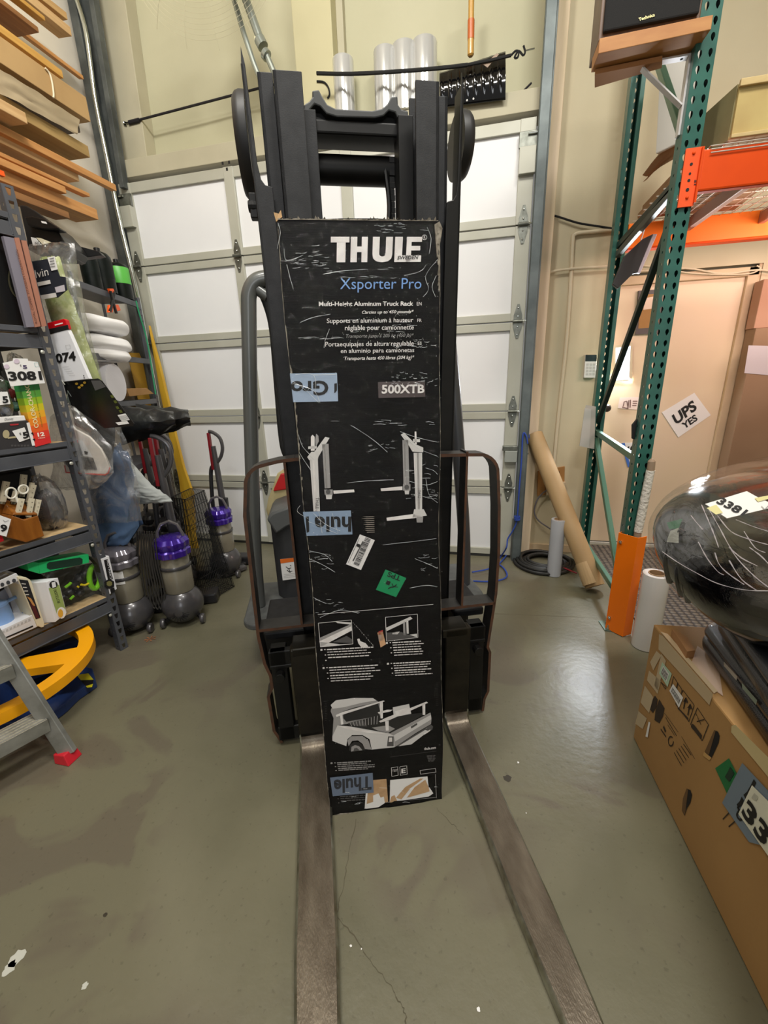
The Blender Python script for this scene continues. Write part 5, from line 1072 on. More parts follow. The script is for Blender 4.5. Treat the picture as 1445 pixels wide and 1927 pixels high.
for z in TOPS:
    b = MB(); sbox(b, -LEN, -.0, .006, DEP-.01, z-.014, z, PB); b.build('shelf_board', su)
    b = MB()
    for d in (0, DEP-.006):
        sbox(b, -LEN, -.001, d, d+.004, z-.022, z+.002, SG); sbox(b, -LEN, -.001, d+.004, d+.03, z-.026, z-.022, SG); sbox(b, -LEN, -.001, d+.002, d+.006, z-.092, z-.034, SG); sbox(b, -LEN, -.001, d-.008, d+.006, z-.094, z-.090, SG)
    sbox(b, -.006, .0, .0, DEP, z-.085, z-.02, SG); b.build('shelf_beam', su, bevel=.0015)
    b = MB(); c = sp3(-.010, -.004, z-.11); b.lathe([(.009, 0), (.009, .004), (.004, .007), (.001, .007)], mat('rivet_pale', (190, 190, 180), .4, .5), Matrix.Translation(c) @ SD.cross(ZZ).to_track_quat('Z', 'Y').to_matrix().to_4x4(), n=12); b.build('rivet', su)
def slab(b, px, d, dep, m, pl=None):
    pl = pl or SHP(d); nn = -pl.n; b.prism([pl.at(*q) for q in px], nn*dep, m)
def one(name, label, cat, px, d, dep, m, pl=None, bevel=.002, group=None):
    b = MB(); slab(b, px, d, dep, m, pl); return tag(b.build(name, bevel=bevel), label, cat, group)
WB = mat('white_card_box', (226, 226, 230), .5); CREAM = mat('cream_card', (226, 216, 186), .6)
for z, h, lab in ((.362, .30, 'added black block darkening the back of the lowest shelf'), (.80, .33, 'added black block darkening the back of the middle shelf'), (1.255, .40, 'added black block darkening the back of the third shelf'), (1.795, .40, 'added black block darkening the back of the fourth shelf')):
    t = thing('shelf_shade_block', lab, 'shade_block', sp3(-.7, .35, z))  # added dark blocks, standing in for the dark depth of the shelves
    b = MB(); sbox(b, -1.40, -.03, .36, .47, z+.001, z+h*.9, mat('shade_block_black', (30, 30, 32), .5)); b.build('shade_block_body', t, bevel=.01)
    b = MB(); sbox(b, -1.41, -.025, .355, .475, z+h*.9, z+h, mat('shade_block_black', (30, 30, 32), .5)); b.build('shade_block_top', t, bevel=.008)
# kettle box
P0 = SHP(-.005); kb = thing('kettle_box', 'white open-fronted box holding a pale blue jug on the lowest shelf', 'box', P0.at(20, 1205))
b = MB(); slab(b, [(-40, 1112), (31, 1079), (36, 1092), (-40, 1126)], -.005, .012, WB); slab(b, [(-40, 1206), (66, 1156), (73, 1178), (-40, 1228)], -.005, .012, WB); slab(b, [(31, 1079), (36, 1086), (71, 1170), (66, 1160), (33, 1092)], -.005, .20, WB)
slab(b, [(-40, 1140), (28, 1096), (60, 1150), (-40, 1200)], .19, .006, mat('box_inner_grey', (182, 188, 206), .6)); slab(b, [(-40, 1204), (66, 1158), (68, 1164), (-40, 1210)], -.0, .19, WB); slab(b, [(-40, 1120), (31, 1086), (32, 1090), (-40, 1126)], .0, .19, WB); b.build('box_shell', kb)
b = MB()
for x, y in ((4, 1100), (15, 1096), (26, 1092.5)): b.poly([P0.at(x+3.8*math.cos(t*.63), y+3.8*math.sin(t*.63))+P0.n*.002 for t in range(10)], mat('dark_stainless_print', (70, 72, 78), .4))
b.line(P0, [(-10, 1209), (62, 1178)], .008, INK, .0015)
for k in range(8): x = 4+k*7; b.mark(P0, [(x, 1190-x*.47), (x+4, 1188-x*.47), (x+4, 1192-x*.47), (x, 1194-x*.47)], mat('pale_grey_print', (190, 190, 192), .5), .0015)
b.build('printed_marks', kb)
KBL = mat('pale_blue_enamel', (130, 164, 214), .3); c = SHP(.09).at(4, 1172); c.z = .40; jb = thing('blue_jug', 'pale blue jug with a square handle inside the white open-fronted box', 'jug', c)
b = MB(); b.lathe([(.045, 0), (.05, .005), (.048, .08), (.044, .12), (.046, .124), (.044, .135), (.02, .15), (.012, .165), (.001, .168)], KBL, Matrix.Translation(c), n=36); b.build('jug_body', jb, smooth=True)
b = MB(); h = SD; b.tube([c+h*.04+ZZ*.125, c+h*.085+ZZ*.13, c+h*.10+ZZ*.115, c+h*.098+ZZ*.04, c+h*.085+ZZ*.025, c+h*.045+ZZ*.02], .009, KBL, n=10); b.build('handle', jb, smooth=True)
# cream framed box
t = thing('cream_gift_box', 'dark and cream picture box between the blue jug box and the white toy box', 'box', P0.at(76, 1178))
b = MB(); slab(b, [(32, 1085), (50, 1087), (57, 1091), (60, 1096), (84, 1174), (83, 1180), (78, 1181), (70, 1178)], -.012, .14, CREAM); b.build('box_body', t, bevel=.003)
b = MB(); pq = SHP(-.012); b.mark(pq, [(35, 1090), (52, 1092), (76, 1162), (67, 1165)], mat('dark_picture', (30, 30, 36), .5), .002); b.mark(pq, [(50, 1122), (58, 1126), (66, 1140), (62, 1140)], mat('tan_picture', (196, 140, 80), .5), .003); b.mark(pq, [(55, 1133), (66, 1142), (74, 1162), (67, 1163)], mat('maroon_picture', (84, 32, 36), .5), .003)
for k in range(4): b.line(pq, [(40+k*2.4, 1098+k*7), (48+k*2, 1099+k*6.5)], .004, mat('pale_letters', (214, 210, 204), .5), .003)
b.build('picture_print', t)
# white toy box
t = thing('toy_box', 'white toy box with a green printed panel lettered SKELETOR', 'box', P0.at(104, 1170))
b = MB(); f = [(87, 1095), (109, 1087), (126, 1154), (104, 1171)]; pf = SHP(-.02); A = [pf.at(*q) for q in f]; off = SN*.16+SD*(-.10)
b.hexa([A[3], A[2], A[2]+off, A[3]+off, A[0], A[1], A[1]+off, A[0]+off], WB); b.build('box_body', t, bevel=.002)
b = MB(); b.mark(pf, [(91, 1107), (111, 1100), (123, 1148), (107, 1156)], mat('olive_green_print', (150, 168, 96), .5), .002); b.text('SKELETOR', pf, (105, 1108), (113, 1134), (101-1, 1110), mat('dark_print', (40, 40, 36), .5), .003)
b.poly([pf.at(100+8*math.cos(t_*.52), 1100+7*math.sin(t_*.52))+pf.n*.003 for t_ in range(12)], INK); b.mark(pf, [(96, 1096), (103, 1094), (105, 1104), (98, 1106)], WB, .004)
b.poly([pf.at(115+8.5*math.cos(t_*.52), 1153+11*math.sin(t_*.52))+pf.n*.003 for t_ in range(12)], PAPER); b.poly([pf.at(113+5*math.cos(t_*.52), 1154+8*math.sin(t_*.52))+pf.n*.004 for t_ in range(12)], mat('gold_print', (222, 168, 60), .5))
b.build('printed_panel', t)
# green-topped window box
t = thing('window_box', 'window box with a bright green lid and white end panel on the lowest shelf', 'box', P0.at(150, 1145))
GRN = mat('bright_green_card', (38, 190, 110), .45); pg = SHP(.02)
b = MB(); slab(b, [(73, 1059), (167, 1043), (168, 1059), (75, 1080)], .02, .10, GRN); slab(b, [(50, 1056), (73, 1059), (75, 1080), (54, 1074)], .02, .10, GRN); b.build('green_lid', t, bevel=.002)
b = MB(); b.mark(pg, [(88, 1061), (92, 1058), (150, 1049), (155, 1052), (155, 1060), (150, 1063), (94, 1072), (88, 1069)], mat('slot_dark_green', (16, 50, 36), .6), .0015); b.build('carry_slot', t)
b = MB(); slab(b, [(170, 1047), (191, 1053), (206, 1118), (204, 1120), (184, 1062)], .0, .05, mat('end_panel_dark', (44, 40, 34), .6)); slab(b, [(190, 1052), (205, 1046), (220, 1108), (207, 1118)], -.004, .10, WB); b.build('end_panel', t, bevel=.001)
b = MB(); pe = SHP(-.004); b.mark(pe, [(195, 1054), (202, 1052), (212, 1089), (203, 1093)], INK, .002); b.text('CREATOR', pe, (207, 1090), (200, 1054), (210, 1088), WB, .003); b.poly([pe.at(205+9*math.cos(t_*.52)*(1+.2*(t_ % 2)), 1099+9*math.sin(t_*.52)) + pe.n*.003 for t_ in range(12)], INK); b.poly([pe.at(205+5*math.cos(t_*.52)*(1+.2*(t_ % 2)), 1098+5*math.sin(t_*.52)) + pe.n*.004 for t_ in range(12)], mat('khaki_print', (120, 116, 70), .5)); b.mark(pe, [(206, 1108), (214, 1105), (216, 1112), (208, 1116)], INK, .004); b.build('end_print', t)
b = MB(); slab(b, [(78, 1080), (180, 1058), (204, 1118), (120, 1162)], .11, .004, mat('box_floor_olive', (58, 54, 38), .7)); b.build('box_back', t)
b = MB(); FWN = film('box_window', refl=.16, rough=.08, bump=.5, bscale=16, haze=.03); b.mark(pg, [(75, 1080), (170, 1060), (188, 1064), (204, 1118), (110, 1168), (109, 1100)], FWN, .001); b.build('clear_window', t)
b = MB(); LG = mat('lime_plastic', (120, 196, 30), .35); c = SHP(.06).at(178, 1086)
pts = [SHP(.06).at(178+10*math.cos(a), 1086+22*math.sin(a)) for a in [2*math.pi*k/18 for k in range(18)]]; b.tube(pts, .014, LG, n=10, closed=True)
b.tube(smoothpath([SHP(.06).at(*q) for q in [(122, 1106), (130, 1100), (134, 1096)]], 4), .008, LG, n=8); b.tube([SHP(.06).at(132, 1128), SHP(.06).at(139, 1121)], .007, LG, n=8)
b.build('lime_toy_part', t, smooth=True)
b = MB(); b.tube(smoothpath([SHP(.055).at(*q) for q in [(152, 1100), (160, 1101), (168, 1097)]], 4), .006, mat('yellow_plastic', (226, 204, 20), .4), n=8); b.tube([SHP(.055).at(145, 1103), SHP(.055).at(148, 1105)], .005, mat('yellow_plastic', (226, 204, 20), .4), n=8); b.build('yellow_toy_part', t, smooth=True)
b = MB()
for q, r in (((150, 1088), .03), ((130, 1115), .028), ((140, 1100), .03), ((160, 1080), .022), ((120, 1125), .02), ((150, 1115), .024)):
    c = SHP(.085).at(*q); b.grid(lambda i, j: c+V((r*math.sin(math.pi*j)*math.cos(2*math.pi*i), r*math.sin(math.pi*j)*math.sin(2*math.pi*i), r*math.cos(math.pi*j)))*(1+.25*noise.noise(V((i*5, j*5, q[0])))), 14, 10, mat('dark_toy_plastic', (26, 26, 30), .4))
b.build('dark_toy_part', t, smooth=True)
# knife block
WBK = mat('amber_wood', (150, 92, 30), .4, c2=(124, 70, 18), scale=5, stretch=(6, 6, 1), coat=.4); KH = mat('ivory_handle', (206, 196, 172), .45)
t = thing('knife_block', 'amber wooden knife block full of ivory-handled knives on the middle shelf', 'knife block', SHP(.02).at(52, 1018))
b = MB(); p1 = SHP(-.005); A = [p1.at(*q) for q in ((12, 1010), (50, 1020), (84, 1010), (73, 972), (46, 978), (22, 970))]
pb = [p1.at(12, 1010), p1.at(50, 1021), p1.at(84, 1009)]; b.prism([p1.at(*q) for q in ((12, 1011), (50, 1021), (84, 1009), (72, 970), (46, 978), (23, 970))], SN*.10, WBK)
b.hexa([p1.at(23, 970), p1.at(72, 970), p1.at(72, 970)+SN*.10, p1.at(23, 970)+SN*.10, p1.at(26, 966), p1.at(70, 966), p1.at(66, 950)+SN*.10, p1.at(30, 950)+SN*.10], WBK)
b.build('wooden_block', t, bevel=.004)
b = MB(); p2 = SHP(.11); b.prism([p2.at(*q) for q in ((-30, 1000), (14, 1000), (30, 955), (22, 944), (0, 935), (-30, 935))], SN*.08, WBK); b.build('rear_block', t, bevel=.004)
for q0, q1, d, r in (((41, 938), (33, 969), .01, .010), ((60, 938), (53, 973), .01, .010), ((73, 940), (66, 970), .015, .009), ((63, 912), (54, 946), .06, .011), ((45, 893), (41, 930), .08, .012), ((12, 906), (4, 944), .09, .012), ((30, 924), (25, 944), .07, .009), ((60, 908), (58, 925), .08, .009)):
    b = MB(); a_, c_ = SHP(d).at(*q0), SHP(d).at(*q1); b.bar(a_, c_, .022*r/.011, .016, KH, up=SN); dd = (a_-c_).normalized(); b.bar(c_, c_-dd*.012, .02*r/.011, .012, CHROME, up=SN)
    for f in (.3, .55, .8): 
        m_ = c_.lerp(a_, f)-SN*.0085; b.lathe([(.0022, 0), (.002, .001)], mat('rivet_dark', (60, 54, 46), .4), Matrix.Translation(m_) @ (-SN).to_track_quat('Z', 'Y').to_matrix().to_4x4(), n=6)
    b.build('knife', t, bevel=.003)
b = MB(); s_ = SHP(.02)
for cx_, cy_, rx, ry in ((21, 928, 10, 10), (44, 921, 9, 8)): b.tube([s_.at(cx_+rx*math.cos(a), cy_+ry*math.sin(a)) for a in [2*math.pi*k/18 for k in range(18)]], .0042, mat('white_handle', (224, 220, 206), .4), n=8, closed=True)
b.tube([s_.at(30, 935), s_.at(36, 950)], .006, mat('white_handle', (224, 220, 206), .4), n=8); b.build('scissor_handles', t, smooth=True)
one('red_box', 'red box edge at the far left below the paper tag ending in 9', 'box', [(-40, 1036), (8, 1018), (0, 996), (-40, 1000)], -.005, .05, mat('red_card', (190, 22, 34), .45))
b = MB(); p_ = SHP(-.02); slab(b, [(-10, 966), (21, 977), (12, 1010), (-10, 1004)], -.02, .001, PAPER); b.text('9', p_, (-1, 1000), (12, 1002), (1, 986), INK, .002, bold=.04); b.line(p_, [(5, 978), (9, 982), (16, 979)], .002, mat('pencil', (150, 150, 150), .6), .002)
tag(b.build('price_tag'), 'white paper tag ending in 9 in front of the knife block', 'tag')
def crumple(name, label, px0, px1, d, dep, m, seed, amp=.25, cat='plastic bag', nu=26, nv=22, fill=None):
    pl = SHP(d); A, B_ = pl.at(*px0), pl.at(*px1); c = (A+B_)/2; hw = abs((B_-A).dot(SD))/2; hh = abs(A.z-B_.z)/2; b = MB(); c = c+SN*dep/2
    b.grid(lambda i, j: c+(SD*(hw*math.sin(math.pi*j)*math.cos(2*math.pi*i))+SN*(dep/2*math.sin(math.pi*j)*math.sin(2*math.pi*i))+ZZ*(hh*math.cos(math.pi*j)))*(1+amp*noise.noise(V((math.cos(2*math.pi*i)*2, math.sin(2*math.pi*i)*2, j*4+seed)))+amp*.4*noise.noise(V((math.cos(2*math.pi*i)*7, math.sin(2*math.pi*i)*7, j*14+seed)))), nu, nv, m)
    return tag(b.build(name, smooth=True, angle=25), label, cat)
BAG = film('crumpled_clear_bag', refl=.34, rough=.1, bump=1.0, bscale=9, haze=.22, hazecol=(170, 170, 176)); BAG2 = film('dusty_clear_bag', refl=.26, rough=.15, bump=1.0, bscale=12, haze=.45, hazecol=(120, 118, 112))
crumple('clear_bag', 'crumpled clear plastic bag beside the knife block', (68, 905), (150, 994), .02, .2, BAG, 1)
crumple('grey_bundle', 'dim grey bundle inside the clear bag beside the knife block', (76, 930), (138, 990), .06, .13, mat('dim_grey_cloth', (84, 82, 84), .8), 4, cat='bundle')
# third shelf
t = thing('earphone_box', 'dark flat box with a cream gadget picture and a $5 price tag', 'box', SHP(0).at(35, 843))
b = MB(); p_ = SHP(.0); slab(b, [(-30, 799), (52, 791), (68, 840), (6, 847), (-30, 850)], 0, .10, mat('dark_grey_card', (50, 48, 50), .5)); b.build('box_body', t, bevel=.002)
b = MB(); b.poly([p_.at(11+6.5*math.cos(a), 817+8*math.sin(a))+p_.n*.002 for a in [k*.42 for k in range(15)]], mat('cream_print', (176, 164, 128), .5)); b.line(p_, [(14, 824), (34, 822)], .008, mat('cream_print', (176, 164, 128), .5), .002); b.mark(p_, [(18, 798), (35, 797), (34, 800), (19, 801)], mat('red_print', (170, 40, 48), .5), .002)
for k in range(6): b.mark(p_, [(20+k*6, 837), (24+k*6, 836.5), (25+k*6, 840), (21+k*6, 840.5)], GR3, .002)
b.build('box_print', t)
b = MB(); b.mark(p_, [(22, 811), (45, 804), (55, 825), (36, 832)], PAPER, .004); b.text('5', p_, (43, 826), (54, 823), (40, 814), INK, .006, bold=.04); b.text('$', p_, (36, 819), (39.5, 818), (34.5, 814.5), INK, .006); b.build('price_tag', t)
b = MB(); b.mark(p_, [(49, 796), (57, 794), (68, 838), (60, 839)], PAPER, .003); b.mark(p_, [(57, 815), (61, 813), (63, 820)], INK, .005); b.mark(p_, [(60, 826), (65, 825), (65, 831)], INK, .005); b.build('side_flap', t, label='white strip with black chevrons')
one('white_strip_box', 'thin white strip box lettered Disney lying on the dark gadget box', 'box', [(-30, 792), (0, 786), (46, 782), (49, 791), (2, 796), (-30, 799)], .0, .08, PAPER)
b = MB(); b.text('Disney', SHP(0), (8, 793), (25, 791), (7.5, 787), GR3, .003, italic=True); b.build('strip_lettering', bpy.data.objects['white_strip_box'])
t = thing('colour_change_box', 'tall rainbow-coloured box lettered COLOR-CHANG on the third shelf', 'box', SHP(0).at(80, 836))
b = MB(); p_ = SHP(-.004); cols = [(60, 150, 84), (96, 170, 70), (150, 186, 44), (206, 190, 40), (232, 170, 44), (236, 136, 40), (230, 96, 38), (222, 60, 44), (214, 44, 44)]
L0, R0, R1, L1 = V((38, 724)), V((73, 721)), V((96.5, 833)), V((67, 841))
n9 = len(cols)
for k, c_ in enumerate(cols):
    q = [L0.lerp(L1, k/n9), R0.lerp(R1, k/n9), R0.lerp(R1, (k+1)/n9), L0.lerp(L1, (k+1)/n9)]; slab(b, [tuple(x) for x in q], -.004, .06, mat('rainbow_%d' % k, c_, .45))
b.build('box_body', t)
b = MB(); b.text('COLOR-CHANG', p_, (73, 804), (54, 722), (64.5, 806), mat('cream_letters', (240, 226, 170), .5), .002, bold=.02); b.text('12', p_, (71, 822), (84, 820), (69.5, 814.5), mat('cream_letters2', (250, 236, 220), .5), .002, bold=.04); b.text('PACK', p_, (72.5, 826), (85, 824.2), (72, 823.6), mat('cream_letters2', (250, 236, 220), .5), .002)
b.text('REUSABLE TUMBLERS WITH', p_, (80, 802), (64, 728), (78, 803), mat('olive_letters', (110, 120, 40), .5), .002); b.build('box_print', t)
t = thing('price_sheet', 'white curled paper tag numbered 3081 with a $5 price', 'tag', SHP(0).at(45, 730))
b = MB(); p_ = SHP(-.03); slab(b, [(5, 683), (24, 679), (25, 674), (52, 675), (53, 679), (71, 681), (85, 721), (20, 727)], -.03, .001, PAPER); b.build('paper', t)
b = MB(); b.text('3081', p_, (17, 717), (80, 715), (13, 699), INK, .002, bold=.04); b.text('5', p_, (43, 694), (51, 694), (42, 687), mat('violet_ink', (70, 56, 96), .5), .002, bold=.03); b.text('$', p_, (37.5, 690), (40, 690), (37, 686), INK, .002); b.line(p_, [(64, 683), (71, 682), (73, 690), (66, 690), (64, 683)], .001, mat('teal_ink', (110, 170, 170), .5), .002)
for x, y in ((12, 690), (31, 680)): b.poly([p_.at(x+5.5*math.cos(a), y+4.5*math.sin(a))+p_.n*.002 for a in [k*.6 for k in range(10)]], mat('pink_smudge', (206, 190, 204), .6))
b.build('lettering', t)
b = MB(); slab(b, [(-20, 738), (14, 737), (20, 760), (-20, 764)], -.02, .001, PAPER); b.text('5', SHP(-.02), (5, 759), (16, 758), (3, 746), INK, .002, bold=.04); tag(b.build('price_tag'), 'white price tag showing 5 at the left edge above the dark gadget box', 'tag')
crumple('clear_bag', 'clear bag of coloured bits behind the left price tag', (-20, 700), (44, 790), .03, .16, BAG2, 9)
crumple('clear_bag', 'clear bag poking up behind the 3081 tag', (20, 665), (74, 735), .02, .12, BAG, 12)
CBT = {}
for k, (q, c_) in enumerate((((8, 725), (60, 90, 60)), ((22, 740), (130, 44, 40)), ((30, 765), (40, 96, 74)), ((12, 775), (60, 80, 110)), ((38, 750), (90, 96, 60)))):
    c = SHP(.11).at(*q); b = MB(); r = .022; b.grid(lambda i, j: c+V((r*math.sin(math.pi*j)*math.cos(2*math.pi*i), r*math.sin(math.pi*j)*math.sin(2*math.pi*i), r*math.cos(math.pi*j)))*(1+.4*noise.noise(V((i*4, j*4, k)))), 12, 8, mat('bagged_bit_%d' % k, c_, .5))
    tag(b.build('bagged_trinket', smooth=True), ['green', 'red', 'teal', 'slate blue', 'olive'][k]+' trinket in the clear bag behind the left price tag', 'trinket')
# fourth shelf
t = thing('boxed_lamp', 'black box with a dark oval lens on the shelf at the upper left', 'box', SHP(.05).at(20, 612))
b = MB(); slab(b, [(-30, 430), (14, 432), (54, 614), (-30, 612)], .03, .2, BLK); b.build('box_body', t, bevel=.003)
b = MB(); p_ = SHP(.03); b.poly([p_.at(29+14*math.cos(a)+5*math.sin(a), 532+29*math.sin(a))+p_.n*.003 for a in [k*.33 for k in range(19)]], mat('lens_rim', (70, 66, 50), .3)); b.poly([p_.at(28+10*math.cos(a)+5*math.sin(a), 532+26*math.sin(a))+p_.n*.005 for a in [k*.33 for k in range(19)]], mat('dark_lens', (24, 26, 24), .1)); b.build('lens', t)
for k, (q, lab) in enumerate((([(27, 447), (36, 447), (76.5, 614), (66, 616)], 'left copper-edged slim box leaning by the grey post'), ([(40, 452), (50, 453), (88, 613), (79, 615)], 'right copper-edged slim box leaning by the grey post'))):
    t = thing('slim_box', lab, 'box', SHP(-.04).at(*q[2]), group=None)
    b = MB(); slab(b, q, -.045, .12, mat('copper_card', (178, 124, 104), .4, .3)); b.build('copper_edge', t)
    b = MB()
    if k == 0:
        slab(b, [(6, 444), (27, 448), (66, 615), (50, 616)], -.04, .02, mat('lavender_grey_card', (120, 116, 128), .5)); b.build('front_face', t)
        b = MB(); b.text('ROYAL COPPER TITANIUM COLLECTION', SHP(-.045), (70, 608), (33, 470), (66, 609), mat('brown_letters', (92, 56, 46), .5), .002); b.build('edge_lettering', t)
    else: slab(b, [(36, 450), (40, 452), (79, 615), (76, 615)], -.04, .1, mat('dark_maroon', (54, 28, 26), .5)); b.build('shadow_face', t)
# hooks and things hanging at the end of the unit
PH = PY(1.93); WWH = mat('white_coated_wire', (220, 218, 206), .4)
def hang(b, px, m, dy=0, t=.004): b.prism([PY(1.93+dy).at(*q) for q in px], (0, t, 0), m)
def puff(px, y, bulge, m, name, parent=None, seed=0, wr=.006, sc=12, **k):
    """soft sheet with a bulging middle, outline given as left and right edges from top to bottom"""
    Lp, Rp = px; pl = PY(y); n = len(Lp)-1; b = MB()
    def ev(P, t):
        x = t*n; i = min(int(x), n-1); return V(P[i]).lerp(V(P[i+1]), x-i)
    def fn(i, j, back=1):
        a = ev(Lp, j); c = ev(Rp, j); q = a.lerp(c, i); p = pl.at(*q); e = math.sin(math.pi*i)**.6 * (math.sin(math.pi*min(1, max(0, j*.96+.02)))**.35)
        return p+V((0, -bulge*e*back, 0))+V((noise.noise(V((i*sc*.4, j*sc, seed))), noise.noise(V((i*sc*.4, j*sc, seed+5))), noise.noise(V((i*sc, j*sc, seed+9)))))*wr*(1 if back > 0 else .2)
    b.grid(lambda i, j: fn(i, j), 22, 40, m); b.grid(lambda i, j: fn(1-i, j, -.5), 10, 20, m); return b.build(name, parent, smooth=True, angle=60, **k)
t = thing('bagged_bedding', 'pale green patterned fabric roll in a clear bag hanging at the shelf end', 'bedding', PH.at(160, 740))
GRF = mat('pale_green_fabric', (166, 176, 108), .85, c2=(198, 204, 148), scale=14, contrast=(.50, .58))
puff(([(76, 486), (82, 540), (98, 600), (118, 660), (140, 720), (150, 746)], [(112, 483), (128, 540), (150, 600), (168, 650), (190, 715), (200, 742)]), 1.98, .05, GRF, 'fabric_roll', t, 1)
puff(([(55, 463), (60, 500), (70, 560), (90, 620), (116, 690), (146, 750)], [(140, 457), (148, 520), (158, 570), (172, 640), (193, 715), (204, 748)]), 1.96, .075, film('bedding_bag', refl=.30, rough=.12, bump=1.0, bscale=8, haze=.16), 'clear_bag', t, 2, wr=.012)
b = MB(); hang(b, [(60, 492), (91, 487), (100, 488), (112, 520), (122, 521), (126, 545), (108, 560), (75, 556)], mat('dark_navy_card', (38, 42, 50), .5), -.075); 
pc = PY(1.855); b.text('lvin', pc, (69, 524), (93, 518), (66, 509), mat('pale_letters', (214, 210, 204), .5), .003); b.mark(pc, [(90, 485), (104, 482), (110, 507), (98, 510)], PAPER, .003); b.mark(pc, [(70, 532), (95, 527), (97, 534), (72, 539)], mat('pale_letters', (214, 210, 204), .5), .003); b.mark(pc, [(104, 541), (122, 536), (124, 548), (107, 551)], mat('pale_label', (196, 190, 196), .6), .003); b.mark(pc, [(77, 556), (106, 551), (108, 559), (80, 564)], mat('pale_letters', (214, 210, 204), .5), .003)
for k in range(4): b.line(pc, [(95+k*.5, 488+k*5), (103+k*.8, 486+k*5)], .003, GR3, .005)
b.build('printed_card', t); PCD = t
t = thing('blister_pack', 'white blister pack with a red top and large digits 074', 'package', PH.at(140, 716))
b = MB(); hang(b, [(91, 626), (127, 620), (132, 630), (168, 713), (107, 720), (96, 660)], WB, -.10, .02); b.build('white_card', t, bevel=.002)
b = MB(); hang(b, [(88, 608), (119, 600), (123, 602), (128, 619), (93, 629)], mat('signal_red_card', (196, 10, 24), .4), -.10, .02); hang(b, [(91, 619), (127, 611), (128.5, 620), (93, 629)], INK, -.102, .004); b.build('header_card', t, bevel=.002)
b = MB(); ph = PY(1.83); b.text('074', ph, (107, 684), (144, 679), (104, 666), INK, .002, bold=.04); b.mark(ph, [(104, 611), (119, 607), (120, 609), (105, 613)], PAPER, .004)
b.line(ph, [(124, 650), (132, 649), (133, 656), (125, 657), (124, 650)], .001, GR2, .002)
for k in range(5): b.line(ph, [(118+k*3, 691+k*4), (130+k*3, 690+k*4)], .001, GR2, .002)
for x, y in ((157, 706), (158, 710)): b.mark(ph, [(x, y), (x+2, y), (x+2, y+2), (x, y+2)], GR3, .002)
b.build('lettering', t)
t = thing('black_blister_card', 'black glossy product card with barcode labels hanging at the shelf end', 'package', PH.at(215, 800))
b = MB(); hang(b, [(118, 719), (184, 712), (192, 717), (252, 797), (250, 802), (196, 806), (130, 760)], mat('gloss_black_card', (20, 19, 18), .25), -.09, .003); b.build('card', t, bevel=.001)
b = MB(); ph = PY(1.84); b.mark(ph, [(222, 781), (237, 778), (245, 790), (230, 793)], PAPER, .003); b.mark(ph, [(218, 795), (240, 792), (244, 797), (224, 800)], PAPER, .003)
for k in range(6): b.line(ph, [(225+k*2.4, 783-k*.4), (231+k*2.4, 791-k*.4)], .002, INK, .004)
YM = mat('mustard_print', (170, 134, 40), .5)
for x, y in ((145, 722), (155, 725), (160, 720), (150, 729)): b.poly([ph.at(x+3*math.cos(a), y+2.4*math.sin(a))+ph.n*.003 for a in [k*.7 for k in range(9)]], YM)
for x, y in ((208, 744), (214, 754), (218, 765), (224, 772)): b.mark(ph, [(x, y), (x+5, y-1), (x+8, y+4), (x+3, y+5)], mat('olive_print', (84, 92, 30), .5), .003)
b.mark(ph, [(172, 716), (190, 716), (200, 728), (180, 735)], GR3, .0028); b.build('card_print', t)
t = thing('dustpan', 'white dustpan with a red lip in a clear bag on a hook', 'dustpan', PH.at(160, 890))
b = MB(); WP = mat('white_plastic', (222, 214, 204), .35); hang(b, [(119, 757), (122, 757), (123, 778), (135, 805), (150, 812), (168, 822), (189, 844), (199, 862), (207, 882), (199, 893), (125, 889), (121, 874), (107, 854), (116, 832), (133, 808), (119, 782)], WP, -.10, .012); b.build('pan', t, bevel=.004)
b = MB(); PDm = PY(1.83); RL = mat('red_lip', (206, 54, 44), .4); b.tube([PDm.at(*q) for q in [(122, 876), (124, 889), (198, 894), (204, 890), (207, 880)]], .004, RL, n=8); b.build('red_lip', t, smooth=True)
b = MB(); b.mark(PDm, [(127, 857), (176, 862), (184, 884), (132, 881)], mat('dark_grey_insert', (62, 60, 62), .4), .003); b.mark(PDm, [(120, 845), (126, 838), (130, 880), (124, 872)], mat('grey_print_dark', (78, 76, 76), .45), .003); b.mark(PDm, [(135, 828), (148, 828), (157, 857), (143, 856)], GR3, .004); b.mark(PDm, [(138, 829), (148, 828), (149, 833), (140, 833)], RL, .005); b.mark(PDm, [(148, 828), (157, 829), (176, 860), (158, 858)], PAPER, .004); b.mark(PDm, [(160, 848), (167, 850), (166, 855), (161, 854)], INK, .006); b.build('labels', t)
b = MB(); b.tube([PDm.at(*q) for q in [(102, 693), (108, 693), (112, 710), (122, 724)]], .0022, WWH, n=6); b.tube([PDm.at(*q) for q in [(118, 756), (121, 770), (122, 778), (134, 806)]], .005, WP, n=8); b.build('wire_hook', t, smooth=True)
puff(([(118, 765), (95, 785), (92, 830), (100, 880), (92, 915), (98, 918)], [(140, 765), (165, 790), (210, 840), (214, 890), (190, 915), (170, 922)]), 1.82, .04, film('dustpan_bag', refl=.28, rough=.12, bump=1.0, bscale=9, haze=.14), 'clear_bag', t, 3, wr=.01)
t = thing('bagged_garment', 'blue garment in a long clear bag hanging behind the dustpan', 'garment', PY(2.0).at(215, 1020))
puff(([(172, 890), (168, 925), (176, 980), (186, 1020), (190, 1030)], [(225, 832), (242, 880), (255, 940), (262, 990), (240, 1024)]), 2.00, .03, mat('dusty_blue_cloth', (96, 124, 162), .9, c2=(84, 110, 148), scale=6), 'blue_cloth', t, 7, wr=.012, sc=7)
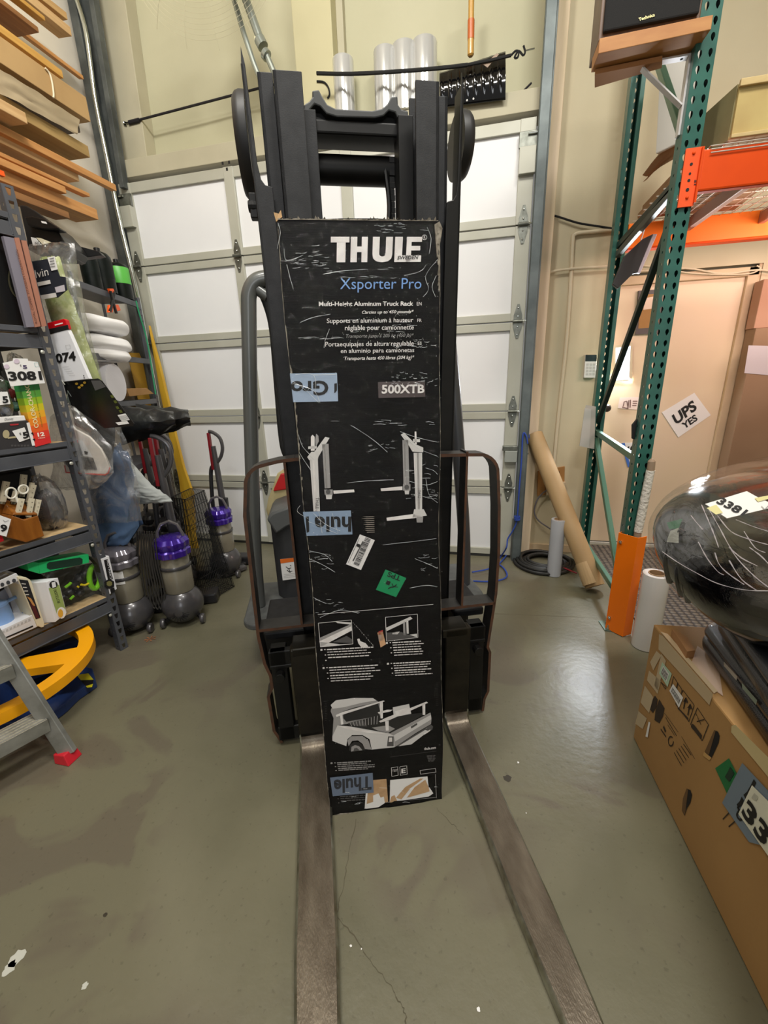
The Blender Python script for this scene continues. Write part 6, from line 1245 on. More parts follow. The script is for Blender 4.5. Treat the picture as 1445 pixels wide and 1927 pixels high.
puff(([(212, 840), (225, 880), (236, 930), (240, 985), (246, 1016)], [(240, 850), (252, 900), (262, 950), (268, 985), (262, 992)]), 2.06, .03, mat('dusty_blue_cloth_dark', (72, 98, 136), .9), 'blue_fold', t, 8, wr=.012, sc=7)
b = MB(); hang(b, [(132, 764), (195, 764), (206, 772), (212, 800), (212, 830), (206, 868), (190, 850), (165, 815), (140, 800)], mat('charcoal_cloth', (44, 46, 50), .8), .04, .02); b.build('dark_yoke', t, bevel=.006)
puff(([(128, 760), (150, 800), (165, 860), (168, 930), (180, 985)], [(200, 762), (222, 790), (246, 850), (262, 920), (268, 980)]), 1.97, .045, film('garment_bag', refl=.28, rough=.12, bump=1.0, bscale=7, haze=.15), 'clear_bag', t, 4, wr=.014)
puff(([(226, 858), (236, 905), (240, 930), (250, 948)], [(246, 868), (285, 912), (312, 930), (326, 944)]), 2.10, .05, mat('grey_white_cloth', (168, 172, 170), .9), 'x', None, 6, wr=.008).name = 'white_cloth_bundle'
tag(bpy.data.objects['white_cloth_bundle'], 'grey-white cloth bundle poking out beside the blue garment', 'cloth')
b = MB()
def bagfn(i, j):
    q = V((222, 762)).lerp(V((326, 774)), i).lerp(V((228, 838)).lerp(V((332, 806)), i), j); return PY(2.22+.10*i-.07*math.sin(math.pi*j)).at(*q)+V((0, 0, 1))*(.02*noise.noise(V((i*5, j*4, 2))))+V((1, 0, 0))*.012*noise.noise(V((i*9, j*7, 1)))
b.grid(bagfn, 26, 18, mat('black_bin_liner', (36, 37, 38), .32, bump=.6, bscale=16)); b.grid(lambda i, j: bagfn(1-i, j)+V((0, .14, 0)), 12, 10, mat('black_bin_liner', (36, 37, 38), .32)); tag(b.build('black_plastic_bag', smooth=True), 'crumpled black plastic bag sticking out toward the roller door', 'bag')
b = MB()
for k in range(9):
    c = PY(1.84).at(127, 735+k*1.2); a = k*.7; b.tube([c, c+V((.015*math.cos(a), .01*math.sin(a), -.03-.01*(k % 3)))], .0022, mat('shiny_chain', (190, 200, 196), .15, .9), n=5)
tag(b.build('hook_trinkets'), 'bunch of small shiny hooks hanging on the grey post', 'hooks')
# black things on the top shelf
BB = mat('black_moulded', (26, 26, 27), .4)
t = thing('black_bin', 'large black moulded bin on the top shelf under the timber', 'bin', PY(2.0).at(70, 470))
b = MB(); s_ = PY(2.0); b.prism([s_.at(*q) for q in [(36, 385), (48, 386), (66, 396), (88, 412), (112, 440), (122, 456), (116, 470), (52, 470), (50, 452)]], (-.12, .25, 0), BB); b.build('bin_body', t, bevel=.006)
b = MB(); s_ = PY(1.96); b.prism([s_.at(*q) for q in [(46, 408), (60, 407), (84, 412), (110, 428), (112, 431), (84, 431), (52, 424)]], (-.02, .06, .0), BLK); b.mark(s_, [(78, 416), (88, 418), (90, 422), (80, 420)], PAPER, .003); b.build('bin_rim', t, bevel=.004)
b = MB(); s_ = PY(1.95); b.prism([s_.at(*q) for q in [(58, 446), (67, 448), (78, 461), (62, 462)]], (0, .002, 0), PAPER); b.text('NO', s_, (67, 461), (77, 460), (66, 455), INK, .002); b.prism([s_.at(*q) for q in [(68, 447), (76, 448), (96, 456), (80, 460)]], (0, .004, 0), CREAM); b.build('paper_notes', t)
b = MB(); s_ = PY(2.25); b.prism([s_.at(*q) for q in [(141, 461), (186, 473), (192, 480), (150, 486), (142, 480)]], (-.02, .05, 0), BB); b.prism([s_.at(*q) for q in [(142, 483), (150, 484), (152, 492), (147, 495)]], (-.03, .05, 0), BB); tag(b.build('black_tray', bevel=.003), 'black pointed tray sticking out behind the clear bag', 'tray')

# ------------------------------------------------------------------ second shelving unit in the corner
UO = V((-2.70, 3.18, 0)); UD = V((-.283, .959, 0)).normalized(); UN = V((-UD.y, UD.x, 0))
def UB(d=0): return Plane(UO+UN*d, UD, ZZ)
def up3(a, d, z): return UO+UD*a+UN*d+ZZ*z
def ubox(b, a0, a1, d0, d1, z0, z1, m): return b.hexa([up3(a0, d0, z0), up3(a1, d0, z0), up3(a1, d1, z0), up3(a0, d1, z0), up3(a0, d0, z1), up3(a1, d0, z1), up3(a1, d1, z1), up3(a0, d1, z1)], m)
u2 = thing('shelving_unit', 'grey steel shelving unit in the far left corner beside the roller door', 'shelving', up3(-.4, .15, 0))
zs = [UB().at(240, 562).z, UB().at(286, 676).z, UB().at(292, 750).z, .95, .45]
b = MB(); ubox(b, 0, .04, 0, .003, 0, zs[0]+.04, SG); ubox(b, .037, .04, 0, .04, 0, zs[0]+.04, SG)
for k in range(50): 
    z = .05+k*.042
    if z < zs[0]: c = up3(.02, -.0005, z); b.box((c.x-.003, c.y-.001, c.z-.004), (c.x+.003, c.y+.001, c.z+.004), PD)
b.build('corner_post', u2)
b = MB(); ubox(b, -.85, -.81, 0, .003, 0, zs[0]+.04, SG); ubox(b, -.85, -.81, .28, .283, 0, zs[0]+.04, SG); ubox(b, 0, .04, .28, .283, 0, zs[0]+.04, SG); b.build('corner_post', u2)
for z in zs:
    b = MB(); ubox(b, -.85, .0, -.002, .003, z-.038, z, SG); ubox(b, -.85, .0, 0, .28, z-.006, z-.002, SG); ubox(b, -.85, 0, -.002, .012, z-.039, z-.036, SG); b.build('shelf', u2)
# gas bottles
DGB = mat('dark_green_enamel', (6, 14, 12), .35, spec=.25)
def gas(px, hpx, wpx, label, band):
    c = UB(.07).at(*px); c.z = zs[0]+.0; r = wpx*4.1/790/2; h = hpx*4.25/790
    t = thing('gas_bottle', label, 'gas bottle', c)
    b = MB(); b.lathe([(r*.8, 0), (r, .008), (r, h*.78), (r*.96, h*.86), (r*.75, h*.93), (r*.4, h*.97), (r*.3, h*.975)], DGB, Matrix.Translation(c), n=28); b.build('bottle', t, smooth=True)
    b = MB(); b.lathe([(r*.26, h*.96), (r*.26, h*1.05), (r*.2, h*1.06), (.001, h*1.06)], BLK, Matrix.Translation(c), n=14); b.build('valve_cap', t, smooth=True)
    if band: b = MB(); b.lathe([(r*1.01, h*.42), (r*1.01, h*.82), (r*.98, h*.84)], mat('lime_label', (92, 184, 74), .4), Matrix.Translation(c), n=28, cap=False); b.build('label', t, smooth=True)
    else: b = MB(); b.lathe([(r*1.01, h*.35), (r*1.01, h*.75)], mat('dark_bottle_label', (9, 16, 14), .4, c2=(16, 24, 22), scale=20, spec=.2), Matrix.Translation(c), n=28, cap=False); b.build('label', t, smooth=True)
gas((176, 536), 44, 22, 'leftmost dark gas bottle on the corner shelf', False); gas((197, 542), 52, 30, 'middle dark green gas bottle on the corner shelf', False); gas((230, 552), 50, 29, 'gas bottle with a lime green label on the corner shelf', True)
t = thing('spring_clamp', 'orange-tipped black spring clamp hanging on the corner shelf edge', 'clamp', UB(-.02).at(218, 590)); pu = UB(-.02)
b = MB(); OC = mat('clamp_orange', (244, 92, 22), .4); b.tube([pu.at(208, 548), pu.at(212, 566), pu.at(219, 590)], .010, BLK, n=8); b.tube([pu.at(215, 550), pu.at(212, 566), pu.at(207, 586)], .010, BLK, n=8); b.build('clamp_body', t, smooth=True)
b = MB(); b.prism([pu.at(*q) for q in ((206, 543), (214, 543), (217, 551), (210, 552))], UN*.02, OC); b.prism([pu.at(*q) for q in ((207, 574), (214, 573), (213, 588), (206, 588))], UN*.02, OC); b.prism([pu.at(*q) for q in ((216, 574), (223, 573), (228, 584), (221, 586))], UN*.02, OC); b.build('orange_pads', t, bevel=.004)
def pillow(px0, px1, d, label, seed, name='white_pillow', m=None):
    pl = UB(d); A, B_ = pl.at(*px0), pl.at(*px1); c = (A+B_)/2; hw = abs((B_-A).dot(UD))/2; hh = abs(A.z-B_.z)/2*1.5; b = MB(); c = c+UN*.1
    sg = lambda v, e: math.copysign(abs(v)**e, v)
    b.grid(lambda i, j: c+UD*(hw*sg(math.sin(math.pi*j), .3)*sg(math.cos(2*math.pi*i), .7))+UN*(.15*sg(math.sin(math.pi*j), .35)*sg(math.sin(2*math.pi*i), .7))+ZZ*(hh*math.cos(math.pi*j))+V((noise.noise(V((i*4, j*4, seed))), 0, noise.noise(V((i*5, j*6, seed+3)))))*.012, 36, 20, m or mat('white_cotton', (250, 249, 250), .9))
    return tag(b.build(name, smooth=True), label, 'pillow')
pillow((158, 590), (248, 632), 0, 'top white pillow folded on the corner shelf', 1); pillow((170, 630), (252, 662), .0, 'middle white pillow of the stack on the corner shelf', 2); pillow((178, 656), (250, 680), .0, 'bottom white pillow of the stack on the corner shelf', 3)
b = MB(); c = UB(0).at(218, 715); r = .13; b.lathe([(r*.3, -.25), (r, -.25), (r, .03), (r*.98, .04), (r*.3, .04)], mat('white_foam_roll', (224, 222, 228), .8), Matrix.Translation((c.x, c.y, zs[2]+r)) @ (-UN).to_track_quat('Z', 'Y').to_matrix().to_4x4() @ Matrix.Translation((0, 0, -.04)), n=32); tag(b.build('white_roll', smooth=True), 'thick white roll lying on the corner shelf below the pillows', 'roll')
b = MB(); b.prism([UB(.0).at(*q) for q in ((238, 731), (276, 730), (290, 741), (244, 746))], UN*.12, CARD); tag(b.build('cardboard_piece', bevel=.002), 'small folded brown cardboard on the corner shelf', 'cardboard')
b = MB(); b.tube(smoothpath([UB(-.02).at(*q) for q in [(256, 566), (262, 590), (274, 630), (282, 670), (288, 710), (293, 742)]], 5), .006, mat('green_cord', (40, 140, 96), .5), n=8); tag(b.build('green_cord', smooth=True), 'green cord running down the corner shelving post', 'cord')
YP = mat('yellow_fibreglass', (214, 172, 50), .5, c2=(196, 150, 36), scale=12, stretch=(1, 1, .2)); s_ = PY(3.30)
b = MB(); b.prism([s_.at(*q) for q in [(279, 612), (286, 640), (300, 690), (318, 765), (330, 820), (345, 880), (362, 930), (366, 1000), (349, 1000), (336, 900), (318, 820), (301, 740), (289, 670)]], (0, .03, 0), YP); t = thing('yellow_ladder_rail', 'yellow fibreglass ladder rail standing beside the corner shelving', 'ladder', V((s_.at(366, 1000).x, 3.32, 0))); b.build('rail_front', t, bevel=.003)
p = s_.at(357, 1000); b = MB(); b.hexa([V((p.x-.04, 3.3, 0)), V((p.x+.05, 3.3, 0)), V((p.x+.05, 3.33, 0)), V((p.x-.04, 3.33, 0)), V((p.x-.045, 3.3, p.z)), V((p.x+.045, 3.3, p.z)), V((p.x+.045, 3.33, p.z)), V((p.x-.045, 3.33, p.z))], YP); b.build('rail_foot', t)
b = MB(); b.prism([UB(.20).at(*q) for q in [(240, 664), (262, 664), (300, 760), (330, 900), (300, 900), (262, 760)]], UN*.004, mat('yellow_board', (176, 134, 30), .6)); tag(b.build('yellow_board'), 'mustard yellow panel behind the corner shelving', 'panel')

# ------------------------------------------------------------------ upright vacuum cleaners
VG = mat('graphite_plastic', (78, 76, 78), .3, .3, coat=.3); VD = mat('dark_plastic', (34, 33, 35), .35); PUR = mat('purple_plastic', (64, 34, 150), .2, .3, coat=.6); RED = mat('dark_red_plastic', (118, 20, 28), .35)
SMK = mat('dusty_clear_bin', (116, 110, 96), .25, c2=(134, 128, 112), scale=5, coat=.5)
DUST = mat('dusty_bin_inside', (112, 104, 88), .8, c2=(92, 86, 76), scale=6)
def vacuum(x, y, rz, label, cyc, sc=1.0, lab=False, tall=True, handle_red=True):
    t = thing('vacuum_cleaner', label, 'vacuum cleaner', (x, y, 0), rz)
    P_ = {}
    def k(b, n, **a):
        P_[n] = b.build(n, P_.get({'cyclone_crown': 'dust_bin', 'bin_collar': 'dust_bin', 'vent_slots': 'ball', 'grip_loop': 'wand', 'red_wand_strip': 'wand', 'paper_label': 'dust_bin'}.get(n, ''), t), world=False, **a); return P_[n]
    T = Matrix.Scale(sc, 4)
    b = MB(); b.grid(lambda i, j: V((.118*sc*math.cos(math.pi*(j-.5))*math.cos(2*math.pi*i), .118*sc*math.cos(math.pi*(j-.5))*math.sin(2*math.pi*i), .118*sc*math.sin(math.pi*(j-.5))))*(1+.012*(1 if abs(j-.5) < .10 else 0)) + V((0, 0, .122*sc)), 40, 26, VG)
    k(b, 'ball', smooth=True)
    b = MB()
    for q in range(20):
        a = 2*math.pi*q/20; r0, r1 = .022, .055; c = V((.0, -.119, .105)); 
        for_ = lambda r: c+V((r*math.cos(a), .0+.016*(r/.055)**2, r*math.sin(a)))
        b.bar(for_(r0)*sc, for_(r1)*sc, .004, .004, VD, up=(0, 1, 0))
    k(b, 'vent_slots')
    b = MB(); b.lathe([(.001, .205), (.066, .205), (.080, .215), (.083, .235), (.083, .37), (.080, .375), (.080, .44), (.075, .445)], SMK, T, n=32, cap=False); k(b, 'dust_bin', smooth=True)
    b = MB(); b.lathe([(.0845, .36), (.088, .365), (.088, .378), (.0845, .383)], VG, T, n=32, cap=False); k(b, 'bin_collar', smooth=True)
    b = MB(); b.lathe([(.078, .43), (.094, .44), (.096, .472), (.085, .482), (.094, .496), (.095, .522), (.078, .545), (.050, .55), (.001, .552)], cyc, T, n=64, wob=lambda a, i: 1+.05*math.cos(10*a) if 0 < i < 7 else 1); k(b, 'cyclone_crown', smooth=True)
    b = MB(); b.tube([V(q)*sc for q in ((-.065, 0, .52), (-.062, 0, .58), (-.035, 0, .625), (.01, 0, .64), (.05, 0, .615), (.07, 0, .56), (.074, 0, .50))], [.009*sc]*7, mat('clear_handle_plastic', (96, 92, 94), .15, coat=.5), n=10); k(b, 'carry_handle', smooth=True)
    b = MB(); b.bar(V((0, .10, .18))*sc, V((0, .12, .60))*sc, .07*sc, .04*sc, VD, up=(0, 1, 0)); k(b, 'spine', bevel=.01)
    if tall:
        b = MB(); b.tube([V((-.01, .125, .58))*sc, V((-.015, .13, .80))*sc, V((-.02, .13, 1.0))*sc], [.024*sc, .022*sc, .018*sc], VG, n=12); k(b, 'wand', smooth=True)
        b = MB(); b.tube(smoothpath([V(q)*sc for q in ((-.02, .13, .86), (.03, .125, .92), (.055, .12, .99), (.045, .12, 1.06), (.0, .125, 1.10), (-.035, .13, 1.11))], 4), .013*sc, VG, n=10); k(b, 'grip_loop', smooth=True)
        b = MB(); b.bar(V((-.045, .13, .82))*sc, V((-.040, .13, 1.10))*sc, .02*sc, .03*sc, RED, up=(0, 1, 0)); k(b, 'red_wand_strip', bevel=.004)
        b = MB(); b.tube(smoothpath([V(q)*sc for q in ((-.06, .14, .22), (-.10, .14, .45), (-.085, .15, .75), (-.06, .15, .84), (-.03, .15, .80), (-.04, .16, .55))], 4), .015*sc, VD, n=10); k(b, 'hose', smooth=True)
    for s_ in (-1, 1):
        b = MB(); b.lathe([(.001, -.012), (.026, -.012), (.030, -.006), (.030, .006), (.026, .012), (.001, .012)], VG, T @ Matrix.Translation((s_*.11, -.06, .031)) @ Matrix.Rotation(rad(90), 4, 'Y'), n=18); b.bar(V((s_*.10, -.05, .033))*sc, V((s_*.05, 0, .06))*sc, .02, .02, VD); k(b, 'small_wheel', smooth=True)
    b = MB(); b.box((-.16*sc, .16*sc, .005), (.16*sc, .28*sc, .075*sc), VD); b.box((-.05*sc, .06*sc, .02), (.05*sc, .18*sc, .06), VD); k(b, 'cleaner_head', bevel=.015)
    if lab: b = MB(); b.add([V((.0855*sc*math.sin(a), -.0855*sc*math.cos(a), z*sc)) for z in (.345, .425) for a in (-.45, -.15, .15, .45)], [(0, 1, 5, 4), (1, 2, 6, 5), (2, 3, 7, 6)], PAPER); k(b, 'paper_label')
    return t
vacuum(-1.90, 2.13, rad(25), 'upright vacuum cleaner with a scalloped purple crown, nearest the roller door side', PUR, 1.10)
vacuum(-2.16, 1.98, rad(20), 'upright vacuum cleaner with a grey crown and paper label behind the shelf post', mat('grey_clear_crown', (120, 116, 124), .2, .3, coat=.5), 1.05, lab=True, tall=False)
vacuum(-2.02, 2.82, rad(10), 'rear vacuum cleaner with a purple crown against the roller door', PUR, 1.05)
vacuum(-2.21, 2.49, rad(15), 'dark vacuum cleaner with a red wand behind the purple-crowned one', VD, 1.08)
vacuum(-2.45, 2.64, rad(25), 'leftmost dark vacuum cleaner with a red wand near the corner shelving', VD, 1.06)
# coiled mains cord on the near cleaner
b = MB(); rnd = random.Random(6)
for k in range(7):
    x = 262+k*4.6; pl = PY(2.03); o_ = rnd.uniform(-2, 2)
    pts = [pl.at(x-4, 1000), pl.at(x-6+o_, 1050), pl.at(x-3+k, 1100), pl.at(x+4+k*1.5, 1135+rnd.uniform(-4, 6)), pl.at(x+14+k, 1150-rnd.uniform(0, 8)), pl.at(x+16+k*.5, 1110), pl.at(x+8, 1060), pl.at(x+2, 1005)]
    b.tube(smoothpath(pts, 5), .0042, mat('dark_mains_cord', (48, 45, 42), .6), n=6)
tag(b.build('mains_lead', smooth=True), 'dark mains cord hanging in long loops between the two near vacuum cleaners', 'cord')
# wire basket
b = MB(); BWm = mat('black_wire', (16, 16, 16), .4, .3)
fl_ = [F0.at(340, 1132)+ZZ*.01, F0.at(440, 1105)+ZZ*.01]; A0 = PZ(.02).at(382, 1134); A1 = PZ(.02).at(441, 1103); A2 = PZ(.02).at(412, 1068); 
bk = [V((-1.87, 2.36, .012)), V((-1.70, 2.52, .012)), V((-1.90, 2.66, .012)), V((-2.06, 2.50, .012))]
A0, A1 = PZ(.012).at(385, 1135), PZ(.012).at(441, 1103); dv = V((-(A1-A0).y, (A1-A0).x, 0)).normalized()*.26
top = [A0+V((-.10, .12, .74)), A1+V((-.20, .10, .74)), A1+dv*.6+V((-.20, .10, .74)), A0+dv*.6+V((-.10, .12, .74))]; bot = [A0, A1, A1+dv, A0+dv]
def lp(P, r): b.tube(P+[P[0]], r, BWm, n=6)
for f in (0, .08, .16, .24, .32, .45, .6, .75, .9, 1): lp([p.lerp(q, f) for p, q in zip(bot, top)], .0034 if f in (0, 1) else .0022)
for s_ in range(4):
    for k in range(18): f = k/18; b.tube([bot[s_].lerp(bot[(s_+1) % 4], f), top[s_].lerp(top[(s_+1) % 4], f)], .0018, BWm, n=5)
for k in range(12):
    f = k/12; b.tube([bot[0].lerp(bot[3], f), bot[1].lerp(bot[2], f)], .0018, BWm, n=5); b.tube([bot[0].lerp(bot[1], f), bot[3].lerp(bot[2], f)], .0018, BWm, n=5)
tag(b.build('wire_basket'), 'tall black wire basket on the floor in front of the rear vacuum cleaner', 'basket')
b = MB(); q0, q1 = PZ(.03).at(420, 1082), PZ(.03).at(462, 1066); b.bar(q0, q1, .06, .035, VG); b.bar(q0+V((0, .07, .0)), q1+V((-.05, .07, 0)), .05, .03, VD); tag(b.build('cleaner_head_bar', bevel=.008), 'grey floor-tool bar of a vacuum lying beside the wire basket', 'floor tool')
b = MB(); c = F0.at(283, 1203); 
for k in range(7): a = k*.9; b.prism([c+V((.0, 0, .002)), c+V((.03*math.cos(a), .03*math.sin(a), .004)), c+V((.034*math.cos(a+.3), .034*math.sin(a+.3), .003))], (0, 0, .001), mat('dry_leaf', (150, 96, 60), .8))
tag(b.build('dry_leaf'), 'dry brown leaf on the floor between the vacuum wheels', 'leaf')

# ------------------------------------------------------------------ blue and yellow turntable pallet lift
lf = thing('turntable_lift', 'blue pallet positioner with a bright yellow ring, under the shelving', 'pallet lift', (-2.29, 1.21, 0))
YL = mat('safety_yellow', (250, 172, 8), .4); BLp = mat('machine_blue', (34, 58, 112), .4, c2=(28, 48, 96), scale=8)
c = V((-2.294, 1.211, 0)); r1, r0 = .461, .395
b = MB(); n = 72
vs = []
for k in range(n):
    a = 2*math.pi*k/n
    for r, z in ((r1, .25), (r0, .25), (r0, .20), (r1, .20)): vs.append(V((c.x+r*math.cos(a), c.y+r*math.sin(a), z)))
b.add(vs, [(k*4+q, k*4+(q+1) % 4, ((k+1) % n)*4+(q+1) % 4, ((k+1) % n)*4+q) for k in range(n) for q in range(4)], YL); b.build('yellow_ring', lf, smooth=True)
for a in (28, 118, 208, 298):
    b = MB(); d = V((math.cos(rad(a)), math.sin(rad(a)), 0)); nn = V((-d.y, d.x, 0))
    p0 = c+d*.06; p1 = c+d*.41; b.hexa([p0-nn*.05+ZZ*.205, p1-nn*.07+ZZ*.205, p1+nn*.07+ZZ*.205, p0+nn*.05+ZZ*.205, p0-nn*.05+ZZ*.245, p1-nn*.07+ZZ*.245, p1+nn*.07+ZZ*.245, p0+nn*.05+ZZ*.245], YL); b.build('spoke', lf)
b = MB(); base = [(183, 1283), (176, 1272), (160, 1264), (142, 1262), (120, 1262)]
P = [F0.at(*q) for q in ((184, 1294), (178, 1272), (140, 1262))]+[V((-2.3, 1.75, 0)), V((-2.75, 1.5, 0)), V((-2.65, .9, 0)), F0.at(60, 1372), F0.at(96, 1366), F0.at(128, 1340), F0.at(150, 1318)]
b.prism([p+ZZ*.002 for p in P], ZZ*.05, BLp); b.build('base_frame', lf, bevel=.006)
b = MB(); b.bar(V((-2.5, .95, .12)), V((-2.1, 1.55, .12)), .06, .05, BLp); b.bar(V((-2.6, 1.1, .12)), V((-2.2, 1.70, .12)), .06, .05, BLp); b.lathe([(.12, .06), (.12, .2), (.05, .2)], BLp, Matrix.Translation((c.x, c.y, 0)), n=30); b.build('lifting_arms', lf, bevel=.004)
b = MB(); Zb = PZ(.055); b.tube([Zb.at(80, 1322)+ZZ*.03, Zb.at(104, 1310)+ZZ*.03], .009, CHROME, n=12); b.tube([Zb.at(68, 1322)+ZZ*.03, Zb.at(82, 1324)+ZZ*.03], .016, CHROME, n=12); b.tube([Zb.at(98, 1298)+ZZ*.05, Zb.at(104, 1312)+ZZ*.03], .005, GALV, n=8); b.build('piston', lf, smooth=True)
b = MB(); Zt_ = PZ(.0535); Y2 = mat('hazard_yellow', (214, 206, 40), .4)
b.poly([Zt_.at(*q) for q in ((144, 1270), (166, 1267), (176, 1279), (152, 1280))], Y2); b.poly([Zt_.at(*q) for q in ((152, 1280), (176, 1279), (175, 1287), (161, 1291))], INK); b.poly([Zt_.at(*q) for q in ((161, 1291), (175, 1287), (173, 1293), (164, 1294))], Y2); b.build('hazard_stripes', lf)

# ------------------------------------------------------------------ aluminium stepladder
AL = mat('dull_aluminium', (168, 168, 164), .4, .6, c2=(140, 140, 134), scale=12); ALT = mat('ribbed_tread', (190, 184, 168), .5, .4, c2=(164, 158, 140), scale=30, stretch=(1, 8, 1)); RF = mat('red_rubber', (200, 34, 48), .4)
ld = thing('stepladder', 'aluminium stepladder with red rubber feet at the lower left', 'ladder', (-2.0, 1.0, 0))
foot = F0.at(133, 1428)
R0_ = foot+ZZ*.03; R1_ = PY(foot.y).at(0, 1218)
dr = (R1_-R0_); R2 = R0_+dr*2.0
wd = V((-.20, -.46, 0))
b = MB(); b.bar(R0_, R2, .026, .06, AL, up=(1, .45, 0)); b.build('front_rail', ld, bevel=.003)
b = MB(); b.bar(R0_+wd, R2+wd*.8, .026, .06, AL, up=(1, .45, 0)); b.build('front_rail', ld, bevel=.003)
nb = V((-.92, .40, 0))                     # towards the back of the ladder
def tread(f, name='tread'):
    p = R0_+dr*f-nb*.03; q = p+wd*(1-.1*f); D1 = nb*.10; b = MB()
    b.hexa([p-ZZ*.003, p+D1-ZZ*.003, q+D1-ZZ*.003, q-ZZ*.003, p, p+D1, q+D1, q], ALT)
    b.hexa([p-ZZ*.055, p+nb*.004-ZZ*.055, q+nb*.004-ZZ*.055, q-ZZ*.055, p, p+nb*.004, q+nb*.004, q], AL)
    for k in range(5):
        s0, s1 = nb*(.008+.019*k), nb*(.014+.019*k); b.hexa([p+s0, p+s1, q+s1, q+s0, p+s0+ZZ*.003, p+s1+ZZ*.003, q+s1+ZZ*.003, q+s0+ZZ*.003], AL)
    b.build(name, ld, bevel=.001)
    for dz in (-.012, -.042):
        b = MB(); b.lathe([(.006, 0), (.005, .003), (.001, .004)], CHROME, Matrix.Translation(R0_+dr*f+V((.028, .012, dz))) @ Matrix.Rotation(rad(65), 4, 'Y'), n=8); b.build('rivet', ld)
tread(.36); tread(.86); tread(1.36)
b = MB(); bk = R0_+nb*.20; b.bar(bk-ZZ*.02+V((.02, .0, 0)), R2+nb*.10, .022, .04, AL, up=(1, .45, 0)); b.build('rear_leg', ld, bevel=.002)
b = MB(); b.bar(R0_+dr*.12+nb*.02, bk+ZZ*.12, .014, .035, AL, up=(0, 0, 1)); b.bar(bk+ZZ*.10, bk+wd+ZZ*.10, .014, .03, AL); b.build('brace', ld, bevel=.002)
b = MB(); b.hexa([foot+V(q) for q in ((-.045, -.035, 0), (.03, -.035, 0), (.03, .03, 0), (-.045, .03, 0), (-.045, -.030, .045), (.012, -.030, .05), (.012, .026, .05), (-.045, .026, .045))], RF); b.build('rubber_foot', ld, bevel=.004)
f2 = bk*1; f2.z = 0; b = MB(); b.hexa([f2+V(q) for q in ((-.04, .0, .0), (.0, -.02, 0), (.02, .03, 0), (-.02, .05, 0), (-.05, .0, .05), (-.02, -.02, .045), (-.02, .03, .045), (-.04, .05, .05))], RF); b.build('rubber_foot', ld)
f3 = foot+wd; b = MB(); b.hexa([f3+V(q) for q in ((-.045, -.035, 0), (.03, -.035, 0), (.03, .035, 0), (-.045, .035, 0), (-.05, -.032, .045), (.012, -.032, .05), (.012, .032, .05), (-.05, .032, .045))], RF); b.build('rubber_foot', ld)

# ------------------------------------------------------------------ timber stored along the left wall
def wood(nm, c1, c2): return mat(nm, c1, .6, c2=c2, scale=5, stretch=(9, .7, 9))
TW = [wood('tan_timber', (200, 162, 108), (184, 144, 92)), wood('yellow_timber', (206, 160, 84), (188, 140, 66)), wood('orange_timber', (200, 146, 88), (182, 126, 70)), wood('pale_timber', (208, 172, 124), (190, 152, 104)), wood('brown_timber', (150, 104, 60), (128, 86, 48))]
def board(yt, yb, end, x, w_, m, label, name='timber_board', y_off=0, cat='board'):
    pl = PXr(x); a = pl.at(0, yt); c = pl.at(0, yb); e = pl.at(*end); zt = a.z; zb = c.z; ye = e.y; k = 0
    hh = zt-zb; z1 = e.z                      # end pixel marks the lower front corner
    y0 = -.2; f = (ye-a.y); sl = 0
    b = MB(); xb = max(x-w_, -3.085)
    b.hexa([V((xb, y0, zb)), V((x, y0, zb)), V((x, ye, z1)), V((xb, ye-.01, z1)), V((xb, y0, zt)), V((x, y0, zt)), V((x, ye, z1+hh)), V((xb, ye-.01, z1+hh))], m)
    return tag(b.build(name, bevel=.003), label, cat, None)
GRP = None
board(-12, 2, (128, 38), -2.78, .12, TW[0], 'highest visible board on the wall, cut by the top of the view')
board(-40, -22, (136, 69), -2.76, .10, TW[3], 'rounded pale board second from the top by the bright pipe')
board(-30, -22, (86, 40), -2.66, .05, TW[1], 'short yellow strip board above the wide brown plank')
board(-2, 8, (74, 62), -2.70, .22, TW[4], 'wide brown plank near the top of the timber stack')
board(14, 22, (158, 150), -2.82, .03, TW[2], 'thin reddish strip reaching past the yellow edged beam')
board(28, 43, (120, 148), -2.64, .17, TW[1], 'thick yellow-edged beam above the long cardboard carton')
board(62, 112, (171, 230), -2.58, .20, mat('long_carton_board', (182, 148, 100), .8, c2=(170, 136, 90), scale=3), 'long flat cardboard carton stored among the timber', 'flat_carton', cat='box')
board(128, 150, (152, 250), -2.66, .16, mat('grey_strip_bundle', (92, 82, 76), .6), 'bundle of dark grey strips under the flat carton')
board(165, 189, (170, 297), -2.60, .20, mat('khaki_timber', (168, 138, 86), .7, c2=(150, 122, 74), scale=4, stretch=(6, .7, 6)), 'khaki beam below the dark grey strips')
board(192, 212, (53, 234), -2.52, .12, TW[3], 'short pale board end with a notch at the left edge')
board(232, 247, (220, 360), -2.62, .04, TW[2], 'long thin board reaching furthest toward the roller door')
board(240, 262, (150, 342), -2.66, .14, TW[3], 'pale board with an orange edge beside the longest thin board')
board(285, 293, (170, 371), -2.64, .05, TW[2], 'narrow orange board below the longest thin board')
board(298, 312, (126, 365), -2.58, .10, TW[2], 'blunt orange board with a stepped end')
board(322, 345, (186, 414), -2.62, .18, TW[2], 'lowest orange board of the timber stack')
board(352, 366, (132, 412), -2.56, .10, TW[4], 'brown board underneath the lowest orange board')
b = MB(); s_ = PXr(-2.55)
b.grid(lambda i, j: s_.at(*(V((-10, 122)).lerp(V((150, 225)), i).lerp(V((-10, 165)).lerp(V((150, 252)), i), j)))+V((.006*noise.noise(V((i*5, j*4, 1)))-.02*j, 0, .012*noise.noise(V((i*5, j*3, 7))))), 40, 10, mat('grey_tan_paper', (184, 166, 136), .6, c2=(168, 150, 120), scale=4)); tag(b.build('crumpled_wrap', smooth=True), 'torn grey-tan wrapping sagging below the flat carton', 'wrapping')
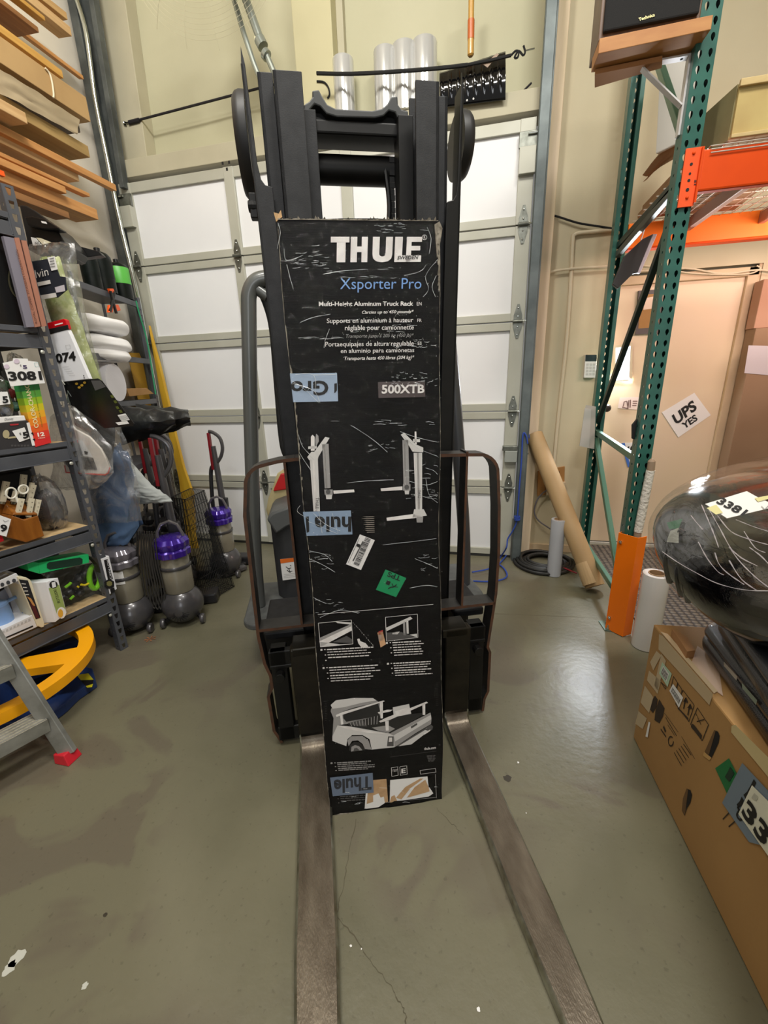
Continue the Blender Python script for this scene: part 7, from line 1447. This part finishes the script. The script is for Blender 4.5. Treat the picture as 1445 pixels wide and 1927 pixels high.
b = MB(); s_ = PXr(-2.573); b.tube(smoothpath([s_.at(*q) for q in [(85, 128), (93, 138), (98, 155), (101, 178), (100, 184)]], 5), .005, mat('shiny_wrap_edge', (226, 214, 186), .3), n=8); tag(b.build('wrap_edge', smooth=True), 'shiny curled edge of film round the flat carton', 'film')
lr = thing('timber_rack', 'steel cantilever arms carrying the timber on the left wall', 'rack', (-3.05, 1.0, 0))
b = MB()
for y in (.2, 1.5): b.box((-3.098, y, 0), (-3.05, y+.08, 4.6), SG)
b.build('rack_upright', lr)
b = MB()
for y in (.2, 1.5):
    for z in (2.40, 2.62, 2.80, 3.0, 3.3, 3.6, 3.85): b.box((-3.06, y, z-.03), (-2.55, y+.05, z), SG)
b.build('rack_arm', lr)
b = MB(); c = PXr(-2.5).at(5, 326); b.box((c.x-.02, c.y-.05, c.z-.012), (c.x, c.y+.01, c.z+.012), mat('clamp_orange', (244, 92, 22), .4)); tag(b.build('orange_clip'), 'small orange clip at the left edge below the timber', 'clip')

# ------------------------------------------------------------------ things high on the back wall
SV = mat('silvery_film_roll', (206, 206, 204), .18, .35, coat=.6)
for k, (x, yt, w_, lab) in enumerate(((645, 113, 29, 'single clear film roll standing alone above the mast crosshead'), (724, 97, 31, 'leftmost of the three clear film rolls above the mast'), (760, 88, 33, 'middle of the three clear film rolls above the mast'), (798, 81, 34, 'rightmost of the three clear film rolls above the mast'))):
    pl = PY(3.585); p = pl.at(x, yt); r = w_*4.05/790/2; t = thing('film_roll', lab, 'roll', (p.x, 3.585, 3.26)); h = p.z-3.262
    b = MB(); b.lathe([(r*.9, 0), (r, .005), (r, h*.5), (r, h-.01), (r*.96, h), (r*.6, h), (r*.58, h-.03)], SV, Matrix.Translation((p.x, 3.585, 3.262)), n=28); b.build('wound_film', t, smooth=True)
b = MB(); b.box((-3.02, 3.52, 3.262), (.33, 3.72, 3.266), WOODT); 
t = thing('snow_shovel', 'glossy black ribbed snow shovel with a wooden handle hung on the wall', 'shovel', PY(3.5).at(890, 150))
pl = PY(3.5); b = MB()
def shf(i, j):  # ribbed blade
    q = V((827, 138)).lerp(V((951, 97)), i).lerp(V((829, 205)).lerp(V((951, 190)), i), j); p = pl.at(*q); return p+V((0, -.035*math.sin(math.pi*j*.9)-.005*max(0, math.sin(i*math.pi*2*8))*max(0, 1-abs(2*j-.75)**2), 0))
b.grid(shf, 160, 20, mat('gloss_black_blade', (12, 12, 13), .08, coat=.5)); b.build('blade', t, smooth=True, solid=.004, angle=80)
b = MB(); 
for q in ((879, 194), (891, 191)): c = pl.at(*q); b.lathe([(.006, 0), (.001, .003)], PAPER, Matrix.Translation((c.x, c.y-.03, c.z)) @ Matrix.Rotation(rad(90), 4, 'X'), n=8)
c_ = [pl.at(*q)+V((0, -.065, 0)) for q in ((900, 128), (917, 140), (938, 116), (934, 114), (918, 128))]; b.prism(c_, (0, .004, 0), mat('brown_plate', (150, 126, 104), .5)); b.build('blade_fittings', t)
b = MB(); q0, q1 = pl.at(886, 120), pl.at(888, -40); q0.y -= .065; q1.y = q0.y
b.tube([q0, q0+(q1-q0)*.02, q0+(q1-q0)*.2], [.012, .02, .02], mat('varnished_wood', (196, 150, 74), .3, coat=.5), n=14); b.tube([q0+(q1-q0)*.2, q0+(q1-q0)*.43], .021, mat('orange_sleeve', (196, 104, 52), .35), n=14); b.tube([q0+(q1-q0)*.43, q1], .018, mat('varnished_wood', (196, 150, 74), .3, coat=.5), n=14); b.build('handle', t, smooth=True)
BC = mat('black_bungee', (26, 22, 28), .7)
pl = PY(3.59); t = thing('bungee_cord', 'purple-black bungee cord stretched from the left trim toward the mast', 'cord', pl.at(350, 200))
b = MB(); b.tube([pl.at(245, 230), pl.at(480, 168), pl.at(520, 158)], .008, BC, n=8); b.tube([pl.at(243, 231), pl.at(262, 226)], .015, BC, n=8); b.build('cord', t, smooth=True)
b = MB(); b.tube(smoothpath([pl.at(*q) for q in [(246, 230), (238, 231), (233, 229), (234, 234), (238, 235)]], 3), .005, CHROME, n=6); b.build('hook', t, smooth=True)
pl = PY(3.43); t = thing('black_strap', 'flat black strap stretched across the clear film rolls to the right track', 'strap', pl.at(740, 134)); b = MB()
P = [pl.at(*q) for q in [(596, 138), (660, 139), (740, 135), (830, 128), (880, 122)]]; b.tube(smoothpath(P, 3), .011, BLKM, n=8); pe = [pl.at(*q) for q in [(880, 122), (930, 112), (962, 104)]]; b.tube(pe, .009, BLKM, n=8); b.build('strap', t, smooth=True)
b = MB(); b.tube(smoothpath([pl.at(*q) for q in [(962, 104), (970, 96), (976, 98), (974, 108), (968, 108), (976, 96), (984, 104), (988, 98), (985, 86)]], 3), .006, BLKM, n=6); b.tube([pl.at(986, 96), pl.at(1006, 91)], .004, CHROME, n=6); b.build('hook', t, smooth=True)
b = MB(); pl = PY(3.545); b.tube(smoothpath([pl.at(*q) for q in [(596, 153), (610, 155), (618, 165), (620, 178), (616, 185)]], 4), .006, BLKM, n=6); tag(b.build('wire_loop', smooth=True), 'small black wire loop beside the pale column', 'wire')
b = MB(); b.tube([pl.at(966, 190), pl.at(1000, 156)], .006, BC, n=6); tag(b.build('dark_bungee'), 'short dark cord rising to the right track above the roller door', 'cord')
GC = mat('grey_conduit', (150, 156, 148), .3, .5); pl = PY(3.3)
b = MB(); b.tube([pl.at(432, -30), pl.at(458, 60), pl.at(478, 120), pl.at(496, 165)], .017, GC, n=10); tag(b.build('thin_conduit', smooth=True), 'left thin grey conduit slanting behind the mast top', 'conduit')
b = MB(); b.tube([pl.at(452, -30), pl.at(470, 20), pl.at(488, 70)], .026, GC, n=12); b.tube([pl.at(488, 74), pl.at(495, 88)], .036, GC, n=12); b.tube([pl.at(498, 100), pl.at(503, 106)], .034, GC, n=12); b.tube([pl.at(500, 100), pl.at(515, 135), pl.at(524, 160)], .019, GC, n=10); b.tube([pl.at(481, 76), pl.at(492, 74)], .02, mat('cream_tie', (206, 200, 168), .5), n=8)
tag(b.build('jointed_conduit', smooth=True), 'right jointed grey conduit slanting behind the mast top', 'conduit')
# wall fan guard near the ceiling
fn = thing('drum_fan', 'large pale wire fan guard near the ceiling above the roller door', 'fan', PY(2.9).at(385, -150)); pl = PY(2.9); c = pl.at(385, -150)
FWR = mat('fan_guard_wire', (190, 184, 156), .5); b = MB()
R_out = (pl.at(385, 108)-c).length
for k in range(12): r = R_out*(.50+.46*k/13); b.tube([c+V((r*math.cos(a), -.10*(1-(r/R_out)**2), r*math.sin(a))) for a in [2*math.pi*q/72 for q in range(72)]], .0009, FWR, n=5, closed=True)
b.tube([c+V((R_out*.56*math.cos(a), -.07, R_out*.56*math.sin(a))) for a in [2*math.pi*q/72 for q in range(72)]], .007, mat('fan_ring', (120, 120, 108), .4), n=8, closed=True)
for k in range(16): a = 2*math.pi*k/16; b.tube([c+V((R_out*.3*math.cos(a), -.10, R_out*.3*math.sin(a))), c+V((R_out*.8*math.cos(a), -.05, R_out*.8*math.sin(a))), c+V((R_out*.96*math.cos(a), 0, R_out*.96*math.sin(a)))], .0012, FWR, n=5)
b.build('wire_guard', fn, smooth=True)
b = MB(); b.bar(c+V((0, .15, 0)), c+V((0, .2, 1.2)), .05, .05, GALV); b.lathe([(.12, 0), (.12, .2), (.001, .2)], GALV, Matrix.Translation(c) @ Matrix.Rotation(rad(-90), 4, 'X'), n=24); b.build('motor_mount', fn, smooth=True)
# items seen through the backrest: cushion and sack behind the truck
b = MB(); pl = Plane(FO+FW*1.15, FU, (0, 0, 1)); SK2 = mat('cream_sack', (206, 194, 150), .85, c2=(184, 168, 122), scale=8)
P = [pl.at(*q) for q in [(508, 990), (500, 962), (504, 940), (514, 915), (520, 896), (532, 888), (548, 885), (556, 960), (550, 995)]]; b.prism(P, FW*.12, SK2); t = thing('padded_sack', 'cream padded sack with a red corner seen through the left of the backrest', 'sack', V((P[0].x, P[0].y, .6))); b.build('sack', t, bevel=.03, smooth=True, seg=3)
b = MB(); pl2 = Plane(FO+FW*1.14, FU, (0, 0, 1)); b.prism([pl2.at(*q) for q in [(514, 925), (516, 918), (528, 892), (540, 890), (546, 920)]], FW*.02, mat('red_vinyl', (206, 32, 34), .35)); b.build('red_corner', t, bevel=.006)
# things of a kind share a group
for o in COL.objects:
    c = o.get('category')
    if not c: continue
    g = {'vacuum cleaner': 'vacuum cleaners by the corner shelving', 'board': 'timber boards stored on the left wall', 'gas bottle': 'gas bottles on the corner shelf', 'pillow': 'white pillows on the corner shelf', 'shade_block': 'added dark blocks at the back of the shelving unit', 'trinket': 'trinkets in the clear bag', 'case': 'black moulded cases stacked on the long carton', 'shelving': 'grey shelving units'}.get(c)
    if c == 'roll' and 'above the mast' in o['label']: g = 'clear film rolls on the door header'
    elif c == 'roll' and 'stretch film' in o['label']: g = 'stretch film rolls standing on the floor'
    elif o.name.startswith('slim_box'): g = 'copper-edged slim boxes'
    if g and 'group' not in o: o['group'] = g
